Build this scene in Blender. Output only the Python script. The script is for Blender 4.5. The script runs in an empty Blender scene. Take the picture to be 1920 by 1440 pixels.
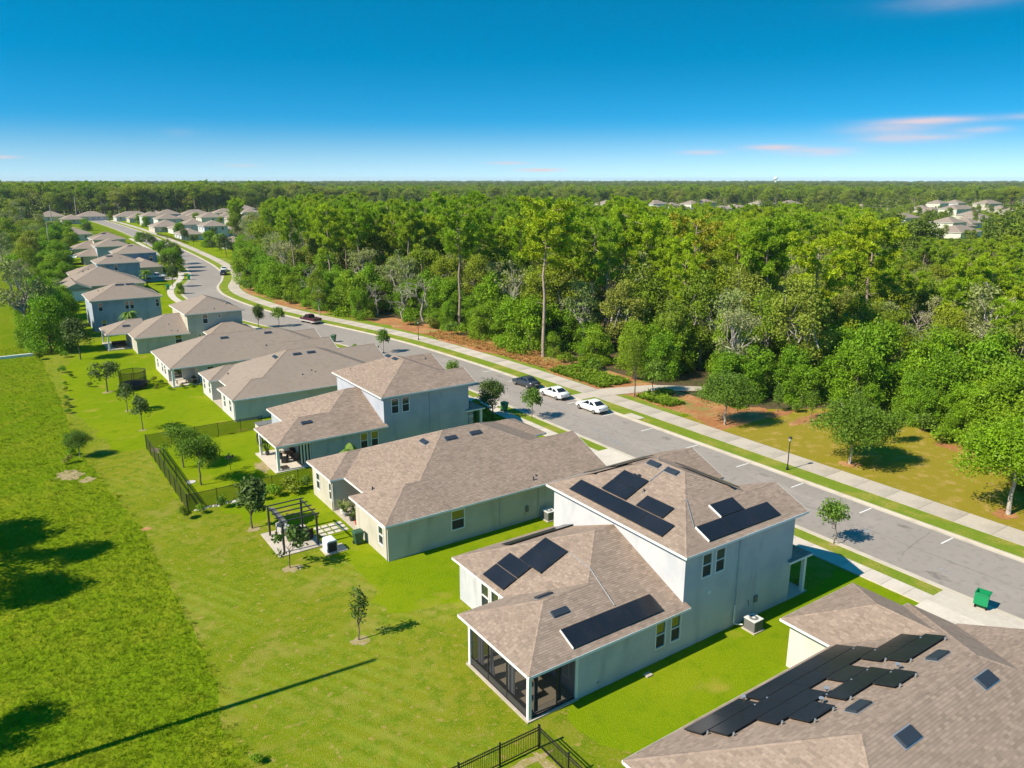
import bpy, math, random
import numpy as np
from mathutils import Vector, Matrix

SC = bpy.context.scene
COL = SC.collection
R = math.radians

# ------------------------------------------------------------------ camera, sky, sun, exposure
cam_data = bpy.data.cameras.new("camera")
cam = bpy.data.objects.new("camera", cam_data)
COL.objects.link(cam)
cam_data.sensor_width = 36.0
cam_data.lens = 27.0
cam_data.clip_start = 0.5
cam_data.clip_end = 30000.0
cam.location = (0.0, 0.0, 28.0)
cam.rotation_euler = (R(90 - 14.92), 0.0, R(-34.33))
SC.camera = cam

SUN_EL, SUN_SHADOW_AZ = 43.0, -4.0        # shadows fall towards +X, a touch towards -Y
sd = bpy.data.lights.new("sun", 'SUN')
sd.energy = 4.2
sd.angle = R(0.5)
sd.color = (1.0, 0.91, 0.74)
sun = bpy.data.objects.new("sun", sd)
COL.objects.link(sun)
_d = Vector((math.cos(R(SUN_SHADOW_AZ)) * math.cos(R(SUN_EL)), math.sin(R(SUN_SHADOW_AZ)) * math.cos(R(SUN_EL)), -math.sin(R(SUN_EL))))
sun.rotation_euler = _d.to_track_quat('-Z', 'Y').to_euler()

world = bpy.data.worlds.new("World")
SC.world = world
world.use_nodes = True
wn, wl = world.node_tree.nodes, world.node_tree.links
wn.clear()


def N(tree, typ, **kw):
    n = tree.nodes.new(typ)
    for k, v in kw.items():
        setattr(n, k, v)
    return n


def wmath(op, a, b=None, c=None, clamp=False):
    n = N(world.node_tree, 'ShaderNodeMath', operation=op, use_clamp=clamp)
    for i, x in enumerate((a, b, c)):
        if x is None:
            continue
        if isinstance(x, (int, float)):
            n.inputs[i].default_value = x
        else:
            wl.new(x, n.inputs[i])
    return n.outputs[0]


w_tc = N(world.node_tree, 'ShaderNodeTexCoord')
w_sep = N(world.node_tree, 'ShaderNodeSeparateXYZ')
wl.new(w_tc.outputs['Generated'], w_sep.inputs[0])
# the deep blue of this sky starts low: look the sky up at a steeper elevation
w_z = wmath('MULTIPLY', wmath('MAXIMUM', w_sep.outputs[2], 0.0), 3.2)
w_z = wmath('ADD', w_z, 0.12)
w_comb = N(world.node_tree, 'ShaderNodeCombineXYZ')
wl.new(w_sep.outputs[0], w_comb.inputs[0])
wl.new(w_sep.outputs[1], w_comb.inputs[1])
wl.new(w_z, w_comb.inputs[2])
w_nrm = N(world.node_tree, 'ShaderNodeVectorMath', operation='NORMALIZE')
wl.new(w_comb.outputs[0], w_nrm.inputs[0])
w_sky = N(world.node_tree, 'ShaderNodeTexSky', sky_type='NISHITA')
w_sky.sun_disc = False
w_sky.sun_elevation = R(SUN_EL)
w_sky.sun_rotation = R(-94.0)
w_sky.altitude = 0.0
w_sky.air_density = 1.0
w_sky.dust_density = 0.0
w_sky.ozone_density = 3.0
wl.new(w_nrm.outputs[0], w_sky.inputs['Vector'])
w_hsv = N(world.node_tree, 'ShaderNodeHueSaturation')
w_s = N(world.node_tree, 'ShaderNodeMapRange', interpolation_type='SMOOTHSTEP')
w_s.inputs[1].default_value = 0.0
w_s.inputs[2].default_value = 0.075
w_s.inputs[3].default_value = 0.9
w_s.inputs[4].default_value = 1.44
wl.new(w_sep.outputs[2], w_s.inputs[0])
wl.new(w_s.outputs[0], w_hsv.inputs['Saturation'])
w_h = N(world.node_tree, 'ShaderNodeMapRange', interpolation_type='SMOOTHSTEP')
w_h.inputs[1].default_value = 0.0
w_h.inputs[2].default_value = 0.075
w_h.inputs[3].default_value = 0.470
w_h.inputs[4].default_value = 0.478
wl.new(w_sep.outputs[2], w_h.inputs[0])
wl.new(w_h.outputs[0], w_hsv.inputs['Hue'])
w_v = N(world.node_tree, 'ShaderNodeMapRange', interpolation_type='SMOOTHSTEP')
w_v.inputs[1].default_value = 0.0
w_v.inputs[2].default_value = 0.10
w_v.inputs[3].default_value = 0.60
w_v.inputs[4].default_value = 0.71
wl.new(w_sep.outputs[2], w_v.inputs[0])
wl.new(w_v.outputs[0], w_hsv.inputs['Value'])
wl.new(w_sky.outputs[0], w_hsv.inputs['Color'])
# thin evening-tinted streaks of cloud low over the horizon
w_az = wmath('ARCTAN2', w_sep.outputs[0], w_sep.outputs[1])
w_el = wmath('ARCSINE', w_sep.outputs[2])
w_nz = N(world.node_tree, 'ShaderNodeTexNoise')
w_map = N(world.node_tree, 'ShaderNodeMapping')
w_map.inputs['Scale'].default_value = (9.0, 9.0, 70.0)
wl.new(w_tc.outputs['Generated'], w_map.inputs[0])
wl.new(w_map.outputs[0], w_nz.inputs['Vector'])
w_nz.inputs['Scale'].default_value = 1.0
w_nz.inputs['Detail'].default_value = 4.0
clouds = [  # azimuth, elevation, half widths (degrees), strength
    (59.6, 3.4, 2.6, 0.42, .85), (61.8, 3.95, 2.9, 0.22, .8), (60.6, 2.78, 2.7, 0.24, .95), (64.6, 3.3, 1.5, 0.2, .7),
    (55.0, 2.0, 2.0, 0.26, 1.2), (52.3, 2.33, 1.6, 0.17, .8), (47.6, 2.0, 1.3, 0.15, .9), (67.2, 4.0, 1.6, 0.2, .5),
    (36.4, 0.72, 1.5, 0.11, .9), (34.0, 1.25, 1.3, 0.1, .7), (15.5, 1.0, 1.0, 0.12, .8), (1.6, 1.45, 1.0, 0.1, .7),
    (62.0, 11.4, 3.2, 0.4, .3), (63.5, 12.1, 2.4, 0.35, .3), (12.0, 3.3, 1.0, 0.3, .12),
    (-40.0, 2.6, 3.0, 0.3, .6), (-95.0, 3.5, 3.5, 0.4, .6), (120.0, 3.0, 3.0, 0.3, .7), (170.0, 4.0, 4.0, 0.4, .6), (-150.0, 3.0, 3.0, 0.3, .6)]
w_sum = None
for az_, el_, wa_, we_, st_ in clouds:
    a_ = wmath('DIVIDE', wmath('SUBTRACT', w_az, R(az_)), R(wa_))
    e_ = wmath('DIVIDE', wmath('SUBTRACT', w_el, R(el_ * .9)), R(we_))
    q_ = wmath('ADD', wmath('MULTIPLY', a_, a_), wmath('MULTIPLY', e_, e_))
    g_ = wmath('MULTIPLY', wmath('POWER', 2.718, wmath('MULTIPLY', q_, -1.0)), st_)
    w_sum = g_ if w_sum is None else wmath('ADD', w_sum, g_)
w_fac = wmath('MULTIPLY', w_sum, wmath('MULTIPLY', wmath('SUBTRACT', w_nz.outputs[0], 0.22), 2.2), clamp=True)
w_mix = N(world.node_tree, 'ShaderNodeMix', data_type='RGBA')
wl.new(w_fac, w_mix.inputs['Factor'])
wl.new(w_hsv.outputs[0], w_mix.inputs['A'])
w_mix.inputs['B'].default_value = (3.1, 2.5, 2.6, 1.0)
w_bg = N(world.node_tree, 'ShaderNodeBackground')
w_bg.inputs['Strength'].default_value = 0.15
wl.new(w_mix.outputs['Result'], w_bg.inputs['Color'])
w_out = N(world.node_tree, 'ShaderNodeOutputWorld')
wl.new(w_bg.outputs[0], w_out.inputs['Surface'])

SC.view_settings.view_transform = 'Standard'
SC.view_settings.look = 'None'
SC.view_settings.gamma = 1.0
SC.view_settings.use_curve_mapping = False
SC.view_settings.exposure = 0.86
SC.render.engine = 'CYCLES'
SC.cycles.max_bounces = 6
SC.cycles.diffuse_bounces = 3
SC.cycles.glossy_bounces = 2
SC.cycles.transmission_bounces = 2
SC.cycles.transparent_max_bounces = 6
SC.cycles.volume_bounces = 0
SC.cycles.use_denoising = True
SC.cycles.caustics_reflective = False
SC.cycles.caustics_refractive = False


# ------------------------------------------------------------------ materials
def mat(name, col, rough=.85, spec=.25, var=(), bump=None, tint=0.0, metal=0.0, rnd=None, leaf=0.0, coord='Object', stripes=None):
    """Principled material: base colour, layered noise variation, per-piece tint, optional bump."""
    m = bpy.data.materials.new(name)
    m.use_nodes = True
    t = m.node_tree
    t.nodes.clear()
    L = t.links
    out = N(t, 'ShaderNodeOutputMaterial')
    tc = N(t, 'ShaderNodeTexCoord')
    vec = tc.outputs[coord]
    cur = None
    rgb = N(t, 'ShaderNodeRGB')
    rgb.outputs[0].default_value = (*col, 1)
    cur = rgb.outputs[0]
    if rnd:                                    # list of colours picked per object
        oi = N(t, 'ShaderNodeObjectInfo')
        ramp = N(t, 'ShaderNodeValToRGB')
        cr = ramp.color_ramp
        cr.elements[0].position = 0.0
        cr.elements[0].color = (*rnd[0], 1)
        cr.elements[1].position = 1.0
        cr.elements[1].color = (*rnd[-1], 1)
        for i, c in enumerate(rnd[1:-1]):
            e = cr.elements.new((i + 1) / (len(rnd) - 1))
            e.color = (*c, 1)
        L.new(oi.outputs['Random'], ramp.inputs[0])
        cur = ramp.outputs[0]
    for v in var:                              # (scale, colour2, low, high[, stretch])
        sc_, c2, lo, hi = v[:4]
        nz = N(t, 'ShaderNodeTexNoise')
        nz.inputs['Scale'].default_value = sc_
        nz.inputs['Detail'].default_value = 3.0
        src = vec
        if len(v) > 4:
            mp = N(t, 'ShaderNodeMapping')
            mp.inputs['Scale'].default_value = v[4]
            L.new(vec, mp.inputs[0])
            src = mp.outputs[0]
        L.new(src, nz.inputs['Vector'])
        mr = N(t, 'ShaderNodeMapRange')
        mr.inputs[1].default_value = lo
        mr.inputs[2].default_value = hi
        L.new(nz.outputs[0], mr.inputs[0])
        mx = N(t, 'ShaderNodeMix', data_type='RGBA')
        L.new(mr.outputs[0], mx.inputs['Factor'])
        L.new(cur, mx.inputs['A'])
        mx.inputs['B'].default_value = (*c2, 1)
        cur = mx.outputs['Result']
    if stripes:                                # mower passes: faint alternating bands
        wv = N(t, 'ShaderNodeTexWave', wave_type='BANDS', bands_direction='X', wave_profile='SIN')
        wv.inputs['Scale'].default_value = stripes[0]
        wv.inputs['Distortion'].default_value = 0.35
        wv.inputs['Detail'].default_value = 2.0
        wv.inputs['Detail Scale'].default_value = .6
        mp = N(t, 'ShaderNodeMapping')
        mp.inputs['Rotation'].default_value = (0, 0, stripes[1])
        L.new(vec, mp.inputs[0])
        L.new(mp.outputs[0], wv.inputs['Vector'])
        nz = N(t, 'ShaderNodeTexNoise')
        nz.inputs['Scale'].default_value = .11
        L.new(vec, nz.inputs['Vector'])
        mr = N(t, 'ShaderNodeMapRange')
        mr.inputs[1].default_value = .42
        mr.inputs[2].default_value = .62
        mr.inputs[4].default_value = .22
        L.new(nz.outputs[0], mr.inputs[0])
        mm = N(t, 'ShaderNodeMath', operation='MULTIPLY')
        L.new(wv.outputs['Fac'], mm.inputs[0])
        L.new(mr.outputs[0], mm.inputs[1])
        mx = N(t, 'ShaderNodeMix', data_type='RGBA')
        L.new(mm.outputs[0], mx.inputs['Factor'])
        L.new(cur, mx.inputs['A'])
        mx.inputs['B'].default_value = (*stripes[2], 1)
        cur = mx.outputs['Result']
    if tint:
        at = N(t, 'ShaderNodeAttribute', attribute_name='tint')
        mr = N(t, 'ShaderNodeMapRange')
        mr.inputs[3].default_value = 1 - tint
        mr.inputs[4].default_value = 1 + tint
        L.new(at.outputs['Fac'], mr.inputs[0])
        vm = N(t, 'ShaderNodeVectorMath', operation='SCALE')
        L.new(cur, vm.inputs[0])
        L.new(mr.outputs[0], vm.inputs['Scale'])
        cur = vm.outputs[0]
    if leaf:
        df = N(t, 'ShaderNodeBsdfDiffuse')
        tr = N(t, 'ShaderNodeBsdfTranslucent')
        gl = N(t, 'ShaderNodeBsdfGlossy')
        gl.inputs['Roughness'].default_value = 0.6
        gl.inputs['Color'].default_value = (1, 1, 1, 1)
        L.new(cur, df.inputs[0])
        L.new(cur, tr.inputs[0])
        m1 = N(t, 'ShaderNodeMixShader')
        m1.inputs[0].default_value = leaf
        L.new(df.outputs[0], m1.inputs[1])
        L.new(tr.outputs[0], m1.inputs[2])
        m2 = N(t, 'ShaderNodeMixShader')
        m2.inputs[0].default_value = spec
        L.new(m1.outputs[0], m2.inputs[1])
        L.new(gl.outputs[0], m2.inputs[2])
        L.new(m2.outputs[0], out.inputs['Surface'])
        return m
    p = N(t, 'ShaderNodeBsdfPrincipled')
    L.new(cur, p.inputs['Base Color'])
    p.inputs['Roughness'].default_value = rough
    p.inputs['Specular IOR Level'].default_value = spec
    p.inputs['Metallic'].default_value = metal
    if bump:
        nz = N(t, 'ShaderNodeTexNoise')
        nz.inputs['Scale'].default_value = bump[0]
        nz.inputs['Detail'].default_value = 3.0
        L.new(vec, nz.inputs['Vector'])
        bp = N(t, 'ShaderNodeBump')
        bp.inputs['Strength'].default_value = bump[1]
        bp.inputs['Distance'].default_value = bump[2]
        L.new(nz.outputs[0], bp.inputs['Height'])
        L.new(bp.outputs[0], p.inputs['Normal'])
    L.new(p.outputs[0], out.inputs['Surface'])
    return m


def mat_screen(name, col, opacity):
    m = bpy.data.materials.new(name)
    m.use_nodes = True
    t = m.node_tree
    t.nodes.clear()
    out = N(t, 'ShaderNodeOutputMaterial')
    d = N(t, 'ShaderNodeBsdfDiffuse')
    d.inputs[0].default_value = (*col, 1)
    tr = N(t, 'ShaderNodeBsdfTransparent')
    mx = N(t, 'ShaderNodeMixShader')
    mx.inputs[0].default_value = opacity
    t.links.new(tr.outputs[0], mx.inputs[1])
    t.links.new(d.outputs[0], mx.inputs[2])
    t.links.new(mx.outputs[0], out.inputs['Surface'])
    return m


MT = {}
MT['ground'] = mat('rough_grass', (0.118, 0.195, 0.004), spec=0.0, rough=1.0, var=[(.05, (0.162, 0.210, 0.008), .42, .62), (.4, (0.206, 0.232, 0.012), .5, .70), (1.6, (0.083, 0.149, 0.003), .5, .70), (6., (0.216, 0.242, 0.014), .5, .72), (18., (0.059, 0.103, 0.003), .5, .70)], bump=(3.0, .9, .25))
MT['lawn'] = mat('mown_lawn', (0.152, 0.204, 0.005), spec=0.0, rough=1.0, var=[(.07, (0.211, 0.220, 0.014), .44, .60), (.3, (0.281, 0.239, 0.053), .52, .68), (1.0, (0.097, 0.170, 0.004), .46, .62), (5., (0.242, 0.234, 0.029), .48, .70), (16., (0.078, 0.125, 0.003), .47, .70), (40., (0.242, 0.249, 0.021), .5, .70), (2.2, (0.289, 0.227, 0.061), .60, .70)], bump=(14.0, .8, .06), stripes=(.32, R(-28), (.29, .36, .05)))
MT['lush'] = mat('watered_lawn', (0.154, 0.232, 0.003), spec=0.0, rough=1.0, var=[(.12, (0.210, 0.256, 0.007), .45, .65), (.9, (0.114, 0.196, 0.003), .5, .72), (5., (0.218, 0.256, 0.012), .52, .78), (16., (0.093, 0.144, 0.003), .5, .78), (45., (0.210, 0.264, 0.010), .5, .72), (.3, (0.268, 0.248, 0.030), .6, .74)], bump=(14.0, .8, .06))
MT['dry'] = mat('dry_grass', (.26, .215, .026), spec=0.0, rough=1.0, var=[(.15, (.24, .215, .02), .46, .62), (.8, (.38, .27, .08), .52, .70), (5., (.25, .175, .02), .5, .75), (20., (.18, .14, .015), .52, .78)], bump=(12.0, .8, .06))
MT['verge'] = mat('verge_grass', (.17, .23, .025), spec=0.0, rough=1.0, var=[(.4, (.28, .26, .05), .48, .66), (5., (.12, .19, .015), .5, .75)], bump=(14.0, .8, .06))
MT['straw'] = mat('pine_straw', (.36, .155, .06), var=[(.3, (.46, .24, .10), .45, .65), (2., (.25, .11, .045), .5, .7), (.2, (.24, .22, .06), .58, .68)], bump=(10.0, .9, .08))
MT['sand'] = mat('bare_sand', (.33, .25, .14), var=[(1.2, (.26, .22, .06), .45, .62), (5., (.40, .31, .18), .5, .7)], bump=(8.0, .8, .05))
MT['woodfloor'] = mat('leaf_litter', (.085, .06, .03), var=[(.3, (.05, .06, .015), .45, .6), (2., (.14, .09, .045), .5, .7)], bump=(6.0, .9, .1))
MT['asphalt'] = mat('asphalt', (.27, .235, .208), rough=.9, var=[(.06, (.31, .27, .24), .4, .65), (.3, (.37, .32, .28), .58, .78, (1, .25, 1)), (1.6, (.225, .195, .175), .52, .75), (12., (.33, .285, .25), .5, .8), (40., (.20, .175, .155), .55, .8)], bump=(40.0, .3, .01))
MT['concrete'] = mat('concrete', (.47, .405, .335), rough=.9, tint=.10, var=[(.35, (.40, .345, .285), .45, .7), (3., (.53, .46, .385), .5, .75), (.12, (.34, .295, .245), .56, .72)], bump=(30.0, .25, .008))
MT['concrete_new'] = mat('pale_concrete', (.55, .485, .415), rough=.9, tint=.08, var=[(.4, (.48, .42, .36), .45, .7), (3., (.60, .535, .465), .5, .75)], bump=(30.0, .25, .008))
MT['kerb'] = mat('kerb_concrete', (.52, .455, .37), rough=.9, var=[(.8, (.43, .375, .305), .45, .7)])
MT['paint'] = mat('road_paint', (.74, .73, .70), rough=.7, var=[(3., (.5, .48, .46), .55, .75)])
MT['shingle'] = mat('shingle', (.28, .212, .168), rough=.92, spec=.05, tint=.17, var=[(.25, (.30, .226, .18), .42, .62), (1.1, (.258, .195, .155), .5, .72)])
MT['shingle_far'] = mat('shingle_far', (.275, .22, .18), rough=.92, spec=.05, tint=.12, var=[(.2, (.29, .233, .19), .42, .62), (1.5, (.245, .195, .16), .48, .72), (5., (.29, .233, .19), .5, .8), (14., (.215, .17, .14), .5, .8)])
MT['cap'] = mat('ridge_cap', (.29, .216, .17), rough=.92, spec=.15, tint=.16)
MT['white'] = mat('white_trim', (.76, .75, .72), rough=.55)
MT['w_grey'] = mat('pale_grey_stucco', (.53, .525, .535), rough=.9, var=[(.9, (0.404, 0.408, 0.428), .56, .74, (1, 1, .25)), (.5, (.44, .445, .48), .45, .7)], bump=(30., .25, .01))
MT['w_beige'] = mat('beige_stucco', (.52, .475, .40), rough=.9, var=[(.9, (0.408, 0.374, 0.302), .56, .74, (1, 1, .25)), (.5, (.445, .41, .335), .45, .7)], bump=(30., .25, .01))
MT['w_blue'] = mat('blue_grey_stucco', (.42, .435, .485), rough=.9, var=[(.9, (0.318, 0.344, 0.395), .56, .74, (1, 1, .25)), (.5, (.335, .365, .435), .45, .7)], bump=(30., .25, .01))
MT['w_cream'] = mat('cream_stucco', (.64, .60, .53), rough=.9, var=[(.9, (0.550, 0.516, 0.445), .56, .74, (1, 1, .25)), (.5, (.60, .565, .50), .45, .7)], bump=(30., .25, .01))
MT['w_mint'] = mat('off_white_stucco', (.56, .545, .52), rough=.9, var=[(.9, (0.482, 0.469, 0.437), .56, .74, (1, 1, .25)), (.5, (.53, .515, .49), .45, .7)], bump=(30., .25, .01))
MT['w_tan'] = mat('tan_stucco', (.50, .46, .39), rough=.9, var=[(.9, (0.391, 0.361, 0.294), .56, .74, (1, 1, .25)), (.5, (.425, .395, .325), .45, .7)], bump=(30., .25, .01))
MT['w_slate'] = mat('slate_blue_stucco', (.38, .42, .49), rough=.9, var=[(.9, (0.258, 0.310, 0.370), .56, .74, (1, 1, .25)), (.5, (.275, .335, .41), .45, .7)], bump=(30., .25, .01))
MT['w_deep'] = mat('deep_blue_stucco', (.22, .32, .42), rough=.9, var=[(.9, (0.146, 0.232, 0.302), .56, .74, (1, 1, .25)), (.5, (.155, .25, .335), .45, .7)], bump=(30., .25, .01))
MT['glass'] = mat('window_glass', (.02, .03, .028), rough=.04, spec=1.0)
MT['glass'].node_tree.nodes['Principled BSDF'].inputs['IOR'].default_value = 2.4
MT['glass'].node_tree.nodes['Principled BSDF'].inputs['Specular IOR Level'].default_value = .5
MT['insect'] = mat('insect_screen', (.028, .033, .034), rough=.6, spec=.3)
MT['panel'] = mat('solar_cell', (.012, .013, .017), rough=.22, spec=.5, var=[(.6, (.018, .018, .023), .4, .7)])
MT['panel_edge'] = mat('panel_frame', (.02, .02, .022), rough=.35, spec=.5)
MT['black'] = mat('black_metal', (.014, .014, .016), rough=.45, spec=.5)
MT['vent'] = mat('roof_vent_metal', (.03, .035, .045), rough=.35, spec=.6)
MT['alu'] = mat('aluminium', (.55, .56, .57), rough=.4, metal=.7)
MT['dark'] = mat('dark_interior', (.03, .03, .032), rough=.9)
MT['acgrey'] = mat('unit_grey', (.17, .17, .165), rough=.6)
MT['actop'] = mat('unit_top', (.60, .60, .58), rough=.5)
MT['bingreen'] = mat('bin_green', (.005, .23, .085), rough=.45, spec=.4)
MT['bindark'] = mat('bin_dark_green', (.03, .085, .05), rough=.5, spec=.4)
MT['curtain'] = mat('grey_curtain', (.36, .355, .375), rough=.9, tint=.15)
MT['screen'] = mat_screen('porch_screen', (.02, .02, .022), .56)
MT['mesh'] = mat_screen('fence_mesh', (.008, .02, .014), .52)
MT['tent'] = mat_screen('net', (.02, .022, .022), .45)
MT['deck'] = mat('porch_floor', (.45, .40, .33), rough=.8)
MT['rug'] = mat('rug', (.55, .46, .34), rough=.9)
MT['wicker'] = mat('wicker', (.035, .026, .022), rough=.8)
MT['fabric'] = mat('fabric', (.45, .42, .38), rough=.9)
MT['bronze'] = mat('pergola_metal', (.045, .043, .045), rough=.5, spec=.4)
MT['brown'] = mat('brown_wood', (.14, .08, .045), rough=.8)
MT['yellow'] = mat('yellow_plastic', (.55, .30, .02), rough=.5)
MT['red'] = mat('red_plastic', (.45, .07, .05), rough=.5)
MT['stone'] = mat('stone_veneer', (.34, .34, .34), rough=.9, tint=.3)
MT['rock'] = mat('pale_rock', (.5, .47, .43), rough=.9, tint=.3)
MT['bark'] = mat('bark', (.16, .125, .095), rough=.95, var=[(4., (.09, .07, .055), .45, .65)], tint=.2)
MT['bark_pale'] = mat('pale_bark', (.42, .38, .33), rough=.95, var=[(4., (.27, .245, .21), .45, .65)], tint=.2)
MT['bark_pine'] = mat('pine_bark', (.36, .27, .21), rough=.95, var=[(3., (.22, .17, .14), .45, .65)], tint=.2)
MT['dead'] = mat('dead_wood', (.36, .32, .275), rough=.95, var=[(3., (.25, .22, .19), .45, .65)], tint=.2)
MT['leaf'] = mat('broad_leaf', (0.109, 0.218, 0.017), spec=.014, tint=.42, leaf=.36, rnd=[(0.153, 0.224, 0.011), (0.235, 0.317, 0.009), (0.181, 0.268, 0.011), (0.284, 0.339, 0.011), (0.218, 0.284, 0.031), (0.306, 0.323, 0.044), (0.175, 0.295, 0.007)])
MT['leaf_bright'] = mat('bright_leaf', (0.109, 0.218, 0.017), spec=.014, tint=.38, leaf=.38, rnd=[(0.153, 0.311, 0.007), (0.218, 0.366, 0.007), (0.181, 0.333, 0.009), (0.256, 0.376, 0.011)])
MT['leaf_oak'] = mat('oak_leaf', (.1, .2, .02), spec=.014, tint=.42, leaf=.34, rnd=[(.105, .195, .014), (.14, .24, .014), (.12, .215, .02)])
MT['leaf_grey'] = mat('mossy_leaf', (0.130, 0.260, 0.026), spec=.012, tint=.38, leaf=.3, rnd=[(0.260, 0.299, 0.091), (0.215, 0.293, 0.065), (0.325, 0.332, 0.143), (0.260, 0.319, 0.065)])
MT['leaf_dark'] = mat('dark_leaf', (.07, .12, .016), spec=.02, tint=.45, leaf=.25, rnd=[(.06, .11, .016), (.085, .145, .018)])
MT['leaf_mag'] = mat('magnolia_leaf', (.08, .13, .014), spec=.03, tint=.55, leaf=.22, rnd=[(.075, .135, .012), (.10, .155, .022)])
MT['leaf_young'] = mat('young_leaf', (.16, .27, .016), spec=.018, tint=.42, leaf=.36, rnd=[(.145, .26, .010), (.175, .28, .025), (.125, .235, .02)])
MT['needle'] = mat('pine_needle', (0.220, 0.317, 0.017), spec=.012, tint=.42, leaf=.34, rnd=[(.25, .40, .009), (.315, .45, .009), (.37, .46, .011), (.275, .41, .015), (.225, .37, .012)])
MT['needle_old'] = mat('yellowing_needle', (.37, .36, .02), spec=.012, tint=.42, leaf=.3)
MT['needle_far'] = mat('far_leaf', (0.104, 0.166, 0.016), spec=.01, tint=.45, leaf=.22, rnd=[(0.093, 0.145, 0.015), (0.150, 0.218, 0.016), (0.119, 0.181, 0.015), (0.197, 0.249, 0.018), (0.166, 0.212, 0.033)])
MT['grassblade'] = mat('grass_blades', (.19, .275, .005), spec=.004, tint=.38, leaf=.35)
MT['lawnblade'] = mat('lawn_blades', (.24, .28, .014), spec=.01, tint=.40, leaf=.3)
MT['fern'] = mat('ground_cover', (.20, .31, .016), spec=.012, tint=.45, leaf=.35)
MT['strawblade'] = mat('dry_stalks', (.50, .29, .09), spec=.01, tint=.4, leaf=.25)
MT['flower'] = mat('pale_blossom', (.55, .50, .40), spec=.01, tint=.4, leaf=.3)
MT['rubber'] = mat('tyre_rubber', (.018, .018, .018), rough=.8)
MT['rim'] = mat('wheel_rim', (.45, .45, .46), rough=.35, metal=.6)
MT['carglass'] = mat('car_glass', (.012, .014, .016), rough=.06, spec=.6)
MT['c_white'] = mat('car_white', (.74, .74, .73), rough=.25, spec=.5)
MT['c_dark'] = mat('car_charcoal', (.055, .065, .08), rough=.25, spec=.6, metal=.3)
MT['c_black'] = mat('car_black', (.015, .015, .018), rough=.25, spec=.6)
MT['c_plum'] = mat('car_plum', (.075, .012, .028), rough=.3, spec=.6)
MT['c_silver'] = mat('car_silver_trim', (.55, .53, .50), rough=.35, metal=.3)
MT['c_blue'] = mat('car_blue', (.02, .09, .30), rough=.3, spec=.6)
MT['c_cyan'] = mat('car_sky_blue', (.05, .27, .48), rough=.3, spec=.6)
MT['lampred'] = mat('tail_lamp', (.28, .02, .015), rough=.25, spec=.5)
MT['plate'] = mat('number_plate', (.6, .6, .6), rough=.5)
MT['ylwsign'] = mat('lamp_glass', (.55, .52, .42), rough=.2, spec=.5)


# ------------------------------------------------------------------ mesh helpers
ORG = {}


def org_of(o):
    return ORG.get(o.name, Vector((0, 0, 0))) if o else Vector((0, 0, 0))


def tag(o, label=None, cat=None, group=None, kind=None):
    if label:
        o['label'] = label
    if cat:
        o['category'] = cat
    if group:
        o['group'] = group
    if kind:
        o['kind'] = kind
    return o


def thing(name, label, cat, loc=(0, 0, 0), rz=0.0, group=None):
    o = bpy.data.objects.new(name, None)
    o.empty_display_size = 0.2
    COL.objects.link(o)
    o.location = loc
    o.rotation_euler = (0, 0, rz)
    ORG[o.name] = Vector(loc) if rz == 0 else Vector((0, 0, 0))
    return tag(o, label, cat, group)


def link_mesh(name, me, parent=None, loc=None, org=None):
    o = bpy.data.objects.new(name, me)
    COL.objects.link(o)
    if parent is not None:
        o.parent = parent
    if loc is not None:
        o.location = loc
    ORG[o.name] = org if org is not None else org_of(parent)
    return o


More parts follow.
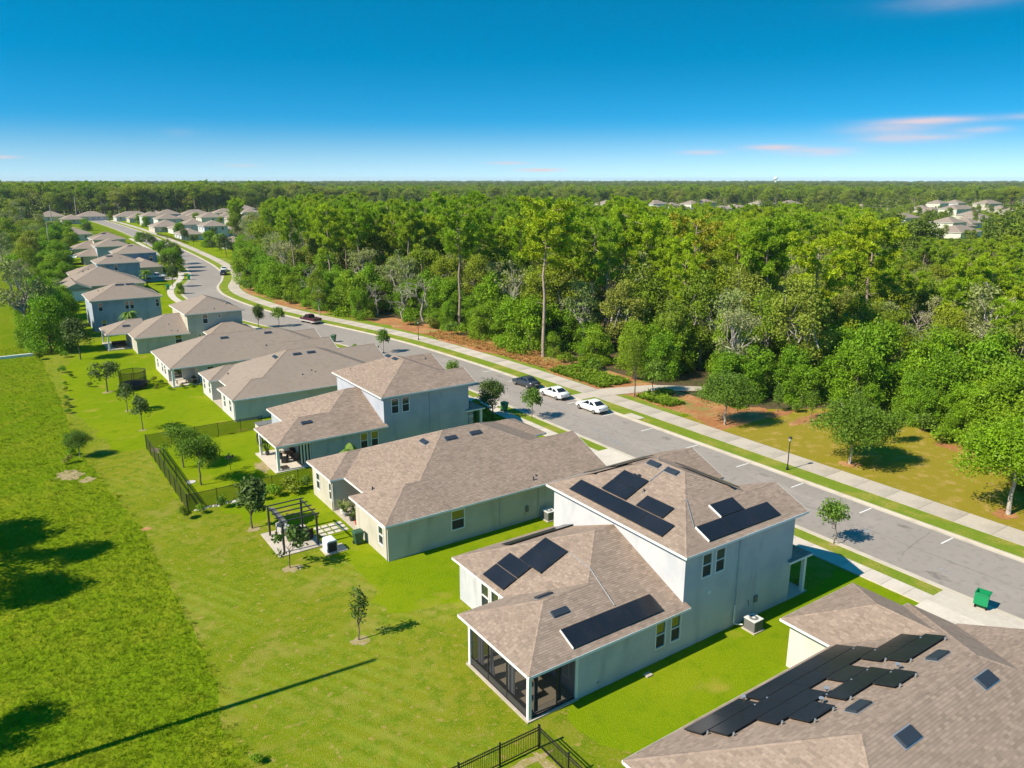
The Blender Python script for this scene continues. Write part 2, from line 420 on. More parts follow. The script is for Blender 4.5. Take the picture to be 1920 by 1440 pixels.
class MB:
    def __init__(s):
        s.v, s.f, s.m, s.t = [], [], [], []

    def poly(s, pts, m=0, t=.5):
        k = len(s.v)
        s.v += [tuple(p) for p in pts]
        s.f.append(tuple(range(k, k + len(pts))))
        s.m.append(m)
        s.t.append(t)
        return s

    def faces(s, vs, fs, m=0, t=.5):
        k = len(s.v)
        s.v += [tuple(p) for p in vs]
        for f in fs:
            s.f.append(tuple(i + k for i in f))
            s.m.append(m)
            s.t.append(t)
        return s

    def obox(s, c, u, v, w, m=0, t=.5):
        """box with centre c and half vectors u, v, w (u x v along w)"""
        c, u, v, w = Vector(c), Vector(u), Vector(v), Vector(w)
        P = [c + a * u + b * v + d * w for d in (-1, 1) for a, b in ((-1, -1), (1, -1), (1, 1), (-1, 1))]
        return s.faces(P, [(3, 2, 1, 0), (4, 5, 6, 7), (0, 1, 5, 4), (1, 2, 6, 5), (2, 3, 7, 6), (3, 0, 4, 7)], m, t)

    def box(s, x0, x1, y0, y1, z0, z1, m=0, t=.5):
        return s.obox(((x0 + x1) / 2, (y0 + y1) / 2, (z0 + z1) / 2), ((x1 - x0) / 2, 0, 0), (0, (y1 - y0) / 2, 0), (0, 0, (z1 - z0) / 2), m, t)

    def tube(s, pts, rad, n=6, m=0, t=.5, cap=True):
        pts = [Vector(p) for p in pts]
        if not hasattr(rad, '__len__'):
            rad = [rad] * len(pts)
        k = len(s.v)
        for i, p in enumerate(pts):
            d = (pts[min(i + 1, len(pts) - 1)] - pts[max(i - 1, 0)])
            d = d.normalized() if d.length > 1e-6 else Vector((0, 0, 1))
            a = d.orthogonal().normalized() if abs(d.z) < .9 else Vector((1, 0, 0)).cross(d).normalized()
            b = d.cross(a)
            for j in range(n):
                th = 2 * math.pi * j / n
                s.v.append(tuple(p + rad[i] * (math.cos(th) * a + math.sin(th) * b)))
        for i in range(len(pts) - 1):
            for j in range(n):
                q = (j + 1) % n
                s.f.append((k + i * n + j, k + i * n + q, k + (i + 1) * n + q, k + (i + 1) * n + j))
                s.m.append(m)
                s.t.append(t)
        if cap:
            s.f.append(tuple(k + j for j in range(n))[::-1])
            s.m.append(m)
            s.t.append(t)
            e = k + (len(pts) - 1) * n
            s.f.append(tuple(e + j for j in range(n)))
            s.m.append(m)
            s.t.append(t)
        return s

    def mesh(s, name, mats, shift=None, smooth=False):
        me = bpy.data.meshes.new(name)
        v = s.v if shift is None else [(a - shift[0], b - shift[1], c - shift[2]) for a, b, c in s.v]
        me.from_pydata(v, [], s.f)
        for k in (mats if isinstance(mats, (list, tuple)) else [mats]):
            me.materials.append(MT[k])
        if s.f:
            me.polygons.foreach_set('material_index', s.m)
            at = me.attributes.new('tint', 'FLOAT', 'FACE')
            at.data.foreach_set('value', np.asarray(s.t, dtype=np.float32))
            if smooth:
                me.polygons.foreach_set('use_smooth', [True] * len(s.f))
        me.update()
        return me

    def build(s, name, mats, parent=None, smooth=False, local=False):
        sh = None if (parent is None or local) else org_of(parent)
        return link_mesh(name, s.mesh(name, mats, sh, smooth), parent)


def np_mesh(name, V, nper, mats, tint, midx=None):
    """mesh from an (N*nper, 3) array, every face having nper vertices"""
    me = bpy.data.meshes.new(name)
    nv = len(V)
    nf = nv // nper
    me.vertices.add(nv)
    me.vertices.foreach_set('co', np.ascontiguousarray(V, dtype=np.float32).ravel())
    me.loops.add(nv)
    me.loops.foreach_set('vertex_index', np.arange(nv, dtype=np.int32))
    me.polygons.add(nf)
    me.polygons.foreach_set('loop_start', np.arange(0, nv, nper, dtype=np.int32))
    me.polygons.foreach_set('loop_total', np.full(nf, nper, dtype=np.int32))
    for k in mats:
        me.materials.append(MT[k])
    if midx is not None:
        me.polygons.foreach_set('material_index', np.asarray(midx, dtype=np.int32))
    me.update(calc_edges=True)
    at = me.attributes.new('tint', 'FLOAT', 'FACE')
    at.data.foreach_set('value', np.asarray(tint, dtype=np.float32))
    return me


# ------------------------------------------------------------------ ground, road, pavements
rng = random.Random(7)


def sheet(name, pts, z, m, parent=None, kind='structure'):
    b = MB()
    b.poly([(x, y, z) for x, y in pts])
    o = b.build(name, m, parent)
    if parent is None:
        tag(o, kind=kind)
    return o


sheet('ground', [(-2500, -300), (9000, -300), (9000, 9000), (-2500, 9000)], 0.0, 'ground')

CL_PTS = [(57.3, -60), (57.3, -20), (57.3, 20), (57.3, 60), (57.2, 88), (56.6, 104), (54.9, 122), (51.4, 140), (47.6, 156), (45.0, 172), (44.0, 188),
          (44.2, 202), (46.6, 216), (51.2, 230), (55.4, 246), (58.2, 264), (60.4, 286), (62.5, 316), (64.5, 350), (67.0, 400), (69.0, 450), (70.2, 500), (70.6, 560), (70, 640)]


def catmull(P, step=2.5):
    P = [Vector((x, y, 0)) for x, y in P]
    out = []
    for i in range(len(P) - 1):
        a, b, c, d = P[max(i - 1, 0)], P[i], P[i + 1], P[min(i + 2, len(P) - 1)]
        n = max(2, int((c - b).length / step))
        for k in range(n):
            t = k / n
            out.append(.5 * ((2 * b) + (c - a) * t + (2 * a - 5 * b + 4 * c - d) * t * t + (3 * b - a - 3 * c + d) * t ** 3))
    out.append(P[-1])
    return out


CL = catmull(CL_PTS)
CLN = []
for i, p in enumerate(CL):
    d = (CL[min(i + 1, len(CL) - 1)] - CL[max(i - 1, 0)]).normalized()
    CLN.append(Vector((d.y, -d.x, 0)))


def off(y, d):
    """point at offset d from the centreline where the centreline passes y"""
    for i in range(len(CL) - 1):
        if CL[i].y <= y <= CL[i + 1].y:
            t = (y - CL[i].y) / max(1e-6, CL[i + 1].y - CL[i].y)
            return CL[i].lerp(CL[i + 1], t) + CLN[i].lerp(CLN[i + 1], t) * d
    return Vector((57.3 + d, y, 0))


def strip(name, d0, d1, z, m, y0=-60, y1=640, kind='structure', parent=None, thick=0.0):
    b = MB()
    ids = [i for i, p in enumerate(CL) if y0 <= p.y <= y1]
    for i, j in zip(ids[:-1], ids[1:]):
        a0, a1 = CL[i] + CLN[i] * d0, CL[i] + CLN[i] * d1
        b0, b1 = CL[j] + CLN[j] * d0, CL[j] + CLN[j] * d1
        up = Vector((0, 0, z))
        dn = Vector((0, 0, z - thick))
        b.poly([a0 + up, a1 + up, b1 + up, b0 + up])
        if thick:
            b.poly([a0 + dn, a0 + up, b0 + up, b0 + dn])
            b.poly([a1 + up, a1 + dn, b1 + dn, b1 + up])
    o = b.build(name, m, parent)
    if parent is None:
        tag(o, kind=kind)
    return o


def rag(pts, amp):
    if not amp:
        return pts
    out = []
    for (x0, y0), (x1, y1) in zip(pts, pts[1:] + pts[:1]):
        n = max(1, int(math.hypot(x1 - x0, y1 - y0) / .8))
        for k in range(n):
            out.append((x0 + (x1 - x0) * k / n + rng.uniform(-amp, amp), y0 + (y1 - y0) * k / n + rng.uniform(-amp, amp)))
    return out


# lawns
lawn_edge = []
yy = -30.0
while yy < 150:
    base = 6.9 if yy < 40 else (7.6 if yy < 66 else (7.6 - (yy - 66) * .09 if yy < 90 else 5.6))
    lawn_edge.append((base + rng.uniform(-.22, .22), yy))
    yy += 1.3
sheet('lawn', lawn_edge[::-1] + [(22, -30), (47, -30), (49.4, -30), (49.4, 96), (44, 130), (36, 160), (8, 160)][:] , .005, 'lawn')
for nm, pts in (('yard_lawn', [(8.9, 86.6), (23, 86.6), (46, 86.6), (48, 108), (42, 150), (18, 158), (12, 150), (7, 128), (6.6, 108)]),
                ('yard_lawn', [(11.5, 67.2), (50, 67.2), (50, 86.4), (11.5, 86.4)]),
                ('yard_lawn', [(18.8, 42.2), (24, 41.0), (50, 41.0), (50, 66.8), (14.0, 66.8), (15.6, 61), (19.0, 57), (19.4, 50)]),
                ('yard_lawn', [(23.4, 23.2), (33, 20.6), (49.4, 20.6), (49.4, 28.6), (23.6, 28.6), (21.8, 26.6)]),
                ('yard_lawn', [(14, 160.5), (38.5, 160.5), (36, 200), (40, 230), (46, 262), (52, 300), (54, 350), (12, 350), (10, 240)]),
                ('yard_lawn', [(72, 300), (150, 300), (175, 640), (82, 640), (80, 450)])):
    sheet(nm, rag(pts, .45 if pts[0][0] < 60 else 0), .011, 'lush')
# wild strip between woods and path is dry grass; pine straw lies along the trees
FE = [(77, 10), (77.5, 24), (78.6, 28), (83.5, 34.5), (87, 44.7), (85, 53.8), (79, 58), (75.5, 66), (75, 78), (74.5, 90), (73.4, 100), (72.2, 120), (68.6, 135), (64.5, 146), (61.2, 157), (58.0, 172), (56.8, 188), (57.0, 205), (60, 222), (70, 262), (86, 330)]
sheet('forest_floor', [(p[0] - .5, p[1]) for p in FE] + [(98, 366), (118, 300), (140, 236), (172, 205), (205, 180), (232, 150), (250, 110), (255, 60), (240, 0), (200, -20), (77, -40)], .004, 'woodfloor')
right_edge = [off(y, 10.2) for y in (-40, -10, 10, 30, 50, 62)]
sheet('dry_lawn', [(p.x, p.y) for p in right_edge] + [(76.5, 60), (85.6, 54.2), (87.5, 44.7), (84, 34), (79, 27.5), (78, -40)], .009, 'dry')
b = MB()
ys = [56 + 2.2 * i for i in range(78)]
for ya, yb in zip(ys[:-1], ys[1:]):
    wv = lambda y: 10.9 + .7 * math.sin(y * .21) + .4 * math.sin(y * .63) + (2.2 if 134 < y < 156 else 0)
    a0, b0, a1, b1 = off(ya, wv(ya)), off(yb, wv(yb)), off(ya, 18.5), off(yb, 18.5)
    b.poly([(a0.x, a0.y, .014), (a1.x, a1.y, .014), (b1.x, b1.y, .014), (b0.x, b0.y, .014)])
tag(b.build('pine_straw_bed', 'straw'), kind='structure')
strip('roadside_grass', 9.9, 12.6, .0095, 'verge', 62, 300)
b = MB()
for (cx, cy, rx, ry) in ((80.5, 52.8, 4.6, 1.2), (83.5, 36.5, 1.2, 3.0), (76.6, 58.8, 2.6, 1.6), (80.6, 30.4, 1.0, 2.6), (77.8, 56.4, 3, 1.0)):
    n = 18
    b.poly([(cx + rx * math.cos(2 * math.pi * k / n) * rng.uniform(.75, 1.2), cy + ry * math.sin(2 * math.pi * k / n) * rng.uniform(.75, 1.2), .016 + .002 * (k * 0 + len(b.f))) for k in range(n)])
tag(b.build('bare_straw_ground', 'straw'), kind='structure')


def patch(name, cx, cy, rx, ry, m, z=.017, n=26):
    bb = MB()
    bb.poly([(cx + rx * math.cos(2 * math.pi * k / n) * rng.uniform(.7, 1.2), cy + ry * math.sin(2 * math.pi * k / n) * rng.uniform(.55, 1.2), z) for k in range(n)])
    return tag(bb.build(name, m), kind='structure')


# road
road = strip('road', -4.62, 4.62, .016, 'asphalt')
strip('kerb', 4.62, 4.86, .11, 'kerb', thick=.11)
strip('kerb', -4.86, -4.62, .11, 'kerb', thick=.11)
strip('gutter', 4.18, 4.6, .021, 'kerb')
strip('gutter', -4.6, -4.22, .021, 'kerb')
strip('verge', 4.86, 7.1, .07, 'verge', thick=.07)
strip('verge', -6.25, -4.86, .07, 'verge', thick=.07)
# parking stall lines painted against the far kerb
b = MB()
b.box(-.9, .9, -.06, .06, 0, .003)
pl_me = b.mesh('parking_line', 'paint')
for y in (19.8, 26.78, 33.8, 40.75, 47.2, 54.0, 61.0, 67.9, 74.6, 81.4, 88.2, 95.0):
    o = link_mesh('parking_line', pl_me, road, (60.5, y, .0195))
b = MB()   # faded roadside splotches of old paint or dust
for (x, y, rx, ry) in ((54.8, 60.2, .5, 2.4), (55.6, 64, .35, 1.6), (56.6, 31.5, .8, .5), (55.4, 24.5, .25, .7), (53.9, 54.4, .4, 1.3)):
    n = 12
    b.poly([(x + rx * math.cos(2 * math.pi * k / n) * rng.uniform(.6, 1.2), y + ry * math.sin(2 * math.pi * k / n) * rng.uniform(.6, 1.2), .0205) for k in range(n)], 0)
MT['dust'] = mat('road_dust', (.30, .28, .27), rough=.9, var=[(4., (.23, .21, .205), .4, .6)])
b.build('dust_patch', 'dust', road)


b = MB()
b.tube([(56.2, 37.5, .012), (56.2, 37.5, .0235)], .34, 20)
b.build('manhole_cover', 'acgrey', road)
b = MB()
b.tube([(57.6, 92.0, .012), (57.6, 92.0, .0235)], .34, 20)
b.build('manhole_cover', 'acgrey', road)
MT['tar'] = mat('tar_seam', (.10, .09, .085), rough=.7)
MT['oil'] = mat('oil_stain', (.19, .165, .148), rough=.8, var=[(2., (.25, .218, .195), .42, .6)])
for (x0, y0, x1, y1) in ((53.2, 44, 57.0, 45.2), (57.1, 60, 57.3, 88), (55.0, 27.5, 60.9, 28.4), (53.1, 66.5, 56, 68), (57.2, 12, 57.1, 40)):
    b = MB()
    n = max(6, int(math.hypot(x1 - x0, y1 - y0) / .7))
    L_, R_ = [], []
    for k in range(n + 1):
        x, y = x0 + (x1 - x0) * k / n + rng.uniform(-.07, .07), y0 + (y1 - y0) * k / n + rng.uniform(-.07, .07)
        w = rng.uniform(.008, .022)
        dx, dy = (y1 - y0), -(x1 - x0)
        q = math.hypot(dx, dy)
        L_.append((x + dx / q * w, y + dy / q * w, .0215))
        R_.append((x - dx / q * w, y - dy / q * w, .0215))
    for k in range(n):
        b.poly([L_[k], R_[k], R_[k + 1], L_[k + 1]])
    b.build('tar_seam', 'tar', road)
for (x, y, rx, ry) in ((60.2, 30.2, .35, .8), (60.1, 44.2, .3, .6), (60.2, 57.6, .4, .7), (60.3, 64.3, .3, .6), (60.2, 91.5, .3, .7), (60.1, 37.2, .22, .4), (54.2, 24.2, .5, .9)):
    b = MB()
    b.poly([(x + rx * math.cos(2 * math.pi * k / 12) * rng.uniform(.6, 1.2), y + ry * math.sin(2 * math.pi * k / 12) * rng.uniform(.6, 1.2), .0205) for k in range(12)])
    b.build('oil_stain', 'oil', road)


# pavements, laid slab by slab
def slabs(name, d0, d1, y0, y1, step, z, m, skip=()):
    par = strip(name, d0, d1, z - .03, m, y0, y1, thick=z - .03)
    y = y0
    cache = {}
    k = 0
    while y < y1 - .1:
        yb = min(y + step, y1)
        if not any(a < (y + yb) / 2 < c for a, c in skip):
            p, q = off(y + .012, d0), off(y + .012, d1)
            r_, s_ = off(yb - .012, d1), off(yb - .012, d0)
            c = (p + q + r_ + s_) / 4
            key = (round((r_ - q).x, 2), round((q - p).y, 2))
            if abs(key[0]) < .03 and abs(key[1]) < .03:
                key = (0, 0, k % 4)
            else:
                key = (k,)
            if key not in cache:
                bb = MB()
                P = [v - c for v in (p, q, r_, s_)]
                T_ = rng.random()
                bb.faces([(v.x, v.y, 0) for v in P] + [(v.x, v.y, .03) for v in P], [(4, 5, 6, 7), (0, 1, 5, 4), (1, 2, 6, 5), (2, 3, 7, 6), (3, 0, 4, 7)], 0, T_)
                cache[key] = bb.mesh('slab', m)
            link_mesh('slab', cache[key], par, (c.x, c.y, z - .03 + .002))
        y = yb
        k += 1
    return par


slabs('sidewalk', 7.1, 9.95, 10, 240, 3.05, .10, 'concrete')
strip('sidewalk', 7.1, 9.95, .085, 'concrete', 240, 620, thick=.08)
slabs('sidewalk', -7.85, -6.25, 8, 128, 1.62, .10, 'concrete_new', skip=((13.5, 23.0), (51.4, 58.6), (36.5, 41.2), (78, 84)))
strip('sidewalk', -7.85, -6.25, .085, 'concrete_new', 128, 420, thick=.08)


def drive(x0, x1, y0, y1, n=3, m='concrete_new'):
    par = sheet('driveway', [(x0, y0), (x1, y0), (x1, y1), (x0, y1)], .075, m)
    w = (x1 - x0) / n
    for i in range(n):
        bb = MB()
        bb.box(x0 + i * w + .01, x0 + (i + 1) * w - .01, y0, y1, .076, .125, 0, rng.random())
        bb.build('slab', m, par)
    return par


drive(43.2, 52.42, 14.2, 22.9, 4)
drive(43.4, 52.42, 51.6, 58.4, 3)
drive(43.2, 52.42, 36.8, 41.0, 3)
drive(43.3, 52.42, 78.2, 83.6, 3)
drive(43.0, 51.9, 94, 100, 3)
drive(42, 50.2, 114.5, 120.5, 3)
drive(36.5, 43.0, 138.5, 144.0, 3)
drive(34, 46, 238, 244, 3)
drive(41.5, 52, 252.5, 259, 3)
# path that leaves the pavement for the woods
pth = sheet('path', [(67.2, 74.2), (73.4, 72.6), (80, 68), (81.5, 69.5), (75, 75.2), (67.2, 77.8)], .055, 'concrete')
sheet('path', [(62.2, 74.9), (64.45, 74.9), (64.45, 77.3), (62.2, 77.3)], .074, 'concrete')
b = MB()     # raised inlet beside the parking bays
b.box(61.9, 63.3, 64.2, 66.6, .02, .13)
tag(b.build('storm_drain', 'kerb'), 'low concrete storm drain inlet set in the verge behind the parked white cars', 'storm drain')
for (x, y, r_) in ((16.1, 40.45, .6), (15.7, 51.9, .75), (15.2, 60.2, .55), (12.3, 93.7, .45), (12.2, 103.0, .45), (11.4, 114.2, .7), (52.43, 31.5, .5), (69.8, 41.2, 1.1), (69.7, 26.5, 1.2), (69.3, 57.1, 1.0)):
    patch('mulch_ring', x, y, r_, r_ * .9, 'sand' if r_ < .9 else 'straw', .0165 if x < 48 else (.076 if x < 60 else .0165))
patch('bare_patch', 3.9, 82.6, 1.3, 1.6, 'sand')
patch('bare_patch', 5.2, 80.2, .7, .8, 'sand')
patch('bare_patch', 12.2, 85.6, .5, 1.1, 'sand')
patch('bare_patch', 20.2, 74.3, .7, 2.0, 'sand', .0125)
patch('bare_patch', 7.9, 65.3, .45, .35, 'straw')


# ------------------------------------------------------------------ house kit
SL = .417
CS, SN = 1 / math.hypot(1, SL), SL / math.hypot(1, SL)
BAS = {'S': (Vector((1, 0, 0)), Vector((0, CS, SN)), Vector((0, -SN, CS))),
       'W': (Vector((0, -1, 0)), Vector((CS, 0, SN)), Vector((-SN, 0, CS))),
       'N': (Vector((-1, 0, 0)), Vector((0, -CS, SN)), Vector((0, SN, CS))),
       'E': (Vector((0, 1, 0)), Vector((-CS, 0, SN)), Vector((SN, 0, CS)))}


def wp(face, c, a, z, d=0.0):
    return {'S': (a, c - d, z), 'N': (a, c + d, z), 'W': (c - d, a, z), 'E': (c + d, a, z)}[face]


class House:
    def __init__(s, name, label, loc, wall, detail=2):
        s.root = thing(name, label, 'house', (loc[0], loc[1], 0))
        s.wm, s.detail = wall, detail
        s.roof_base, s.caps, s.tabs, s.fascia, s.rfaces = MB(), [], [], MB(), []
        s.tabt = []

    # walls ---------------------------------------------------------------
    def block(s, x0, x1, y0, y1, z0, z1, wins=None, skip='', m=None):
        b = MB()
        wins = wins or {}
        for face, c, a0, a1 in (('S', y0, x0, x1), ('N', y1, x0, x1), ('W', x0, y0, y1), ('E', x1, y0, y1)):
            if face in skip:
                continue
            W = wins.get(face, [])
            ops = [(w[0] - w[2] / 2, w[0] + w[2] / 2, w[1], w[1] + w[3]) for w in W]
            A = sorted({a0, a1} | {v for o in ops for v in o[:2]})
            Z = sorted({z0, z1} | {v for o in ops for v in o[2:]})
            for i in range(len(A) - 1):
                for j in range(len(Z) - 1):
                    ca, cz = (A[i] + A[i + 1]) / 2, (Z[j] + Z[j + 1]) / 2
                    if any(o[0] < ca < o[1] and o[2] < cz < o[3] for o in ops):
                        continue
                    b.poly([wp(face, c, A[i], Z[j]), wp(face, c, A[i + 1], Z[j]), wp(face, c, A[i + 1], Z[j + 1]), wp(face, c, A[i], Z[j + 1])])
            for o in ops:
                for (p, q) in (((o[0], o[2]), (o[1], o[2])), ((o[1], o[2]), (o[1], o[3])), ((o[1], o[3]), (o[0], o[3])), ((o[0], o[3]), (o[0], o[2]))):
                    b.poly([wp(face, c, p[0], p[1]), wp(face, c, q[0], q[1]), wp(face, c, q[0], q[1], -.12), wp(face, c, p[0], p[1], -.12)])
            for w in W:
                s.window(face, c, *w)
        b.poly([(x0, y0, z1), (x1, y0, z1), (x1, y1, z1), (x0, y1, z1)])
        return b.build('wall', m or s.wm, s.root)

    def window(s, face, c, a, z, w, h, kind='dh'):
        b = MB()

        def bar(a0, a1, z0, z1, d0=-.07, d1=.035):
            P = [wp(face, c, aa, zz, dd) for dd in (d0, d1) for aa, zz in ((a0, z0), (a1, z0), (a1, z1), (a0, z1))]
            b.faces(P, [(3, 2, 1, 0), (4, 5, 6, 7), (0, 1, 5, 4), (1, 2, 6, 5), (2, 3, 7, 6), (3, 0, 4, 7)])
        f = .075
        bar(a - w / 2 - .03, a + w / 2 + .03, z - .05, z + f - .05)
        bar(a - w / 2 - .03, a + w / 2 + .03, z + h - f + .05, z + h + .05)
        bar(a - w / 2 - .03, a - w / 2 + f - .03, z + f - .05, z + h - f + .05)
        bar(a + w / 2 - f + .03, a + w / 2 + .03, z + f - .05, z + h - f + .05)
        zm = z + h * .52
        panes = [(z + .02, z + h - .02, 'glass')]
        if kind == 'dh':
            bar(a - w / 2 + f - .03, a + w / 2 - f + .03, zm - .03, zm + .03, -.07, .02)
            panes = [(z + .02, zm - .03, 'insect'), (zm + .03, z + h - .02, 'glass')]
        fr = b.build('window', 'white', s.root)
        for z0, z1, m in panes:
            q = MB()
            q.poly([wp(face, c, a - w / 2 + .04, z0, -.045), wp(face, c, a + w / 2 - .04, z0, -.045), wp(face, c, a + w / 2 - .04, z1, -.045), wp(face, c, a - w / 2 + .04, z1, -.045)])
            q.build('pane', m, fr)
        if kind == 'dh':
            q = MB()           # blind or room behind the glass, seen as a dark backing
            q.poly([wp(face, c, a - w / 2, z, -.11), wp(face, c, a + w / 2, z, -.11), wp(face, c, a + w / 2, z + h, -.11), wp(face, c, a - w / 2, z + h, -.11)])
            q.build('backing', 'dark', fr)

    # roofs ---------------------------------------------------------------
    def sec(s, x0, x1, y0, y1, z, axis='x', e0='hip', e1='hip', up=0.0, fas='SNWE', wallm=None, slope=SL):
        """one roof section over an eave rectangle: hips or gables at its two ends"""
        z += up
        if axis == 'x':
            hf = (y1 - y0) / 2
            ym, zr = (y0 + y1) / 2, z + slope * hf
            a = Vector((x0 + (hf if e0 == 'hip' else 0), ym, zr))
            b_ = Vector((x1 - (hf if e1 == 'hip' else 0), ym, zr))
            F = [('S', [(x0, y0, z), (x1, y0, z), b_, a]), ('N', [(x1, y1, z), (x0, y1, z), a, b_])]
            if e0 == 'hip':
                F.append(('W', [(x0, y1, z), (x0, y0, z), a]))
            if e1 == 'hip':
                F.append(('E', [(x1, y0, z), (x1, y1, z), b_]))
        else:
            hf = (x1 - x0) / 2
            xm, zr = (x0 + x1) / 2, z + slope * hf
            a = Vector((xm, y0 + (hf if e0 == 'hip' else 0), zr))
            b_ = Vector((xm, y1 - (hf if e1 == 'hip' else 0), zr))
            F = [('W', [(x0, y1, z), (x0, y0, z), a, b_]), ('E', [(x1, y0, z), (x1, y1, z), b_, a])]
            if e0 == 'hip':
                F.append(('S', [(x0, y0, z), (x1, y0, z), a]))
            if e1 == 'hip':
                F.append(('N', [(x1, y1, z), (x0, y1, z), b_]))
        rb = s.roof_base
        for f, pts in F:
            rb.poly(pts, 0, .5 + rng.uniform(-.1, .1))
            s.rfaces.append((f, [Vector(p) for p in pts]))
        cor = [Vector(p) for p in ((x0, y0, z), (x1, y0, z), (x1, y1, z), (x0, y1, z))]
        rb.poly([(p.x, p.y, p.z - .15) for p in cor], 1)
        s.capline(a, b_)
        ends = ((e0, a, (cor[0], cor[3]) if axis == 'x' else (cor[0], cor[1])), (e1, b_, (cor[1], cor[2]) if axis == 'x' else (cor[3], cor[2])))
        for e, apx, cc in ends:
            if e == 'hip':
                for q in cc:
                    s.capline(q, apx)
            elif e == 'gable' and wallm:
                g = MB()
                inn = (Vector((x0 + x1, y0 + y1, 0)) / 2 - Vector((apx.x, apx.y, 0))).normalized() * .3
                P = [cc[0] + inn, cc[1] + inn, apx + inn - Vector((0, 0, .06))]
                g.poly(P)
                g.build('gable', wallm, s.root)
                for q in cc:       # barge boards
                    d = (apx - q)
                    m_ = (apx + q) / 2 - Vector((0, 0, .09))
                    n_ = inn.normalized() * .02
                    u_ = d / 2
                    w_ = u_.cross(n_).normalized() * .08
                    s.fascia.obox(m_ - inn.normalized() * .022, u_, n_, w_)
        h0, h1 = z - .16, z - .012
        if 'S' in fas:
            s.fascia.box(x0 - .03, x1 + .03, y0 - .05, y0, h0, h1)
        if 'N' in fas:
            s.fascia.box(x0 - .03, x1 + .03, y1, y1 + .05, h0, h1)
        if 'W' in fas and not (axis == 'x' and e0 != 'hip'):
            s.fascia.box(x0 - .05, x0, y0, y1, h0, h1)
        if 'E' in fas and not (axis == 'x' and e1 != 'hip'):
            s.fascia.box(x1, x1 + .05, y0, y1, h0, h1)

    def capline(s, p, q):
        d = q - p
        ln = d.length
        if ln < .4:
            return
        u = d / ln
        side = Vector((u.y, -u.x, 0)).normalized()
        nrm = side.cross(u)
        if nrm.z < 0:
            nrm = -nrm
        n = max(1, int(ln / .26)) if s.detail >= 2 else 1
        st = ln / n
        hw = .105
        cap = MB()
        s.caps.append(cap)
        for i in range(n):
            c = p + u * (i * st)
            e = p + u * ((i + 1) * st + .03 if n > 1 else ln)
            t = rng.random()
            l0, l1 = .032, .018
            A = [c - side * hw + nrm * (l0 - .045), c + nrm * l0, c + side * hw + nrm * (l0 - .045)]
            B = [e - side * hw + nrm * (l1 - .045), e + nrm * l1, e + side * hw + nrm * (l1 - .045)]
            cap.faces(A + B, [(0, 1, 4, 3), (1, 2, 5, 4), (0, 2, 1)], 0, t)

    def shingle(s, ex=.15, tw=.33):
        for f, pts in s.rfaces:
            u, v, n = BAS[f]
            o = pts[0]
            poly = [((p - o).dot(u), (p - o).dot(v)) for p in pts]
            vmax = max(q[1] for q in poly)
            rows = int(vmax / ex)
            for r_ in range(rows + 1):
                v0, v1 = r_ * ex - (.02 if r_ == 0 else 0), min((r_ + 1) * ex + .02, vmax)
                spans = []
                for vv in (max(v0, 0), v1):
                    xs = []
                    for (a, b_) in zip(poly, poly[1:] + poly[:1]):
                        if abs(a[1] - b_[1]) < 1e-9:
                            if abs(a[1] - vv) < 1e-6:
                                xs += [a[0], b_[0]]
                            continue
                        t = (vv - a[1]) / (b_[1] - a[1])
                        if -1e-6 <= t <= 1 + 1e-6:
                            xs.append(a[0] + t * (b_[0] - a[0]))
                    if xs:
                        spans.append((min(xs), max(xs)))
                if len(spans) < 2:
                    continue
                (l0, r0), (l1, r1) = spans
                if r1 - l1 < .02 and r0 - l0 < .05:
                    continue
                x = min(l0, l1) - rng.uniform(0, tw)
                end = max(r0, r1)
                while x < end:
                    xa, xb = x + .006, x + tw - .006
                    x += tw
                    a0, a1 = min(max(xa, l0), r0), min(max(xb, l0), r0)
                    b0, b1 = min(max(xa, l1), r1), min(max(xb, l1), r1)
                    if a1 - a0 < .01 and b1 - b0 < .01:
                        continue
                    P = [o + u * a0 + v * v0 + n * .017, o + u * a1 + v * v0 + n * .017, o + u * b1 + v * v1 + n * .004, o + u * b0 + v * v1 + n * .004]
                    Q = [o + u * a0 + v * v0, o + u * a1 + v * v0, P[1], P[0]]
                    s.tabs.append((P, Q, f))
                    s.tabt.append(rng.choice((.12, .35, .5, .55, .65, .95)) + rng.uniform(-.08, .08))

    def finish(s, single=0, eye=Vector((0, 0, 28))):
        rm = 'shingle' if s.tabs else 'shingle_far'
        roof = s.roof_base.build('roof', [rm, 'white'], s.root)
        s.fascia.build('fascia', 'white', s.root)
        for q in s.caps:
            q.build('ridge_cap', 'cap', roof)
        if s.tabs:
            org = org_of(s.root)
            order = range(len(s.tabs))
            picked = set()
            if single:
                full = [i for i in order if abs((s.tabs[i][0][1] - s.tabs[i][0][0]).length - .318) < .004 and abs((s.tabs[i][0][2] - s.tabs[i][0][3]).length - .318) < .004 and abs((s.tabs[i][0][3] - s.tabs[i][0][0]).length - .1705) < .003]
                vis = []
                cd = cam.matrix_basis.inverted()
                for i in full:
                    c = (s.tabs[i][0][0] + s.tabs[i][0][2]) / 2
                    q = cd @ c
                    px, py = q.x / -q.z * .75, q.y / -q.z
                    if abs(px) < .49 and abs(py) < .49:
                        vis.append((q.length, i))
                picked = {i for _, i in sorted(vis)[:single]}
            V = []
            T = []
            variants = {}
            for i in order:
                P, Q, f = s.tabs[i]
                if i in picked:
                    k = (f, int(s.tabt[i] * 3.99) if s.tabt[i] < 1 else 3)
                    c = (P[0] + P[1]) / 2
                    if k not in variants:
                        b = MB()
                        b.faces([p - c for p in P + Q[:2]], [(0, 1, 2, 3), (4, 5, 1, 0)], 0, s.tabt[i])
                        variants[k] = b.mesh('shingle', 'shingle')
                    link_mesh('shingle', variants[k], roof, c - org)
                    continue
                V += P + Q
                T += [s.tabt[i], s.tabt[i]]
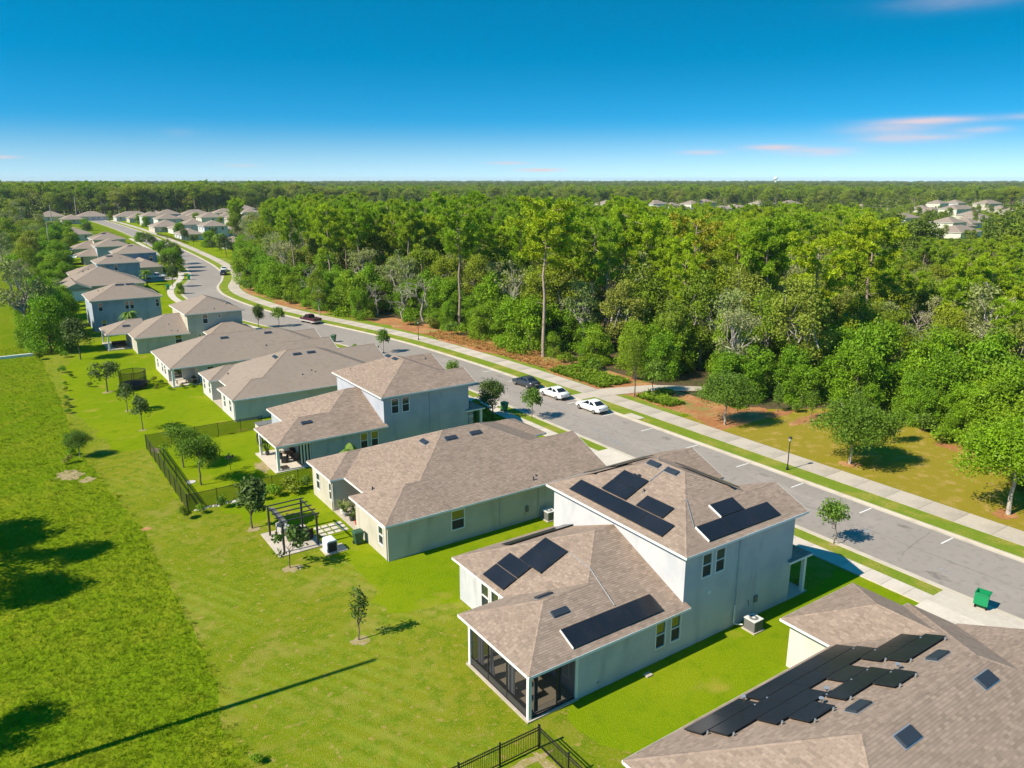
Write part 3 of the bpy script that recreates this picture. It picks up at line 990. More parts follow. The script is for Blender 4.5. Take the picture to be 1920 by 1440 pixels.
            A = np.array([(p.x - org.x, p.y - org.y, p.z - org.z) for p in V])
            o = link_mesh('shingle_courses', np_mesh('shingle_courses', A, 4, ['shingle'], T), roof)
            o['kind'] = 'stuff'
        return s.root

    # fittings ------------------------------------------------------------
    def on_roof(s, name, face, p, w, l, h, mats, lift=.03, bevel=True, parent=None):
        """low box lying on a roof plane; p on the plane, w along the eave, l up the slope"""
        u, v, n = BAS[face]
        p = Vector(p)
        b = MB()
        c0 = p + n * lift
        hw, hl = w / 2, l / 2
        base = [c0 + u * a * hw + v * d * hl for a, d in ((-1, -1), (1, -1), (1, 1), (-1, 1))]
        k = .92 if bevel else 1.0
        top = [c0 + n * h + u * a * hw * k + v * d * hl * k for a, d in ((-1, -1), (1, -1), (1, 1), (-1, 1))]
        b.faces(base + top, [(4, 5, 6, 7), (0, 1, 5, 4), (1, 2, 6, 5), (2, 3, 7, 6), (3, 0, 4, 7)])
        return b.build(name, mats, parent or s.root)

    def vent(s, face, p, w=1.15, l=.45):
        v = s.on_roof('roof_vent', face, p, w, l, .12, 'vent', .02)
        u_, v_, n = BAS[face]
        b = MB()
        b.obox(Vector(p) + n * .025, u_ * (w / 2 + .05), v_ * (l / 2 + .05), n * .008)
        b.build('flashing', 'alu', v)

    def stack(s, x, y, z, h=.35, r=.05):
        b = MB()
        b.tube([(x, y, z - .1), (x, y, z + h)], r, 8)
        b.tube([(x, y, z - .05), (x, y, z + .08)], [.13, .06], 8)
        b.build('vent_pipe', 'vent', s.root)

    def panel(s, face, u0, u1, v0, v1, orig, lift=.10):
        """solar panel; u along the eave axis (world coordinate), v horizontal distance up from the eave"""
        u, v, n = BAS[face]
        x0, y0, z0 = orig
        if face == 'S':
            c = Vector(((u0 + u1) / 2, y0 + (v0 + v1) / 2, z0 + SL * (v0 + v1) / 2))
        elif face == 'N':
            c = Vector(((u0 + u1) / 2, y0 - (v0 + v1) / 2, z0 + SL * (v0 + v1) / 2))
        elif face == 'W':
            c = Vector((x0 + (v0 + v1) / 2, (u0 + u1) / 2, z0 + SL * (v0 + v1) / 2))
        else:
            c = Vector((x0 - (v0 + v1) / 2, (u0 + u1) / 2, z0 + SL * (v0 + v1) / 2))
        hu, hv = (u1 - u0) / 2 - .012, (v1 - v0) / 2 / CS - .012
        b = MB()
        b.obox(c + n * (lift + .02), u * hu, v * hv, n * .02)
        o = b.build('solar_panel', 'panel_edge', s.root)
        g = MB()
        cc = c + n * (lift + .043)
        g.poly([cc - u * (hu - .025) - v * (hv - .025), cc + u * (hu - .025) - v * (hv - .025), cc + u * (hu - .025) + v * (hv - .025), cc - u * (hu - .025) + v * (hv - .025)])
        g.build('glass', 'panel', o)
        return o

    def downspout(s, face, c, a, z0, z1):
        b = MB()
        P = [wp(face, c, aa, zz, dd) for dd in (.01, .10) for aa, zz in ((a - .05, z0), (a + .05, z0), (a + .05, z1), (a - .05, z1))]
        b.faces(P, [(3, 2, 1, 0), (4, 5, 6, 7), (0, 1, 5, 4), (1, 2, 6, 5), (2, 3, 7, 6), (3, 0, 4, 7)])
        b.build('downspout', s.wm, s.root)

    def bars(s, name, m, boxes):
        b = MB()
        for q in boxes:
            b.box(*q)
        return b.build(name, m, s.root)


def ac_unit(x, y, label, s=.82, h=.85):
    t = thing('air_conditioner', label, 'air conditioner', (x, y, 0))
    b = MB()
    b.box(x - s * .62, x + s * .62, y - s * .62, y + s * .62, .01, .09)
    b.build('pad', 'concrete', t)
    b = MB()
    b.box(x - s / 2, x + s / 2, y - s / 2, y + s / 2, .09, h - .04)
    body = b.build('body', 'acgrey', t)
    for k in range(9):          # louvred guard, rib by rib
        for q, (dx, dy) in enumerate(((1, 0), (-1, 0), (0, 1), (0, -1))):
            b = MB()
            o = -s / 2 + s * (k + .5) / 9
            px, py = (x + dx * s / 2, y + o) if dx else (x + o, y + dy * s / 2)
            b.box(px - .012, px + .012, py - .012, py + .012, .14, h - .1)
            b.build('rib', 'acgrey', body)
    b = MB()
    b.box(x - s / 2 - .03, x + s / 2 + .03, y - s / 2 - .03, y + s / 2 + .03, h - .05, h)
    top = b.build('lid', 'actop', t)
    b = MB()
    b.tube([(x, y, h - .02), (x, y, h + .012)], s * .36, 20)
    b.build('fan_grille', 'acgrey', top)
    b = MB()
    b.tube([(x, y, h), (x, y, h + .03)], s * .13, 12)
    b.build('hub', 'actop', top)
    return t


# ------------------------------------------------------------------ A: nearest two-storey house with solar panels
def two_storey_shell(h, ox, oy, z1, z2, wins_low, wins_up, rear):
    X = lambda v: v + ox
    Y = lambda v: v + oy
    h.sec(X(23.45), X(32.1), Y(27.95), Y(41.55), z1, 'x', 'hip', 'open', fas='SNW')
    h.sec(X(20.15), X(27.5), Y(27.96), Y(35.15), z1, 'x', 'hip', 'open', up=.022, fas='SNW')
    h.sec(X(31.46), X(42.65), Y(27.95), Y(41.6), z2, 'y', 'hip', 'hip')
    h.sec(X(36.9), X(43.05), Y(27.96), Y(33.45), z2, 'x', 'open', 'gable', up=.022, fas='S', wallm=h.wm)
    h.sec(X(36.9), X(43.1), Y(35.2), Y(41.75), z2, 'x', 'open', 'gable', up=.022, fas='N', wallm=h.wm)
    h.sec(X(41.9), X(44.3), Y(28.15), Y(34.4), z1 - .05, 'y', 'hip', 'hip', slope=.3)
    h.block(X(31.86), X(42.3), Y(28.35), Y(41.2), 0, z2 - .1, {'S': wins_up})
    h.block(X(23.8), X(31.86), Y(28.35), Y(41.2), 0, z1 - .1, {'S': wins_low, 'W': rear}, skip='E')
    h.bars('post', 'white', [(X(43.85), X(44.1), Y(28.35), Y(28.6), 0, z1 - .2)])
    h.bars('post', 'white', [(X(43.85), X(44.1), Y(33.8), Y(34.05), 0, z1 - .2)])
    h.bars('porch_slab', 'concrete', [(X(42.3), X(44.4), Y(28.3), Y(34.2), .02, .12)])


A = House('two_storey_house', 'pale grey two-storey house with black solar panels and a screened corner porch', (23.8, 28.35), 'w_grey')
two_storey_shell(A, 0, 0, 3.12, 6.6,
                 [(30.07, .93, .82, 1.68), (31.33, .93, .82, 1.68)],
                 [(33.78, 4.47, .86, 1.55), (34.98, 4.47, .86, 1.55)],
                 [(37.95, .78, .9, 1.8), (36.75, .78, .9, 1.8)])
A.shingle()
a_root = A.finish()
# panels on the south slope of the low roof, the west slopes and the south slope of the high roof
for i in range(3):
    A.panel('S', 23.4 + 2.26 * i, 23.4 + 2.26 * (i + 1), .42, 1.62, (0, 27.95, 3.12))
for (y0, v0) in ((35.7, .27), (35.7, 1.37), (34.72, 2.45), (34.72, 3.53)):
    A.panel('W', y0, y0 + 2.36, v0, v0 + 1.08, (23.45, 0, 3.12))
for i in range(4):
    A.panel('W', 30.36 + 2.27 * i, 30.36 + 2.27 * (i + 1), .4, 1.5, (31.46, 0, 6.6))
for (y0, v0) in ((34.95, 1.58), (34.95, 2.64), (31.5, 1.56)):
    A.panel('W', y0, y0 + 2.42, v0, v0 + 1.05, (31.46, 0, 6.6))
for i in range(3):
    A.panel('S', 33.8 + 2.26 * i, 33.8 + 2.26 * (i + 1), .4, 1.55, (0, 27.95, 6.6))
A.panel('S', 36.2, 38.4, 1.6, 2.65, (0, 27.95, 6.6))
for i in range(3):   # rows on the slopes that face away, seen edge-on over the hips
    A.panel('N', 26.4 + 2.0 * i, 28.38 + 2.0 * i, 1.6, 2.68, (0, 41.55, 3.12), .10)
for i in range(3):
    A.panel('N', 33.6 + 2.0 * i, 35.58 + 2.0 * i, 1.6, 2.7, (0, 41.6, 6.6), .22)
for i in range(3):
    A.panel('E', 31.1 + 1.7 * i, 32.78 + 1.7 * i, 2.9, 3.95, (42.65, 0, 6.6), .16)
u_, v_, n_ = BAS['S']
for (x, v0, v1, z0) in ((23.385, .42, 1.62, 3.12), (33.785, .4, 1.55, 6.6), (36.185, 1.6, 2.65, 6.6)):     # bright end trim on the panel rows
    b = MB()
    vm = (v0 + v1) / 2
    b.obox(Vector((x, 27.95 + vm, z0 + SL * vm)) + n_ * .075, u_ * .012, v_ * ((v1 - v0) / 2 / CS), n_ * .07)
    b.build('panel_trim', 'white', a_root)
for f, p in (('W', (36.62, 36.0, 8.75)), ('W', (36.62, 34.3, 8.75)), ('S', (24.15, 30.55, 4.2)), ('N', (24.3, 32.25, 4.35))):
    A.vent(f, p)
A.stack(34.3, 34.55, 7.79, .2)
A.stack(35.1, 36.35, 8.13, .15, .12)
A.stack(35.2, 36.0, 8.17, .15, .12)
b = MB()
b.tube([(27.9, 32.42, 5.02), (27.86, 32.3, 5.02), (27.53, 29.7, 3.94)], .022, 5)
b.build('conduit', 'alu', a_root)
b = MB()
b.tube([(27.9, 32.42, 5.02), (28.02, 34.66, 5.09)], .022, 5)
b.build('conduit', 'alu', a_root)
b = MB()
b.tube([(34.9, 31.5, 8.09), (35.05, 31.45, 8.13), (33.72, 29.5, 7.33)], .022, 5)
b.build('conduit', 'alu', a_root)
b = MB()
b.tube([(35.2, 34.95, 8.2), (36.9, 34.9, 8.93)], .03, 5)
b.build('conduit', 'alu', a_root)
A.downspout('S', 28.35, 36.75, .1, 6.4)
b = MB()
b.tube([(36.6, 28.25, 1.6), (36.6, 28.25, .35), (36.75, 28.15, .22), (37.1, 27.9, .2)], .045, 7)
b.build('coolant_pipe', 'white', a_root)
b = MB()
b.tube([(37.9, 28.33, 1.5), (37.9, 28.2, 1.5), (37.9, 28.2, 1.15)], .02, 5)
b.build('cable_box', 'dark', a_root)
ac_unit(37.45, 27.35, 'grey air conditioner on a pad below the tall shaded wall of the solar-panel house')
b = MB()
b.box(28.3, 28.75, 27.5, 27.85, .02, .1)
tag(b.build('splash_block', 'concrete'), 'small pale concrete splash block on the grass beside the solar-panel house', 'splash block')
A.bars('hose_bib', 'alu', [(25.2, 25.3, 28.24, 28.35, .45, .55)])
A.bars('wall_vent', 'white', [(34.0, 34.25, 28.31, 28.35, 3.2, 3.42)])
A.bars('cable_cover', 'acgrey', [(38.6, 38.9, 28.25, 28.35, 1.1, 1.55)])
A.bars('splash_stain', 'w_tan', [(36.4, 37.1, 28.338, 28.35, .02, .12)])
# screened porch
for nm, q in (('post', (20.42, 20.62, 28.35, 28.55, .08, 2.98)), ('post', (20.42, 20.62, 34.3, 34.5, .08, 2.98)), ('post', (23.62, 23.8, 28.36, 28.5, .08, 2.98))):
    A.bars(nm, 'white', [q])
A.bars('porch_slab', 'concrete', [(20.3, 23.8, 28.25, 34.6, .02, .1)])
A.bars('porch_beam', 'white', [(20.42, 20.6, 28.55, 34.3, 2.72, 2.97), (20.62, 23.62, 28.36, 28.5, 2.72, 2.97), (20.62, 23.8, 34.34, 34.5, 2.72, 2.97)])
A.bars('screen_frame', 'black', [(20.47, 20.55, 28.55, 34.3, .1, .16), (20.47, 20.55, 28.55, 34.3, .58, .63), (20.48, 20.54, 30.5, 30.56, .16, 2.72), (20.48, 20.54, 32.4, 32.46, .16, 2.72),
                                 (20.62, 23.62, 28.4, 28.46, .1, .16), (22.35, 22.41, 28.4, 28.46, .16, 2.72), (20.62, 23.62, 34.4, 34.46, .1, .16)])
A.bars('kick_plate', 'bronze', [(20.5, 20.53, 28.55, 34.3, .16, .58)])
for (pa, pb) in (((20.51, 28.55), (20.51, 30.5)), ((20.51, 30.56), (20.51, 32.4)), ((20.51, 32.46), (20.51, 34.3)), ((20.62, 28.43), (22.35, 28.43)), ((22.41, 28.43), (23.62, 28.43)), ((20.62, 34.42), (23.8, 34.42))):
    q = MB()
    zb = .63 if pa[0] == pb[0] else .16
    q.poly([(pa[0], pa[1], zb), (pb[0], pb[1], zb), (pb[0], pb[1], 2.72), (pa[0], pa[1], 2.72)])
    q.build('screen_panel', 'screen', a_root)


def curtain(h, p, q, z0, z1, pinch=0.0, name='curtain'):
    p, q = Vector((*p, 0)), Vector((*q, 0))
    d = q - p
    n = Vector((d.y, -d.x, 0)).normalized()
    b = MB()
    K, J = 22, 6
    G = []
    for j in range(J + 1):
        tz = j / J
        z = z0 + (z1 - z0) * tz
        sq = 1 - pinch * math.exp(-((tz - .5) / .22) ** 2)
        G.append([(p + d * (.5 + (i / K - .5) * sq) + n * .05 * math.sin(i * 1.9) + Vector((0, 0, z))) for i in range(K + 1)])
    for j in range(J):
        for i in range(K):
            b.poly([G[j][i], G[j][i + 1], G[j + 1][i + 1], G[j + 1][i]], 0, .5 + .4 * math.sin(i * 1.9))
    return b.build(name, 'curtain', h.root)


curtain(A, (20.75, 33.95), (20.75, 33.35), .3, 2.75)
curtain(A, (20.75, 32.75), (20.75, 32.15), .3, 2.75, .6)
curtain(A, (20.75, 30.95), (20.75, 30.15), .3, 2.75)
curtain(A, (20.95, 28.65), (21.25, 28.65), .2, 2.75, .2)
curtain(A, (22.45, 28.65), (22.85, 28.65), .2, 2.75, .3)
A.bars('porch_rug', 'rug', [(20.9, 23.2, 29.0, 33.6, .101, .115)])
A.window('W', 23.8, 29.6, .9, .9, 1.6)
A.bars('patio_door', 'white', [(23.72, 23.79, 31.0, 31.08, .1, 2.3), (23.72, 23.79, 33.0, 33.08, .1, 2.3), (23.72, 23.79, 31.0, 33.08, 2.3, 2.38), (23.72, 23.79, 32.0, 32.06, .1, 2.3)])
A.bars('patio_door_glass', 'glass', [(23.74, 23.77, 31.08, 33.0, .1, 2.3)])
t = thing('porch_sofa', 'pale outdoor sofa behind the porch screens of the solar-panel house', 'sofa', (23.1, 33.0, .1))
b = MB(); b.box(22.7, 23.5, 31.4, 33.9, .12, .42); b.build('base', 'wicker', t)
b = MB(); b.box(22.75, 23.45, 31.5, 33.8, .42, .58); b.build('cushion', 'fabric', t)
b = MB(); b.box(23.35, 23.6, 31.4, 33.9, .42, .9); b.build('backrest', 'wicker', t)
t = thing('porch_table', 'low beige table on the screened porch of the solar-panel house', 'table', (21.7, 30.2, .1))
b = MB(); b.box(21.2, 22.2, 29.5, 30.9, .48, .54); b.build('top', 'rug', t)
for sx, sy in ((21.25, 29.55), (22.1, 29.55), (21.25, 30.8), (22.1, 30.8)):
    b = MB(); b.box(sx, sx + .06, sy, sy + .06, .12, .48); b.build('leg', 'brown', t)

# ------------------------------------------------------------------ Z: roof at the lower edge of the frame with a field of panels
Z = House('bungalow', 'cream bungalow under a broad brown shingle roof carrying stepped rows of black panels', (30, 14), 'w_cream')
Z.sec(20.2, 43.4, 7.25, 20.85, 3.1, 'x', 'hip', 'hip')
Z.sec(35.55, 42.8, 14.5, 24.12, 3.1, 'y', 'open', 'hip', up=.022, fas='NWE')
Z.sec(35.5, 43.55, 7.4, 18.0, 3.1, 'x', 'open', 'gable', up=.03, fas='NS', wallm='w_cream')
Z.block(20.6, 43.0, 7.65, 20.45, 0, 3.0)
Z.block(35.95, 42.4, 20.45, 23.72, 0, 3.0, skip='S')
Z.shingle()
z_root = Z.finish(single=300)
PW = 1.93
zr = [(.42, [(23.6, 2), (27.76, 4)]), (1.49, [(24.05, 6)]), (2.55, [(25.95, 2), (31.18, 1), (34.12, 2)]), (3.61, [(26.75, 1), (29.4, 2), (34.45, 2)]), (4.68, [(31.5, 1)])]
for v0, runs in zr:
    for x0, n in runs:
        for i in range(n):
            Z.panel('N', x0 + PW * i, x0 + PW * (i + 1), v0, v0 + 1.05, (0, 20.85, 3.1), .13)
        for xx in (x0 + .3, x0 + PW * n - .3):       # clamp feet at the upper rail
            b = MB()
            yy_ = 20.85 - v0 - 1.07
            b.tube([(xx, yy_, 3.1 + SL * (v0 + 1.07) + .02), (xx, yy_ - .02, 3.1 + SL * (v0 + 1.07) + .22)], .045, 7)
            b.build('rail_clamp', 'alu', z_root)
for f, p in (('N', (35.9, 15.45, 5.35)), ('N', (29.2, 15.45, 5.35)), ('S', (35.6, 13.12, 5.55)), ('S', (28.9, 13.12, 5.55))):
    Z.vent(f, p, 1.25, .6)
for (x, y, z) in ((33.66, 16.2, 5.04), (29.9, 17.45, 4.5), (28.8, 17.0, 4.7), (27.45, 20.2, 3.37)):
    b = MB()
    b.tube([(x, y, z), (x, y, z + .22)], .03, 6)
    b.tube([(x, y, z + .2), (x - .02, y + .02, z + .36)], [.04, .12], 10)
    b.build('plumbing_boot', 'alu', z_root)


# ------------------------------------------------------------------ bungalows of the row
def bungalow_shell(h, oy, z, garage, ox=0.0, wins=None):
    Y = lambda v: v + oy
    X = lambda v: v + ox
    wins = wins or {}
    h.sec(X(23.0), X(43.2), Y(48.4), Y(65.0), z, 'x', 'hip', 'hip')
    h.sec(X(21.7), X(27.2), Y(48.41), Y(55.2), z, 'x', 'hip', 'open', up=.022, fas='SNW')
    h.sec(X(21.7), X(27.2), Y(59.3), Y(64.99), z, 'x', 'hip', 'open', up=.022, fas='SNW')
    if garage == 'S':
        h.sec(X(35), X(43.35), Y(48.42), Y(58.2), z, 'x', 'open', 'gable', up=.03, fas='SN', wallm=h.wm)
        h.sec(X(38), X(44.6), Y(59.2), Y(64.9), z, 'x', 'open', 'hip', up=.026, fas='SNE')
    else:
        h.sec(X(35), X(45.4), Y(55.4), Y(65.05), z, 'x', 'open', 'gable', up=.03, fas='SN', wallm=h.wm)
        h.sec(X(38), X(43.9), Y(48.42), Y(54.2), z, 'x', 'open', 'hip', up=.026, fas='SNE')
    h.block(X(25.0), X(42.9), Y(48.8), Y(64.6), 0, z - .1, {'S': wins.get('S', [])})
    h.block(X(22.03), X(25.0), Y(48.8), Y(54.8), 0, z - .1, {'W': wins.get('Wr', []), 'S': wins.get('S2', [])}, skip='E')
    h.block(X(22.03), X(25.0), Y(59.7), Y(64.6), 0, z - .1, {'W': wins.get('Wl', [])}, skip='E')
    h.bars('porch_slab', 'concrete', [(X(22.05), X(25.0), Y(54.8), Y(59.7), .02, .12)])
    h.bars('porch_beam', 'white', [(X(23.3), X(23.5), Y(54.8), Y(59.7), z - .45, z - .17)])


B = House('bungalow', 'beige bungalow with a notched back porch between the solar-panel house and the blue house', (22, 48.8), 'w_beige')
bungalow_shell(B, 0, 3.15, 'S', 0, {'S': [(28.13, 1.1, 1.2, 1.6)], 'Wr': [(50.0, .95, .8, 1.5)], 'Wl': [(60.15, .95, .8, 1.55), (63.2, .95, .8, 1.55)]})
B.shingle()
b_root = B.finish()
for f, p in (('S', (31.46, 55.55, 6.14)), ('S', (34.0, 55.55, 6.14)), ('W', (29.47, 56.7, 5.85))):
    B.vent(f, p)
B.stack(35.7, 49.05, 3.42)
B.stack(36.2, 49.4, 3.55, .2)
B.stack(23.64, 54.9, 3.45, .2, .07)
B.downspout('S', 48.8, 32.15, .1, 3.0)
B.downspout('S', 48.8, 36.05, .1, 3.0)
B.downspout('W', 22.03, 59.85, .1, 3.0)
B.downspout('W', 22.03, 48.95, .1, 3.0)
B.bars('patio_door', 'white', [(24.93, 24.98, 56.2, 56.28, .12, 2.3), (24.93, 24.98, 58.2, 58.28, .12, 2.3), (24.93, 24.98, 56.2, 58.28, 2.3, 2.38)])
B.bars('patio_door_glass', 'glass', [(24.94, 24.97, 56.28, 58.2, .12, 2.3)])
B.bars('meter_box', 'acgrey', [(34.7, 34.95, 48.66, 48.79, .9, 1.4)])
ac_unit(36.6, 48.0, 'pale air conditioner in the narrow side lawn against the beige bungalow wall')

Ch = House('two_storey_house', 'blue-grey two-storey house with an open covered back patio beside the fenced yard', (24.4, 71.7), 'w_blue')
two_storey_shell(Ch, .72, 43.35, 2.78, 5.97,
                 [(30.2, .72, .8, 1.62), (31.4, .72, .8, 1.62)],
                 [(33.9, 3.9, .86, 1.6), (35.15, 3.9, .86, 1.6)], [])
Ch.shingle(.18, .42)
c_root = Ch.finish()
for f, p in (('W', (37.35, 80.2, 8.06)), ('W', (37.35, 78.4, 8.06)), ('S', (24.95, 73.9, 3.86))):
    Ch.vent(f, p)
for p in ((34.2, 80.2, 6.75), (33.6, 82.7, 6.5), (40.2, 76.45, 8.15)):
    Ch.stack(*p, .15)
Ch.downspout('S', 71.7, 38.05, .1, 5.8)
for q in ((20.98, 21.24, 71.62, 71.88, .1, 2.65), (20.98, 21.24, 77.3, 77.56, .1, 2.65)):
    Ch.bars('post', 'white', [q])
Ch.bars('porch_beam', 'white', [(21.0, 21.2, 71.9, 77.3, 2.4, 2.63), (21.24, 24.5, 71.66, 71.85, 2.4, 2.63)])
Ch.bars('porch_slab', 'concrete_new', [(20.7, 24.5, 71.4, 78.3, .02, .12)])
b = MB()     # corner of stacked stone veneer at the street side
for r_ in range(8):
    for k in range(2):
        b.box(42.95 + .02 * ((r_ + k) % 2), 43.5 + .05 * (r_ % 2), 71.62 - .05 * (k == 0), 71.9 + .2 * k, .1 + r_ * .34, .42 + r_ * .34, 0, rng.random())
b.build('stone_pier', 'stone', c_root)

D = House('bungalow', 'off-white bungalow with a notched back wall behind the mesh-fenced yard', (22, 90.6), 'w_mint')
bungalow_shell(D, 41.9, 2.8, 'N', .05, {'S': [(36.2, 1.0, 1.1, 1.3)], 'Wr': [(92.6, .8, .8, 1.5), (95.2, .8, .8, 1.5)], 'Wl': [(102.6, .8, .8, 1.5), (105.4, .8, .8, 1.5)]})
D.finish()
for f, p in (('S', (32.3, 97.45, 5.75)), ('S', (34.2, 97.45, 5.75)), ('W', (29.6, 98.2, 5.6))):
    D.vent(f, p)
for p in ((31.4, 93.2, 4.0), (32.8, 93.8, 4.25), (33.15, 93.4, 4.05), (24.3, 101.6, 3.4)):
    D.stack(*p, .15)
D.downspout('W', 22.08, 90.85, .1, 2.7)

E_ = House('bungalow', 'long white-walled bungalow with a corner patio beside the trampoline', (19.3, 111.8), 'w_mint')
E_.sec(19.0, 43.2, 111.3, 125.2, 2.78, 'x', 'hip', 'hip')
E_.sec(35, 43.3, 111.32, 117.4, 2.78, 'x', 'open', 'gable', up=.03, fas='SN', wallm='w_mint')
E_.sec(35, 43.6, 118.4, 125.0, 2.78, 'x', 'open', 'gable', up=.026, fas='SN', wallm='w_mint')
E_.block(22.9, 42.8, 111.7, 124.8, 0, 2.7, {'S': [(24.4, 1.15, .9, 1.2)], 'W': []})
E_.block(19.4, 22.9, 115.2, 124.8, 0, 2.7, {'W': [(117.3, .7, .9, 1.6), (119.2, .7, .9, 1.6), (122.6, .7, .9, 1.6)], 'S': [(20.7, .15, 1.1, 2.1, 'fix')]}, skip='E')
E_.bars('post', 'white', [(19.25, 19.5, 111.65, 111.9, .1, 2.65)])
E_.bars('porch_slab', 'concrete_new', [(19.2, 22.9, 111.5, 115.2, .02, .12)])
E_.finish()
E_.vent('S', (27.96, 117.0, 5.16))
E_.vent('S', (34.5, 117.1, 5.2))
E_.stack(33.2, 114.0, 3.95, .15)

Fh = House('two_storey_house', 'tan two-storey house with a long covered back porch beyond the trampoline', (18.8, 137.4), 'w_tan')
Fh.sec(18.5, 27.3, 137.0, 149.6, 2.72, 'x', 'hip', 'open', fas='SNW')
Fh.sec(15.1, 21.5, 142.8, 151.0, 2.72, 'x', 'hip', 'open', up=.02, fas='SNW')
Fh.sec(26.7, 36.6, 137.0, 149.8, 5.92, 'y', 'hip', 'hip')
Fh.sec(29.4, 37.5, 133.3, 139.8, 2.72, 'x', 'hip', 'hip')
Fh.block(27.1, 36.2, 137.4, 149.4, 0, 5.85, {'S': [(30.0, 4.05, .85, 1.6), (32.4, 4.9, .5, .5, 'fix'), (28.9, 1.9, .45, .45, 'fix')]})
Fh.block(18.9, 27.1, 137.4, 149.2, 0, 2.65, {'S': [(25.4, 1.15, 1.1, 1.35)]}, skip='E')
Fh.block(29.8, 37.1, 133.7, 137.4, 0, 2.65, skip='N')
Fh.bars('post', 'white', [(15.3, 15.55, 143.1, 143.35, .1, 2.6)])
Fh.bars('post', 'white', [(15.3, 15.55, 150.3, 150.55, .1, 2.6)])
Fh.bars('porch_slab', 'concrete_new', [(15.2, 18.9, 142.9, 150.8, .02, .12)])
Fh.finish()
Fh.vent('S', (18.6, 144.9, 3.62))
for p in ((24.6, 140.2, 4.05), (24.6, 138.2, 3.2), (25.5, 138.0, 3.15), (34.2, 139.2, 6.85), (31.8, 138.0, 6.35)):
    Fh.stack(*p, .12)
Fh.vent('E', (35.4, 143.0, 6.42), 1.6, .8)

G = House('two_storey_house', 'slate-blue two-storey house with a row of white windows behind the bushy trees', (15.6, 163), 'w_slate')
G.sec(15.2, 28.0, 162.6, 174.6, 5.92, 'x', 'hip', 'hip')
G.block(15.6, 27.6, 163.0, 174.2, 0, 5.85, {'S': [(17.0, 3.85, .75, 1.5), (21.55, 3.85, .7, 1.5), (22.45, 3.85, .7, 1.5), (27.0, 3.85, .65, 1.5), (17.3, .7, .75, 1.4)]})
G.finish()
for p in ((21.3, 167.6, 8.0), (23.2, 167.6, 8.0)):
    G.vent('S', p, 1.6, .5)
for p in ((17.6, 169, 7.0), (18.4, 168.3, 7.2)):
    G.stack(*p, .2)

Hh = House('bungalow', 'grey-roofed bungalow with a white garage door under a small gable', (17, 210), 'w_tan')
Hh.sec(14.2, 20.4, 208.0, 222.0, 2.9, 'y', 'gable', 'open', up=.02, fas='WE', wallm='w_tan')
Hh.sec(15.0, 33.0, 212.0, 230.0, 2.9, 'x', 'hip', 'hip')
Hh.block(14.6, 20.0, 208.4, 214, 0, 2.85)
Hh.block(15.4, 32.6, 212.4, 229.6, 0, 2.8)
Hh.bars('garage_door', 'white', [(15.0, 19.6, 208.3, 208.38, .05, 2.3)])
Hh.finish()
for p in ((20.5, 223.5, 5.3), (21.8, 224.0, 5.6), (26.2, 222.3, 6.4)):
    Hh.stack(*p, .3, .12)

I_ = House('two_storey_house', 'deep blue two-storey house above the white pickup truck driveway', (25.3, 235), 'w_deep')
I_.sec(24.9, 36.0, 234.6, 247.0, 5.95, 'y', 'hip', 'hip')
I_.sec(18.5, 25.4, 235.5, 248.0, 2.9, 'x', 'hip', 'open', fas='SNW')
I_.block(25.3, 35.6, 235.0, 246.6, 0, 5.9, {'S': [(26.4, 4.0, .8, 1.5), (29.6, 4.0, .8, 1.5)]})
I_.block(18.9, 25.3, 236, 247.6, 0, 2.8)
I_.finish()
I_.vent('S', (28.6, 238.4, 7.6), 1.6, .5)
I_.stack(31.2, 237.2, 7.1, .2)

J_ = House('two_storey_house', 'blue two-storey house with a low garage wing toward the bend in the street', (33.7, 264), 'w_deep')
J_.sec(33.3, 45.6, 264.0, 276.0, 5.95, 'x', 'hip', 'hip')
J_.sec(35.6, 44.4, 249.4, 265.0, 2.9, 'y', 'hip', 'open', fas='SWE')
J_.block(33.7, 45.2, 264.4, 275.6, 0, 5.9, {'S': [(43.5, 3.4, .9, 1.5)]})
J_.block(36.0, 44.0, 249.8, 264.4, 0, 2.8, skip='N', m='w_beige')
J_.finish()
J_.vent('S', (38.6, 268.6, 7.8), 1.6, .5)
J_.stack(42.5, 267, 7.2, .2)

K_ = House('two_storey_house', 'pale two-storey house with a white lit rear wall and a lean-to porch', (32.2, 296), 'w_blue')
K_.sec(31.8, 43.0, 295.6, 308.0, 5.95, 'y', 'hip', 'hip')
K_.sec(26.0, 32.4, 297.0, 307.5, 2.9, 'x', 'hip', 'open', fas='SNW')
K_.block(32.2, 42.6, 296.0, 307.6, 0, 5.9)
K_.block(28.0, 32.2, 297.4, 307.2, 0, 2.8, m='w_tan')
K_.bars('porch_roof', 'white', [(23.5, 26.4, 298, 307, 2.5, 2.62)])
K_.bars('post', 'white', [(23.6, 23.8, 298.1, 298.3, 0, 2.5)])
K_.finish()
K_.vent('S', (38.2, 299.5, 7.5), 1.6, .5)
L_ = House('two_storey_house', 'beige two-storey house farthest along the near row with a white porch roof', (35.4, 331), 'w_tan')
L_.sec(35.0, 46.6, 330.6, 343.0, 5.95, 'x', 'hip', 'hip')
L_.sec(28.0, 35.6, 330.8, 343.0, 2.9, 'x', 'hip', 'open', fas='SNW')
L_.block(35.4, 46.2, 331.0, 342.6, 0, 5.9)
L_.block(28.4, 35.4, 331.2, 342.6, 0, 2.8)
L_.bars('porch_roof', 'white', [(24.6, 28.2, 331.5, 341, 2.5, 2.65)])
L_.finish()
L_.vent('S', (39.5, 335.2, 7.85), 1.6, .5)


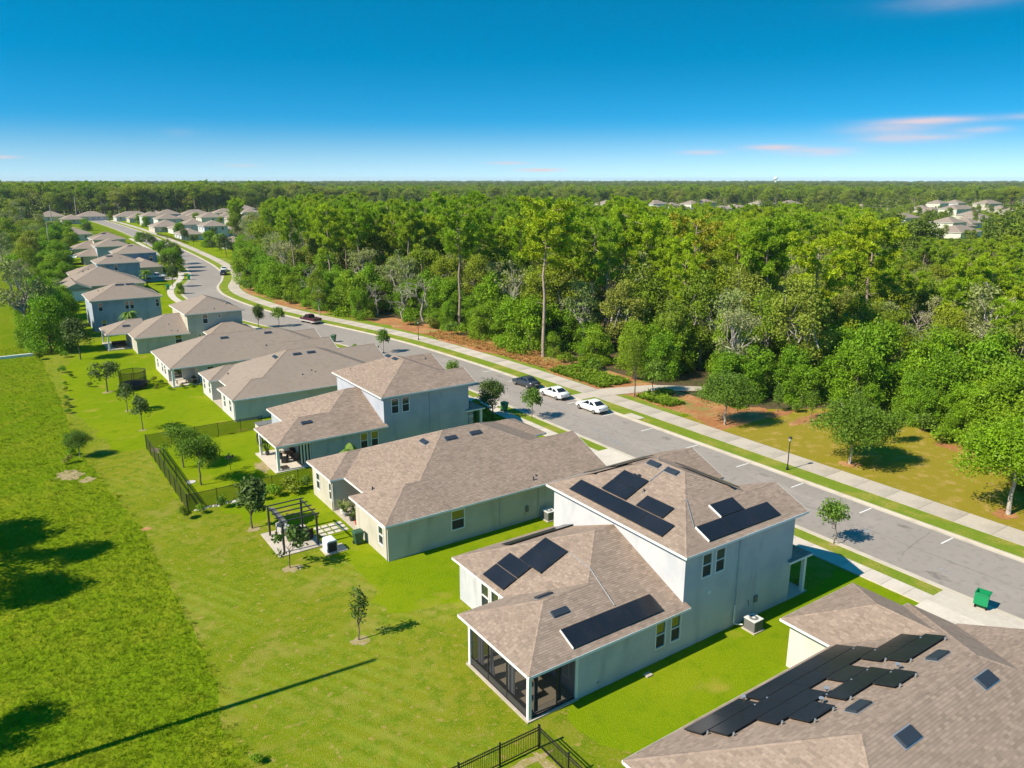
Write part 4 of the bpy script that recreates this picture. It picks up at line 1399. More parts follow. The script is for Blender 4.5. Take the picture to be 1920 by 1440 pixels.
# ------------------------------------------------------------------ houses farther off
def far_house(cx, cy, w, d, st, wall, label, wing=None, group=None):
    h = House('far_house', label, (cx, cy), wall, detail=1)
    if group:
        h.root['group'] = group
    z = 2.95 if st == 1 else 5.95
    x0, x1, y0, y1 = cx - w / 2, cx + w / 2, cy - d / 2, cy + d / 2
    h.sec(x0, x1, y0, y1, z, 'x' if w >= d else 'y', 'hip', 'hip')
    wn_ = []
    n = max(2, int(w / 4)) if not group else 2
    for k in range(n):
        a = x0 + 1.4 + (w - 2.8) * (k + .5) / n
        wn_.append((a, 1.0, 1.0, 1.4, 'fix'))
        if st == 2:
            wn_.append((a, 3.9, 1.0, 1.4, 'fix'))
    ww = [] if group else [(y0 + 1.4 + (d - 2.8) * (k + .5) / 2, (1.0 if st == 1 else 3.9), 1.0, 1.4, 'fix') for k in range(2)]
    h.block(x0 + .45, x1 - .45, y0 + .45, y1 - .45, 0, z - .1, {'S': wn_, 'W': ww})
    if wing:
        a0, a1, c0, c1 = wing
        h.sec(cx + a0, cx + a1, cy + c0, cy + c1, 2.95, 'x' if (a1 - a0) >= (c1 - c0) else 'y', 'hip', 'hip', up=.02)
        h.block(cx + a0 + .45, cx + a1 - .45, cy + c0 + .45, cy + c1 - .45, 0, 2.85)
    h.finish()
    return h


NB = [
    (92, 612, 24, 16, 1, 'w_grey', 'white bungalow at the far left end of the far street above a bright lawn', (-4, 6, -17, -6)),
    (105.5, 560, 15, 14, 2, 'w_slate', 'grey-blue two-storey house in the middle of the far cluster', (-13, -5, -4, 6)),
    (87.0, 470, 16, 18, 1, 'w_beige', 'beige bungalow with a clipped hedge in front in the far cluster', None),
    (136.0, 620, 21, 16, 1, 'w_grey', 'pale bungalow in the back row of the far cluster beside the two-storey house', None),
    (100.5, 468, 13, 16, 1, 'w_tan', 'brown-roofed bungalow behind the white two-storey house of the far cluster', None),
    (160, 632, 18, 16, 1, 'w_cream', 'pale bungalow under the dark treeline at the back of the far cluster', None),
    (159, 560, 12, 14, 2, 'w_mint', 'pale green two-storey house beside the woods at the back of the far cluster', None),
    (96.5, 405, 12, 14, 2, 'w_grey', 'white two-storey house nearest the woods in the far cluster', None),
    (109.5, 414, 13, 15, 1, 'w_cream', 'pale bungalow partly hidden by the woods in the far cluster', None),
    (136.5, 515, 13, 16, 1, 'w_tan', 'tan bungalow in the second row of the far cluster', None),
    (83.5, 398, 11, 16, 1, 'w_grey', 'white bungalow behind young trees along the far street', None),
    (88.2, 337, 9.5, 11, 1, 'w_grey', 'small white bungalow tucked against the left end of the woods', None),
    (43.5, 640, 19, 18, 1, 'w_cream', 'pale bungalow half hidden by trees left of the far street', None),
    (68.0, 628, 20, 16, 1, 'w_grey', 'white-walled bungalow with a dark doorway left of the far street', None),
    (52.0, 588, 14, 18, 1, 'w_tan', 'brown-roofed bungalow between two pale ones left of the far street', None),
    (38.0, 428, 14, 18, 1, 'w_cream', 'cream bungalow screened by a dark round tree on the near row', None),
    (46.0, 385, 13, 16, 1, 'w_tan', 'tan bungalow screened by bushes at the end of the near row', None),
    (118, 500, 14, 15, 2, 'w_cream', 'cream two-storey house between bungalows in the far cluster', None),
    (122, 445, 13, 15, 1, 'w_grey', 'white bungalow at the right side of the far cluster', None),
    (185, 600, 14, 15, 1, 'w_tan', 'tan bungalow at the right end of the far cluster behind pines', None),
]
gN = random.Random(31)
for iy in range(11):
    for ix in range(7):
        x, y = 92 + ix * 17 + gN.uniform(-2, 2), 400 + iy * 23 + gN.uniform(-3, 3)
        if x < 84 + (y - 400) * .02 or x / y > .295 or any(abs(x - q[0]) < 15.5 and abs(y - q[1]) < 19 for q in NB):
            continue
        st = 2 if gN.random() < .35 else 1
        NB.append((x, y, gN.uniform(12, 15), gN.uniform(13, 16), st, gN.choice(('w_grey', 'w_cream', 'w_tan', 'w_mint')), 'brown-roofed house packed in the rows of the far cluster', None))
for q in NB:
    far_house(*q[:7], wing=q[7], group='houses packed in the far cluster' if 'packed' in q[6] else None)
FB = [(494, 565, 17, 15, 2, 'w_cream'), (449, 497, 15, 14, 1, 'w_grey'), (532, 539, 20, 16, 2, 'w_grey'), (427, 433, 17, 15, 2, 'w_grey'), (515, 490, 17, 15, 1, 'w_cream'),
      (600, 539, 18, 16, 2, 'w_tan'), (594, 497, 13, 13, 1, 'w_cream'), (612, 484, 13, 13, 2, 'w_cream'), (636, 467, 19, 15, 2, 'w_tan'),
      (764, 395, 17, 15, 2, 'w_cream'), (787, 390, 16, 15, 2, 'w_grey'), (716, 346, 24, 16, 1, 'w_cream'), (629, 311, 23, 15, 2, 'w_cream'), (523, 292, 19, 15, 1, 'w_grey'),
      (490, 235, 14, 14, 1, 'w_grey'), (796, 364, 26, 16, 2, 'w_tan'), (404, 197, 22, 15, 1, 'w_cream'), (470, 540, 15, 14, 1, 'w_tan'), (545, 470, 16, 14, 1, 'w_tan'),
      (680, 420, 18, 15, 1, 'w_tan'), (700, 300, 18, 15, 1, 'w_tan'), (270, 640, 17, 15, 2, 'w_cream'), (296, 622, 16, 14, 1, 'w_tan'), (330, 600, 17, 15, 1, 'w_grey'), (360, 590, 16, 14, 1, 'w_tan'), (400, 560, 16, 14, 2, 'w_cream'),
      (462, 470, 16, 14, 1, 'w_tan'), (480, 515, 16, 14, 2, 'w_cream'), (508, 530, 16, 14, 1, 'w_tan'), (555, 515, 16, 15, 2, 'w_cream'), (575, 560, 16, 14, 1, 'w_tan'), (440, 530, 15, 14, 2, 'w_grey'), (655, 500, 16, 14, 1, 'w_tan'), (570, 470, 15, 14, 1, 'w_grey'),
      (650, 340, 17, 15, 1, 'w_tan'), (672, 322, 17, 15, 1, 'w_tan'), (600, 285, 16, 14, 1, 'w_tan'), (560, 262, 17, 15, 1, 'w_cream'), (745, 330, 18, 15, 1, 'w_tan'), (690, 370, 17, 15, 1, 'w_tan'), (455, 222, 15, 14, 1, 'w_tan'), (430, 215, 15, 13, 2, 'w_cream')]
for i, (x, y, w, d, st, wm) in enumerate(FB):
    right = x > 380 and y < 400
    lab = ('pale roofed house glimpsed over the treetops in the clearing at the right' if right else 'pale roofed house glimpsed over the treetops beyond the middle of the woods')
    far_house(x, y, w, d, st, wm, lab, group=('houses in the clearing at the right' if right else 'houses beyond the woods'))
# white water tower and mast far out on the horizon
t = thing('water_tower', 'tiny white water tower on the far horizon', 'water tower', (2650, 2020, 0))
b = MB(); b.tube([(2650, 2020, 0), (2650, 2020, 28)], [3.5, 2.2], 10); b.build('shaft', 'white', t)
b = MB(); b.tube([(2650, 2020, 26), (2650, 2020, 30), (2650, 2020, 35), (2650, 2020, 38)], [2.2, 8, 8, 1.5], 14); b.build('tank', 'white', t)


# ------------------------------------------------------------------ vehicles
def ring8(y, hw, zb, zs, zt):
    return [(-hw * .86, y, zb), (-hw * .98, y, zb + .12), (-hw, y, (zb + zs) / 2 + .05), (-hw * .95, y, zs), (-hw * .78, y, zt), (hw * .78, y, zt), (hw * .95, y, zs), (hw, y, (zb + zs) / 2 + .05), (hw * .98, y, zb + .12), (hw * .86, y, zb)]


def loft(b, rings, m=0):
    n = len(rings[0])
    vs = [p for r_ in rings for p in r_]
    fs = []
    for i in range(len(rings) - 1):
        for j in range(n):
            k = (j + 1) % n
            fs.append((i * n + j, i * n + k, (i + 1) * n + k, (i + 1) * n + j))
    fs.append(tuple(range(n))[::-1])
    fs.append(tuple((len(rings) - 1) * n + j for j in range(n)))
    b.faces(vs, fs, m)


def wheels(t, track, axles, r_=.33, w=.22):
    for y in axles:
        for sx in (-1, 1):
            b = MB()
            b.tube([(sx * (track - w), y, r_), (sx * (track - .02), y, r_), (sx * track, y, r_)], [r_, r_, r_ - .04], 18)
            wh = b.build('wheel', 'rubber', t, local=True)
            q = MB()
            q.tube([(sx * (track - .05), y, r_), (sx * (track + .008), y, r_)], [r_ * .66, r_ * .60], 14)
            q.build('rim', 'rim', wh, local=True)
            q = MB()
            for k in range(5):
                th = 2 * math.pi * k / 5
                q.obox((sx * (track + .012), y + math.cos(th) * r_ * .42, r_ + math.sin(th) * r_ * .42), (.004, 0, 0), (0, math.cos(th) * r_ * .16, math.sin(th) * r_ * .16), (0, -math.sin(th) * .03, math.cos(th) * .03))
            q.build('spoke_gap', 'rubber', wh, local=True)


def quad_between(b, P, ins=.06, lift=.006):
    P = [Vector(p) for p in P]
    c = sum(P, Vector()) / 4
    n = (P[1] - P[0]).cross(P[3] - P[0]).normalized()
    if n.dot(Vector((c.x, c.y * .5, c.z - .9))) < 0:
        n = -n
    b.poly([p + (c - p) * ins + n * lift for p in P])


def sedan(label, loc, rz, paint, s=1.0, group=None):
    t = thing('parked_car', label, 'car', loc, rz, group)
    t.scale = (s, s, s)
    b = MB()
    loft(b, [ring8(-2.36, .66, .42, .66, .82), ring8(-2.28, .80, .30, .80, .97), ring8(-1.75, .90, .22, .90, 1.02), ring8(-1.1, .915, .2, .93, 1.0), ring8(.4, .915, .2, .91, .95),
             ring8(1.1, .91, .2, .86, .93), ring8(1.8, .88, .22, .76, .83), ring8(2.22, .78, .26, .66, .71), ring8(2.38, .58, .36, .56, .60)])
    body = b.build('body', paint, t, smooth=True, local=True)
    bl, br = (-.78, -1.72, 1.0), (.78, -1.72, 1.0)
    fl, fr = (-.80, 1.12, .92), (.80, 1.12, .92)
    rbl, rbr = (-.58, -.98, 1.40), (.58, -.98, 1.40)
    rfl, rfr = (-.60, .12, 1.43), (.60, .12, 1.43)
    rm = [(-.60, -.45, 1.45), (.60, -.45, 1.45)]
    b = MB()
    b.faces([bl, br, fr, fl, rbl, rbr, rfr, rfl, rm[0], rm[1]], [(0, 1, 5, 4), (2, 3, 7, 6), (4, 5, 9, 8), (8, 9, 6, 7), (3, 0, 4, 8, 7), (1, 2, 6, 9, 5)])
    cab = b.build('cabin', paint, t, local=True)
    for nm, P, ins in (('rear_window', [bl, br, rbr, rbl], .10), ('windshield', [fl, fr, rfr, rfl], .08)):
        b = MB(); quad_between(b, P, ins); b.build(nm, 'carglass', cab, local=True)
    for sx in (-1, 1):
        for (ya, yb, ta, tb) in ((-1.35, -.42, -.86, -.44), (-.34, .86, -.36, .08)):
            P = [(sx * .795, ya, 1.0), (sx * .80, yb, .95), (sx * .607, tb, 1.40), (sx * .60, ta, 1.38)]
            b = MB(); quad_between(b, P, .05, .008); b.build('side_window', 'carglass', cab, local=True)
        b = MB(); b.box(sx * .62 - .19, sx * .62 + .19, -2.335, -2.29, .72, .86); b.build('tail_light', 'lampred', body, local=True)
        b = MB(); b.box(sx * .60 - .17, sx * .60 + .17, 2.2, 2.30, .58, .69); b.build('headlight', 'rim', body, local=True)
        b = MB(); b.box(sx * .98 - .08, sx * .98 + .08, .70, .84, .93, 1.06); b.build('mirror', paint, body, local=True)
        b = MB(); b.box(sx * .915 - .005, sx * .915 + .005, -.33, -.31, .35, .92); b.build('door_seam', 'dark', body, local=True)
    b = MB(); b.box(-.26, .26, -2.385, -2.355, .60, .73); b.build('number_plate', 'plate', body, local=True)
    b = MB(); b.box(-.74, .74, -2.375, -2.34, .30, .44); b.build('bumper_grille', 'dark', body, local=True)
    wheels(t, .905, (-1.36, 1.38))
    return t


def pickup(label, loc, rz, paint, trim, s=1.0):
    t = thing('pickup_truck', label, 'pickup truck', loc, rz)
    t.scale = (s, s, s)
    b = MB()
    loft(b, [ring8(-2.8, .90, .50, .98, 1.05), ring8(-2.6, .98, .42, 1.05, 1.12), ring8(-.6, .99, .42, 1.08, 1.14), ring8(1.3, .99, .42, 1.08, 1.15), ring8(2.2, .97, .44, 1.02, 1.12), ring8(2.72, .88, .5, .92, 1.02), ring8(2.85, .72, .55, .85, .92)])
    body = b.build('body', paint, t, local=True)
    b = MB(); b.box(-.78, .78, -2.62, -.72, 1.10, 1.16); b.build('truck_bed', 'dark', body, local=True)
    b = MB()
    for q in ((-.96, -.80, -2.7, -.62, 1.05, 1.24), (.80, .96, -2.7, -.62, 1.05, 1.24), (-.96, .96, -2.78, -2.66, .8, 1.24)):
        b.box(*q)
    b.build('bed_wall', paint, body, local=True)
    b = MB()
    for sx in (-1, 1):
        b.box(sx * 1.0 - .03, sx * 1.0 + .03, -2.7, 2.6, .42, .70)
    b.box(-.95, .95, -2.92, -2.78, .48, .72)
    b.build('lower_trim', trim, body, local=True)
    B0 = [(-.84, -.62, 1.12), (.84, -.62, 1.12), (.86, 1.45, 1.12), (-.86, 1.45, 1.12)]
    T0 = [(-.66, -.45, 1.82), (.66, -.45, 1.82), (.66, .72, 1.84), (-.66, .72, 1.84)]
    b = MB()
    b.faces(B0 + T0, [(0, 1, 5, 4), (2, 3, 7, 6), (4, 5, 6, 7), (3, 0, 4, 7), (1, 2, 6, 5)])
    cab = b.build('cabin', paint, t, local=True)
    for nm, P in (('rear_window', [B0[0], B0[1], T0[1], T0[0]]), ('windshield', [B0[3], B0[2], T0[2], T0[3]])):
        q = MB(); quad_between(q, P, .12); q.build(nm, 'carglass', cab, local=True)
    for sx in (-1, 1):
        for (ya, yb, ta, tb) in ((-.5, .3, -.38, .22), (.36, 1.2, .3, .68)):
            P = [(sx * .845, ya, 1.16), (sx * .85, yb, 1.16), (sx * .675, tb, 1.78), (sx * .67, ta, 1.78)]
            q = MB(); quad_between(q, P, .05, .012); q.build('side_window', 'carglass', cab, local=True)
        q = MB(); q.box(sx * .86 - .09, sx * .86 + .09, -2.83, -2.77, .82, 1.15); q.build('tail_light', 'lampred', body, local=True)
        q = MB(); q.box(sx * 1.06 - .1, sx * 1.06 + .1, 1.1, 1.25, 1.1, 1.32); q.build('mirror', trim, body, local=True)
    wheels(t, 1.0, (-1.75, 1.80), .40, .26)
    return t


sedan('white sedan nearest the camera in the kerbside row of three parked cars', (60.25, 70.55, .016), R(1.0), 'c_white')
sedan('white sedan parked between a charcoal sedan and another white one', (60.2, 78.1, .016), R(1.5), 'c_white')
sedan('charcoal grey sedan at the far end of the kerbside row of three', (60.3, 84.85, .016), R(2.5), 'c_dark')
pickup('plum red pickup truck with silver lower trim parked where the street bends', (52.75, 149.4, .016), R(13.5), 'c_plum', 'c_silver', .95)
sedan('black car parked on the street beyond the bend, white car behind it', (59.6, 242.5, .016), R(-16), 'c_black', 1.05)
sedan('white car parked beyond the bend just past a black one', (62.2, 252.2, .016), R(-14), 'c_white', 1.05)
sedan('dark blue car far up the street beside a sky-blue one', (68.2, 428, .016), R(-3), 'c_blue', 1.15)
sedan('sky-blue car far up the street', (69.2, 418, .016), R(-3), 'c_cyan', 1.15)
pickup('white pickup truck standing on the driveway of the deep blue house', (40.3, 241.0, .13), R(-92), 'c_white', 'c_black', 1.05)
sedan('dark car parked under the leafy street trees far up the road', (63.6, 326, .016), R(-3), 'c_dark', 1.1)


# ------------------------------------------------------------------ street furniture
def lamp_post(label, x, y, h):
    t = thing('street_lamp', label, 'street lamp', (x, y, .07))
    b = MB()
    b.tube([(x, y, .07), (x, y, .35), (x, y, .45)], [.14, .11, .06], 10)
    b.build('base', 'black', t)
    b = MB()
    b.tube([(x, y, .4), (x, y, h - .62)], [.055, .042], 10)
    b.build('pole', 'black', t)
    b = MB()
    b.tube([(x, y, h - .62), (x, y, h - .55), (x, y, h - .52)], [.05, .13, .1], 8)
    hd = b.build('lantern_frame', 'black', t)
    b = MB()
    b.tube([(x, y, h - .52), (x, y, h - .22)], [.10, .17], 6)
    b.build('lantern_glass', 'ylwsign', hd)
    b = MB()
    b.tube([(x, y, h - .22), (x, y, h - .18), (x, y, h - .04), (x, y, h)], [.22, .2, .05, .012], 8)
    b.build('lantern_roof', 'black', hd)


lamp_post('black lantern street lamp on the verge in front of the dry lawn', 63.05, 43.74, 3.6)
lamp_post('black lantern street lamp standing before the dark woods near the bend', 62.6, 121.5, 3.6)


def wheelie_bin(label, x, y, rz, m='bingreen', openlid=True, s=1.0, z=.0):
    t = thing('wheeled_bin', label, 'bin', (x, y, z), rz)
    t.scale = (s, s, s)
    w0, w1, d0, d1, h = .22, .30, .26, .36, 1.0
    P = [(-w0, -d0, .08), (w0, -d0, .08), (w0, d0, .08), (-w0, d0, .08), (-w1, -d1, h), (w1, -d1, h), (w1, d1, h), (-w1, d1, h)]
    b = MB()
    b.faces(P, [(3, 2, 1, 0), (0, 1, 5, 4), (1, 2, 6, 5), (2, 3, 7, 6), (3, 0, 4, 7)])
    Q = [(x_ * .86, y_ * .86, h - (0 if k > 3 else -.1)) for k, (x_, y_, z_) in enumerate(P)]
    b.faces(Q[4:] + [(p[0] * .9, p[1] * .9, .2) for p in P[:4]], [(0, 1, 5, 4), (1, 2, 6, 5), (2, 3, 7, 6), (3, 0, 4, 7), (4, 5, 6, 7)])
    body = b.build('body', m, t, local=True)
    b = MB()
    for q in ((-w1 - .03, w1 + .03, -d1 - .03, -d1 + .04, h - .05, h + .02), (-w1 - .03, w1 + .03, d1 - .04, d1 + .03, h - .05, h + .02), (-w1 - .03, -w1 + .04, -d1, d1, h - .05, h + .02), (w1 - .04, w1 + .03, -d1, d1, h - .05, h + .02)):
        b.box(*q)
    b.build('rim', m, body, local=True)
    b = MB()
    if openlid:
        b.obox((-w1 - .10, 0, h - .36), (.03, 0, .34), (0, d1 + .02, 0), (-.02, 0, .004))
    else:
        b.faces([(-w1 - .04, -d1 - .04, h + .02), (w1 + .04, -d1 - .04, h + .02), (w1 + .04, d1 + .04, h + .02), (-w1 - .04, d1 + .04, h + .02), (-w1 * .8, -d1 * .8, h + .12), (w1 * .8, -d1 * .8, h + .12), (w1 * .8, d1 * .8, h + .12), (-w1 * .8, d1 * .8, h + .12)],
                [(4, 5, 6, 7), (0, 1, 5, 4), (1, 2, 6, 5), (2, 3, 7, 6), (3, 0, 4, 7)])
    b.build('lid', m, t, local=True)
    for sy in (-1, 1):
        b = MB()
        b.tube([(-w0 - .02, sy * (d0 + .0), .12), (-w0 - .02, sy * (d0 + .07), .12)], .12, 12)
        b.build('wheel', 'rubber', t, local=True)
    b = MB()
    b.tube([(-w1 - .12, -d1 * .8, h - .02), (-w1 - .12, d1 * .8, h - .02)], .02, 6)
    b.build('handle', m, t, local=True)


wheelie_bin('open emerald green wheeled bin at the end of the pale driveway by the kerb', 52.2, 20.3, R(12), z=.127, s=1.12)
wheelie_bin('dark green wheeled bin at the kerb behind the two vents of the blue house roof', 51.6, 115.6, R(30), 'bindark', False, 1.1, .12)
wheelie_bin('dark green wheeled bin at the kerb behind the long bungalow', 49.4, 128.6, R(40), 'bindark', False, 1.1, .12)
wheelie_bin('green wheeled bin hidden behind the leafy tree in front of the blue house', 50.9, 76.2, R(10), 'bingreen', False, 1.1, .08)
wheelie_bin('green wheeled bin on the verge beyond the bend', 48.2, 235.6, R(-20), 'bingreen', False, 1.2, .08)
wheelie_bin('pair of green bins by the walkway of the slate-blue house'.replace('pair of green bins', 'pale green bin'), 38.9, 217, 0, 'bingreen', False, 1.2, .02)
wheelie_bin('dark green cart standing against the back wall of the beige bungalow', 21.35, 52.9, R(-90), 'bindark', False, 1.05, .01)


# ------------------------------------------------------------------ fences
def picket_fence(p, q, h=1.28, gap=.105):
    t = thing('picket_fence', 'black metal picket fence running %s' % ('along the back lawn at the lower edge' if abs(q[0] - p[0]) > abs(q[1] - p[1]) else 'away from its corner post beside the panelled roof'), 'fence', (p[0], p[1], 0))
    P, Q = Vector((*p, 0)), Vector((*q, 0))
    ln = (Q - P).length
    u = (Q - P) / ln
    n = Vector((u.y, -u.x, 0))
    rz = math.atan2(u.y, u.x)
    np_ = int(ln / 2.35) + 1
    for k in range(np_ + 1):
        c = P + u * min(k * 2.35, ln)
        b = MB()
        b.obox((c.x, c.y, (h + .06) / 2), u * .035, n * .035, (0, 0, (h + .06) / 2))
        b.obox((c.x, c.y, h + .08), u * .045, n * .045, (0, 0, .02))
        b.build('post', 'black', t)
    for z in (.14, h - .22, h - .06):
        c = (P + Q) / 2
        b = MB()
        b.obox((c.x, c.y, z), u * ln / 2, n * .018, (0, 0, .022))
        b.build('rail', 'black', t)
    b = MB()
    b.obox((0, 0, h / 2 + .04), (.009, 0, 0), (0, .009, 0), (0, 0, h / 2 - .04))
    b.faces([(-.009, -.009, h), (.009, -.009, h), (.009, .009, h), (-.009, .009, h), (0, 0, h + .05)], [(0, 1, 4), (1, 2, 4), (2, 3, 4), (3, 0, 4)])
    me = b.mesh('picket', 'black')
    k = 1
    while k * gap < ln:
        c = P + u * (k * gap)
        o = link_mesh('picket', me, t, (c.x - p[0], c.y - p[1], 0))
        o.rotation_euler = (0, 0, rz)
        k += 1


picket_fence((19.78, 26.55), (9.6, 26.62))
picket_fence((19.78, 26.5), (19.82, 19.2))
patch('mulch_ring', 18.3, 26.0, 1.9, .28, 'sand', .0165)
patch('mulch_ring', 19.4, 24.6, .28, 2.0, 'sand', .0185)


def mesh_fence(label, p, q, h, wires=True):
    t = thing('mesh_fence', label, 'fence', (p[0], p[1], 0))
    P, Q = Vector((*p, 0)), Vector((*q, 0))
    ln = (Q - P).length
    u = (Q - P) / ln
    n = Vector((u.y, -u.x, 0))
    cnt = max(1, round(ln / 2.5))
    st = ln / cnt
    for k in range(cnt + 1):
        c = P + u * (k * st)
        b = MB()
        b.tube([(c.x, c.y, 0), (c.x, c.y, h + .08)], .035, 8)
        b.build('post', 'black', t)
    b = MB()
    b.tube([P + Vector((0, 0, h)), Q + Vector((0, 0, h))], .024, 6)
    b.build('rail', 'black', t)
    for k in range(cnt):
        c0 = P + u * (k * st + .04)
        b = MB()
        w = st - .08
        if wires:
            sp = .15
            m = int((w + h) / sp)
            for d in (1, -1):
                for i in range(m):
                    s0 = i * sp - h
                    a0, z0 = s0, 0.06
                    a1, z1 = s0 + h - .06, h
                    if a0 < 0:
                        z0 += -a0
                        a0 = 0
                    if a1 > w:
                        z1 -= a1 - w
                        a1 = w
                    if z1 - z0 < .03:
                        continue
                    if d < 0:
                        a0, a1 = w - a0, w - a1
                    A, C_ = c0 + u * a0 + Vector((0, 0, z0)), c0 + u * a1 + Vector((0, 0, z1))
                    e = (C_ - A).normalized()
                    sd_ = e.cross(n) * .0155
                    b.poly([A - sd_ + n * .004 * d, A + sd_ + n * .004 * d, C_ + sd_ + n * .004 * d, C_ - sd_ + n * .004 * d])
        else:
            c = c0 + u * (w / 2)
            b.obox((c.x, c.y, h / 2 + .03), u * w / 2, n * .006, (0, 0, h / 2 - .03))
        b.build('mesh_panel', 'black' if wires else 'bronze', t)


mesh_fence('black chain-link fence between the oak yard and the off-white bungalow lawn', (11.6, 86.5), (24.0, 86.5), 1.55)
mesh_fence('black chain-link fence along the shrubs beside the magnolia', (11.6, 67.0), (24.0, 67.3), 1.55)
mesh_fence('dark screened fence closing the oak yard toward the open field', (11.55, 67.05), (11.55, 86.45), 1.55)
b = MB()        # pale rocks along the fence foot
for k in range(60):
    x = rng.uniform(11.9, 16.4)
    y = 66.8 + (x - 11.6) * .02 + rng.uniform(-.25, .2)
    r_ = rng.uniform(.07, .16)
    b.tube([(x, y, -.02), (x, y, r_ * .6), (x, y, r_)], [r_, r_ * .9, r_ * .3], 5, 0, rng.random())
tag(b.build('rock_edging', 'rock'), 'band of pale rocks along the foot of the chain-link fence', 'rocks', kind='stuff')

# ------------------------------------------------------------------ pergola and back yard of the beige bungalow
t = thing('pergola', 'dark metal pergola of open beams over a concrete pad', 'pergola', (15.95, 54.6, 0))
for (x, y) in ((15.98, 54.65), (18.68, 54.65), (15.98, 58.2), (18.68, 58.2)):
    b = MB(); b.box(x - .07, x + .07, y - .07, y + .07, .03, 2.5); b.build('post', 'bronze', t)
for x in (15.98, 18.68):
    b = MB(); b.box(x - .04, x + .04, 54.4, 58.45, 2.5, 2.6); b.build('side_beam', 'bronze', t)
for k in range(5):
    y = 54.65 + (58.2 - 54.65) * k / 4
    b = MB(); b.box(15.75, 18.95, y - .045, y + .045, 2.6, 2.68); b.build('cross_beam', 'bronze', t)
b = MB(); b.box(16.03, 16.42, 54.7, 58.1, 2.46, 2.5); b.build('shade_canopy', 'acgrey', t)
par = sheet('patio_pad', [(15.4, 54.1), (19.0, 54.1), (19.0, 58.9), (15.4, 58.9)], .03, 'concrete')
for i in range(2):
    for j in range(3):
        b = MB(); b.box(15.4 + 1.8 * i + .008, 17.2 + 1.8 * i - .008, 54.1 + 1.6 * j + .008, 55.7 + 1.6 * j - .008, .031, .075, 0, rng.random()); b.build('slab', 'concrete', par)


def wicker_chair(label, x, y, rz, m='wicker'):
    t = thing('patio_chair', label, 'chair', (x, y, .075), rz)
    b = MB(); b.box(-.36, .36, -.36, .30, .02, .38); b.build('seat_base', m, t, local=True)
    b = MB(); b.box(-.28, .28, -.30, .26, .38, .46); b.build('cushion', m, t, local=True)
    b = MB(); b.box(-.36, .36, .28, .40, .02, .88); b.build('backrest', m, t, local=True)
    for s_ in (-1, 1):
        b = MB(); b.box(s_ * .38 - .06, s_ * .38 + .06, -.36, .30, .02, .62); b.build('armrest', m, t, local=True)


wicker_chair('brown wicker patio chair under the pergola with its back to the lawn', 18.25, 56.0, R(200))
wicker_chair('brown wicker patio chair under the pergola facing the other one', 18.1, 57.1, R(120))
t = thing('fire_table', 'low square table on the pergola pad', 'table', (17.2, 56.5, .075))
b = MB(); b.box(16.85, 17.55, 56.15, 56.85, .08, .50); b.build('base', 'acgrey', t)
b = MB(); b.box(16.75, 17.65, 56.05, 56.95, .50, .56); b.build('top', 'brown', t)
wicker_chair('pale cushioned patio chair at the far corner of the pergola pad', 17.0, 58.1, R(20), 'fabric')
b = MB()
for i in range(3):
    for j in range(4):
        pass
pav = sheet('stepping_path', [(19.3, 55.6), (21.8, 55.6), (21.8, 57.8), (19.3, 57.8)], .013, 'lush')
for i in range(4):
    for j in range(3):
        b = MB(); b.box(19.4 + .62 * i, 19.88 + .62 * i, 55.75 + .68 * j, 56.27 + .68 * j, .014, .05, 0, rng.random()); b.build('paver', 'concrete_new', pav)
# standby generator, rounded box on a pad
t = thing('generator', 'white box generator with a black louvred end on a slab by the pergola', 'generator', (19.15, 53.0, 0))
b = MB(); b.box(18.45, 20.25, 52.35, 53.7, .01, .08); b.build('pad', 'concrete', t)
b = MB()
prof = [(0, .08), (0, .95), (.12, 1.05), (.72, 1.05), (.84, .95), (.84, .08)]
for d in (0, 1):
    pass
V0 = [(18.65 + p * 1.0, 52.55, z) for p, z in prof]
V1 = [(18.65 + p * 1.0, 53.55, z) for p, z in prof]
n = len(prof)
b.faces(V0 + V1, [(i, (i + 1) % n, n + (i + 1) % n, n + i) for i in range(n)] + [tuple(range(n))[::-1], tuple(range(n, 2 * n))])
body = b.build('housing', 'white', t)
b = MB(); b.box(18.72, 19.42, 52.50, 52.54, .14, .92); b.build('end_grille', 'black', body)
for k in range(7):
    b = MB(); b.box(18.76, 19.38, 52.47, 52.5, .2 + .1 * k, .24 + .1 * k); b.build('louvre', 'bronze', body)


# pots and ferns on the beige bungalow's back porch
def blades(n, r_, h, seed, wid=.05, spread=.8, flat=0.0):
    """tuft of arching blades as an array of quads"""
    g = np.random.default_rng(seed)
    V = []
    for k in range(n):
        a = g.uniform(0, 2 * math.pi)
        rr = r_ * math.sqrt(g.uniform(0, 1)) * .35
        hh = h * g.uniform(.6, 1.1)
        d = np.array([math.cos(a), math.sin(a), 0])
        p0 = d * rr
        p1 = d * (rr + spread * hh * .35) + np.array([0, 0, hh * (.75 - flat)])
        p2 = d * (rr + spread * hh * .9) + np.array([0, 0, hh * (.85 - flat * 1.6)])
        sd_ = np.array([-d[1], d[0], 0]) * wid * g.uniform(.7, 1.2)
        V += [p0 - sd_, p0 + sd_, p1 + sd_ * .8, p1 - sd_ * .8, p1 - sd_ * .8, p1 + sd_ * .8, p2 + sd_ * .2, p2 - sd_ * .2]
    return np.array(V)


def potted(label, x, y, z, seed, pot='red', leafm='leaf_mag', h=.7):
    t = thing('potted_plant', label, 'plant', (x, y, z))
    b = MB(); b.tube([(0, 0, 0), (0, 0, .34), (0, 0, .36)], [.16, .24, .22], 10); b.build('pot', pot, t, local=True)
    V = blades(34, .3, h, seed, .045, .9)
    V[:, 2] += .3
    link_mesh('foliage', np_mesh('foliage', V, 4, [leafm], np.random.default_rng(seed).uniform(0, 1, len(V) // 4)), t)


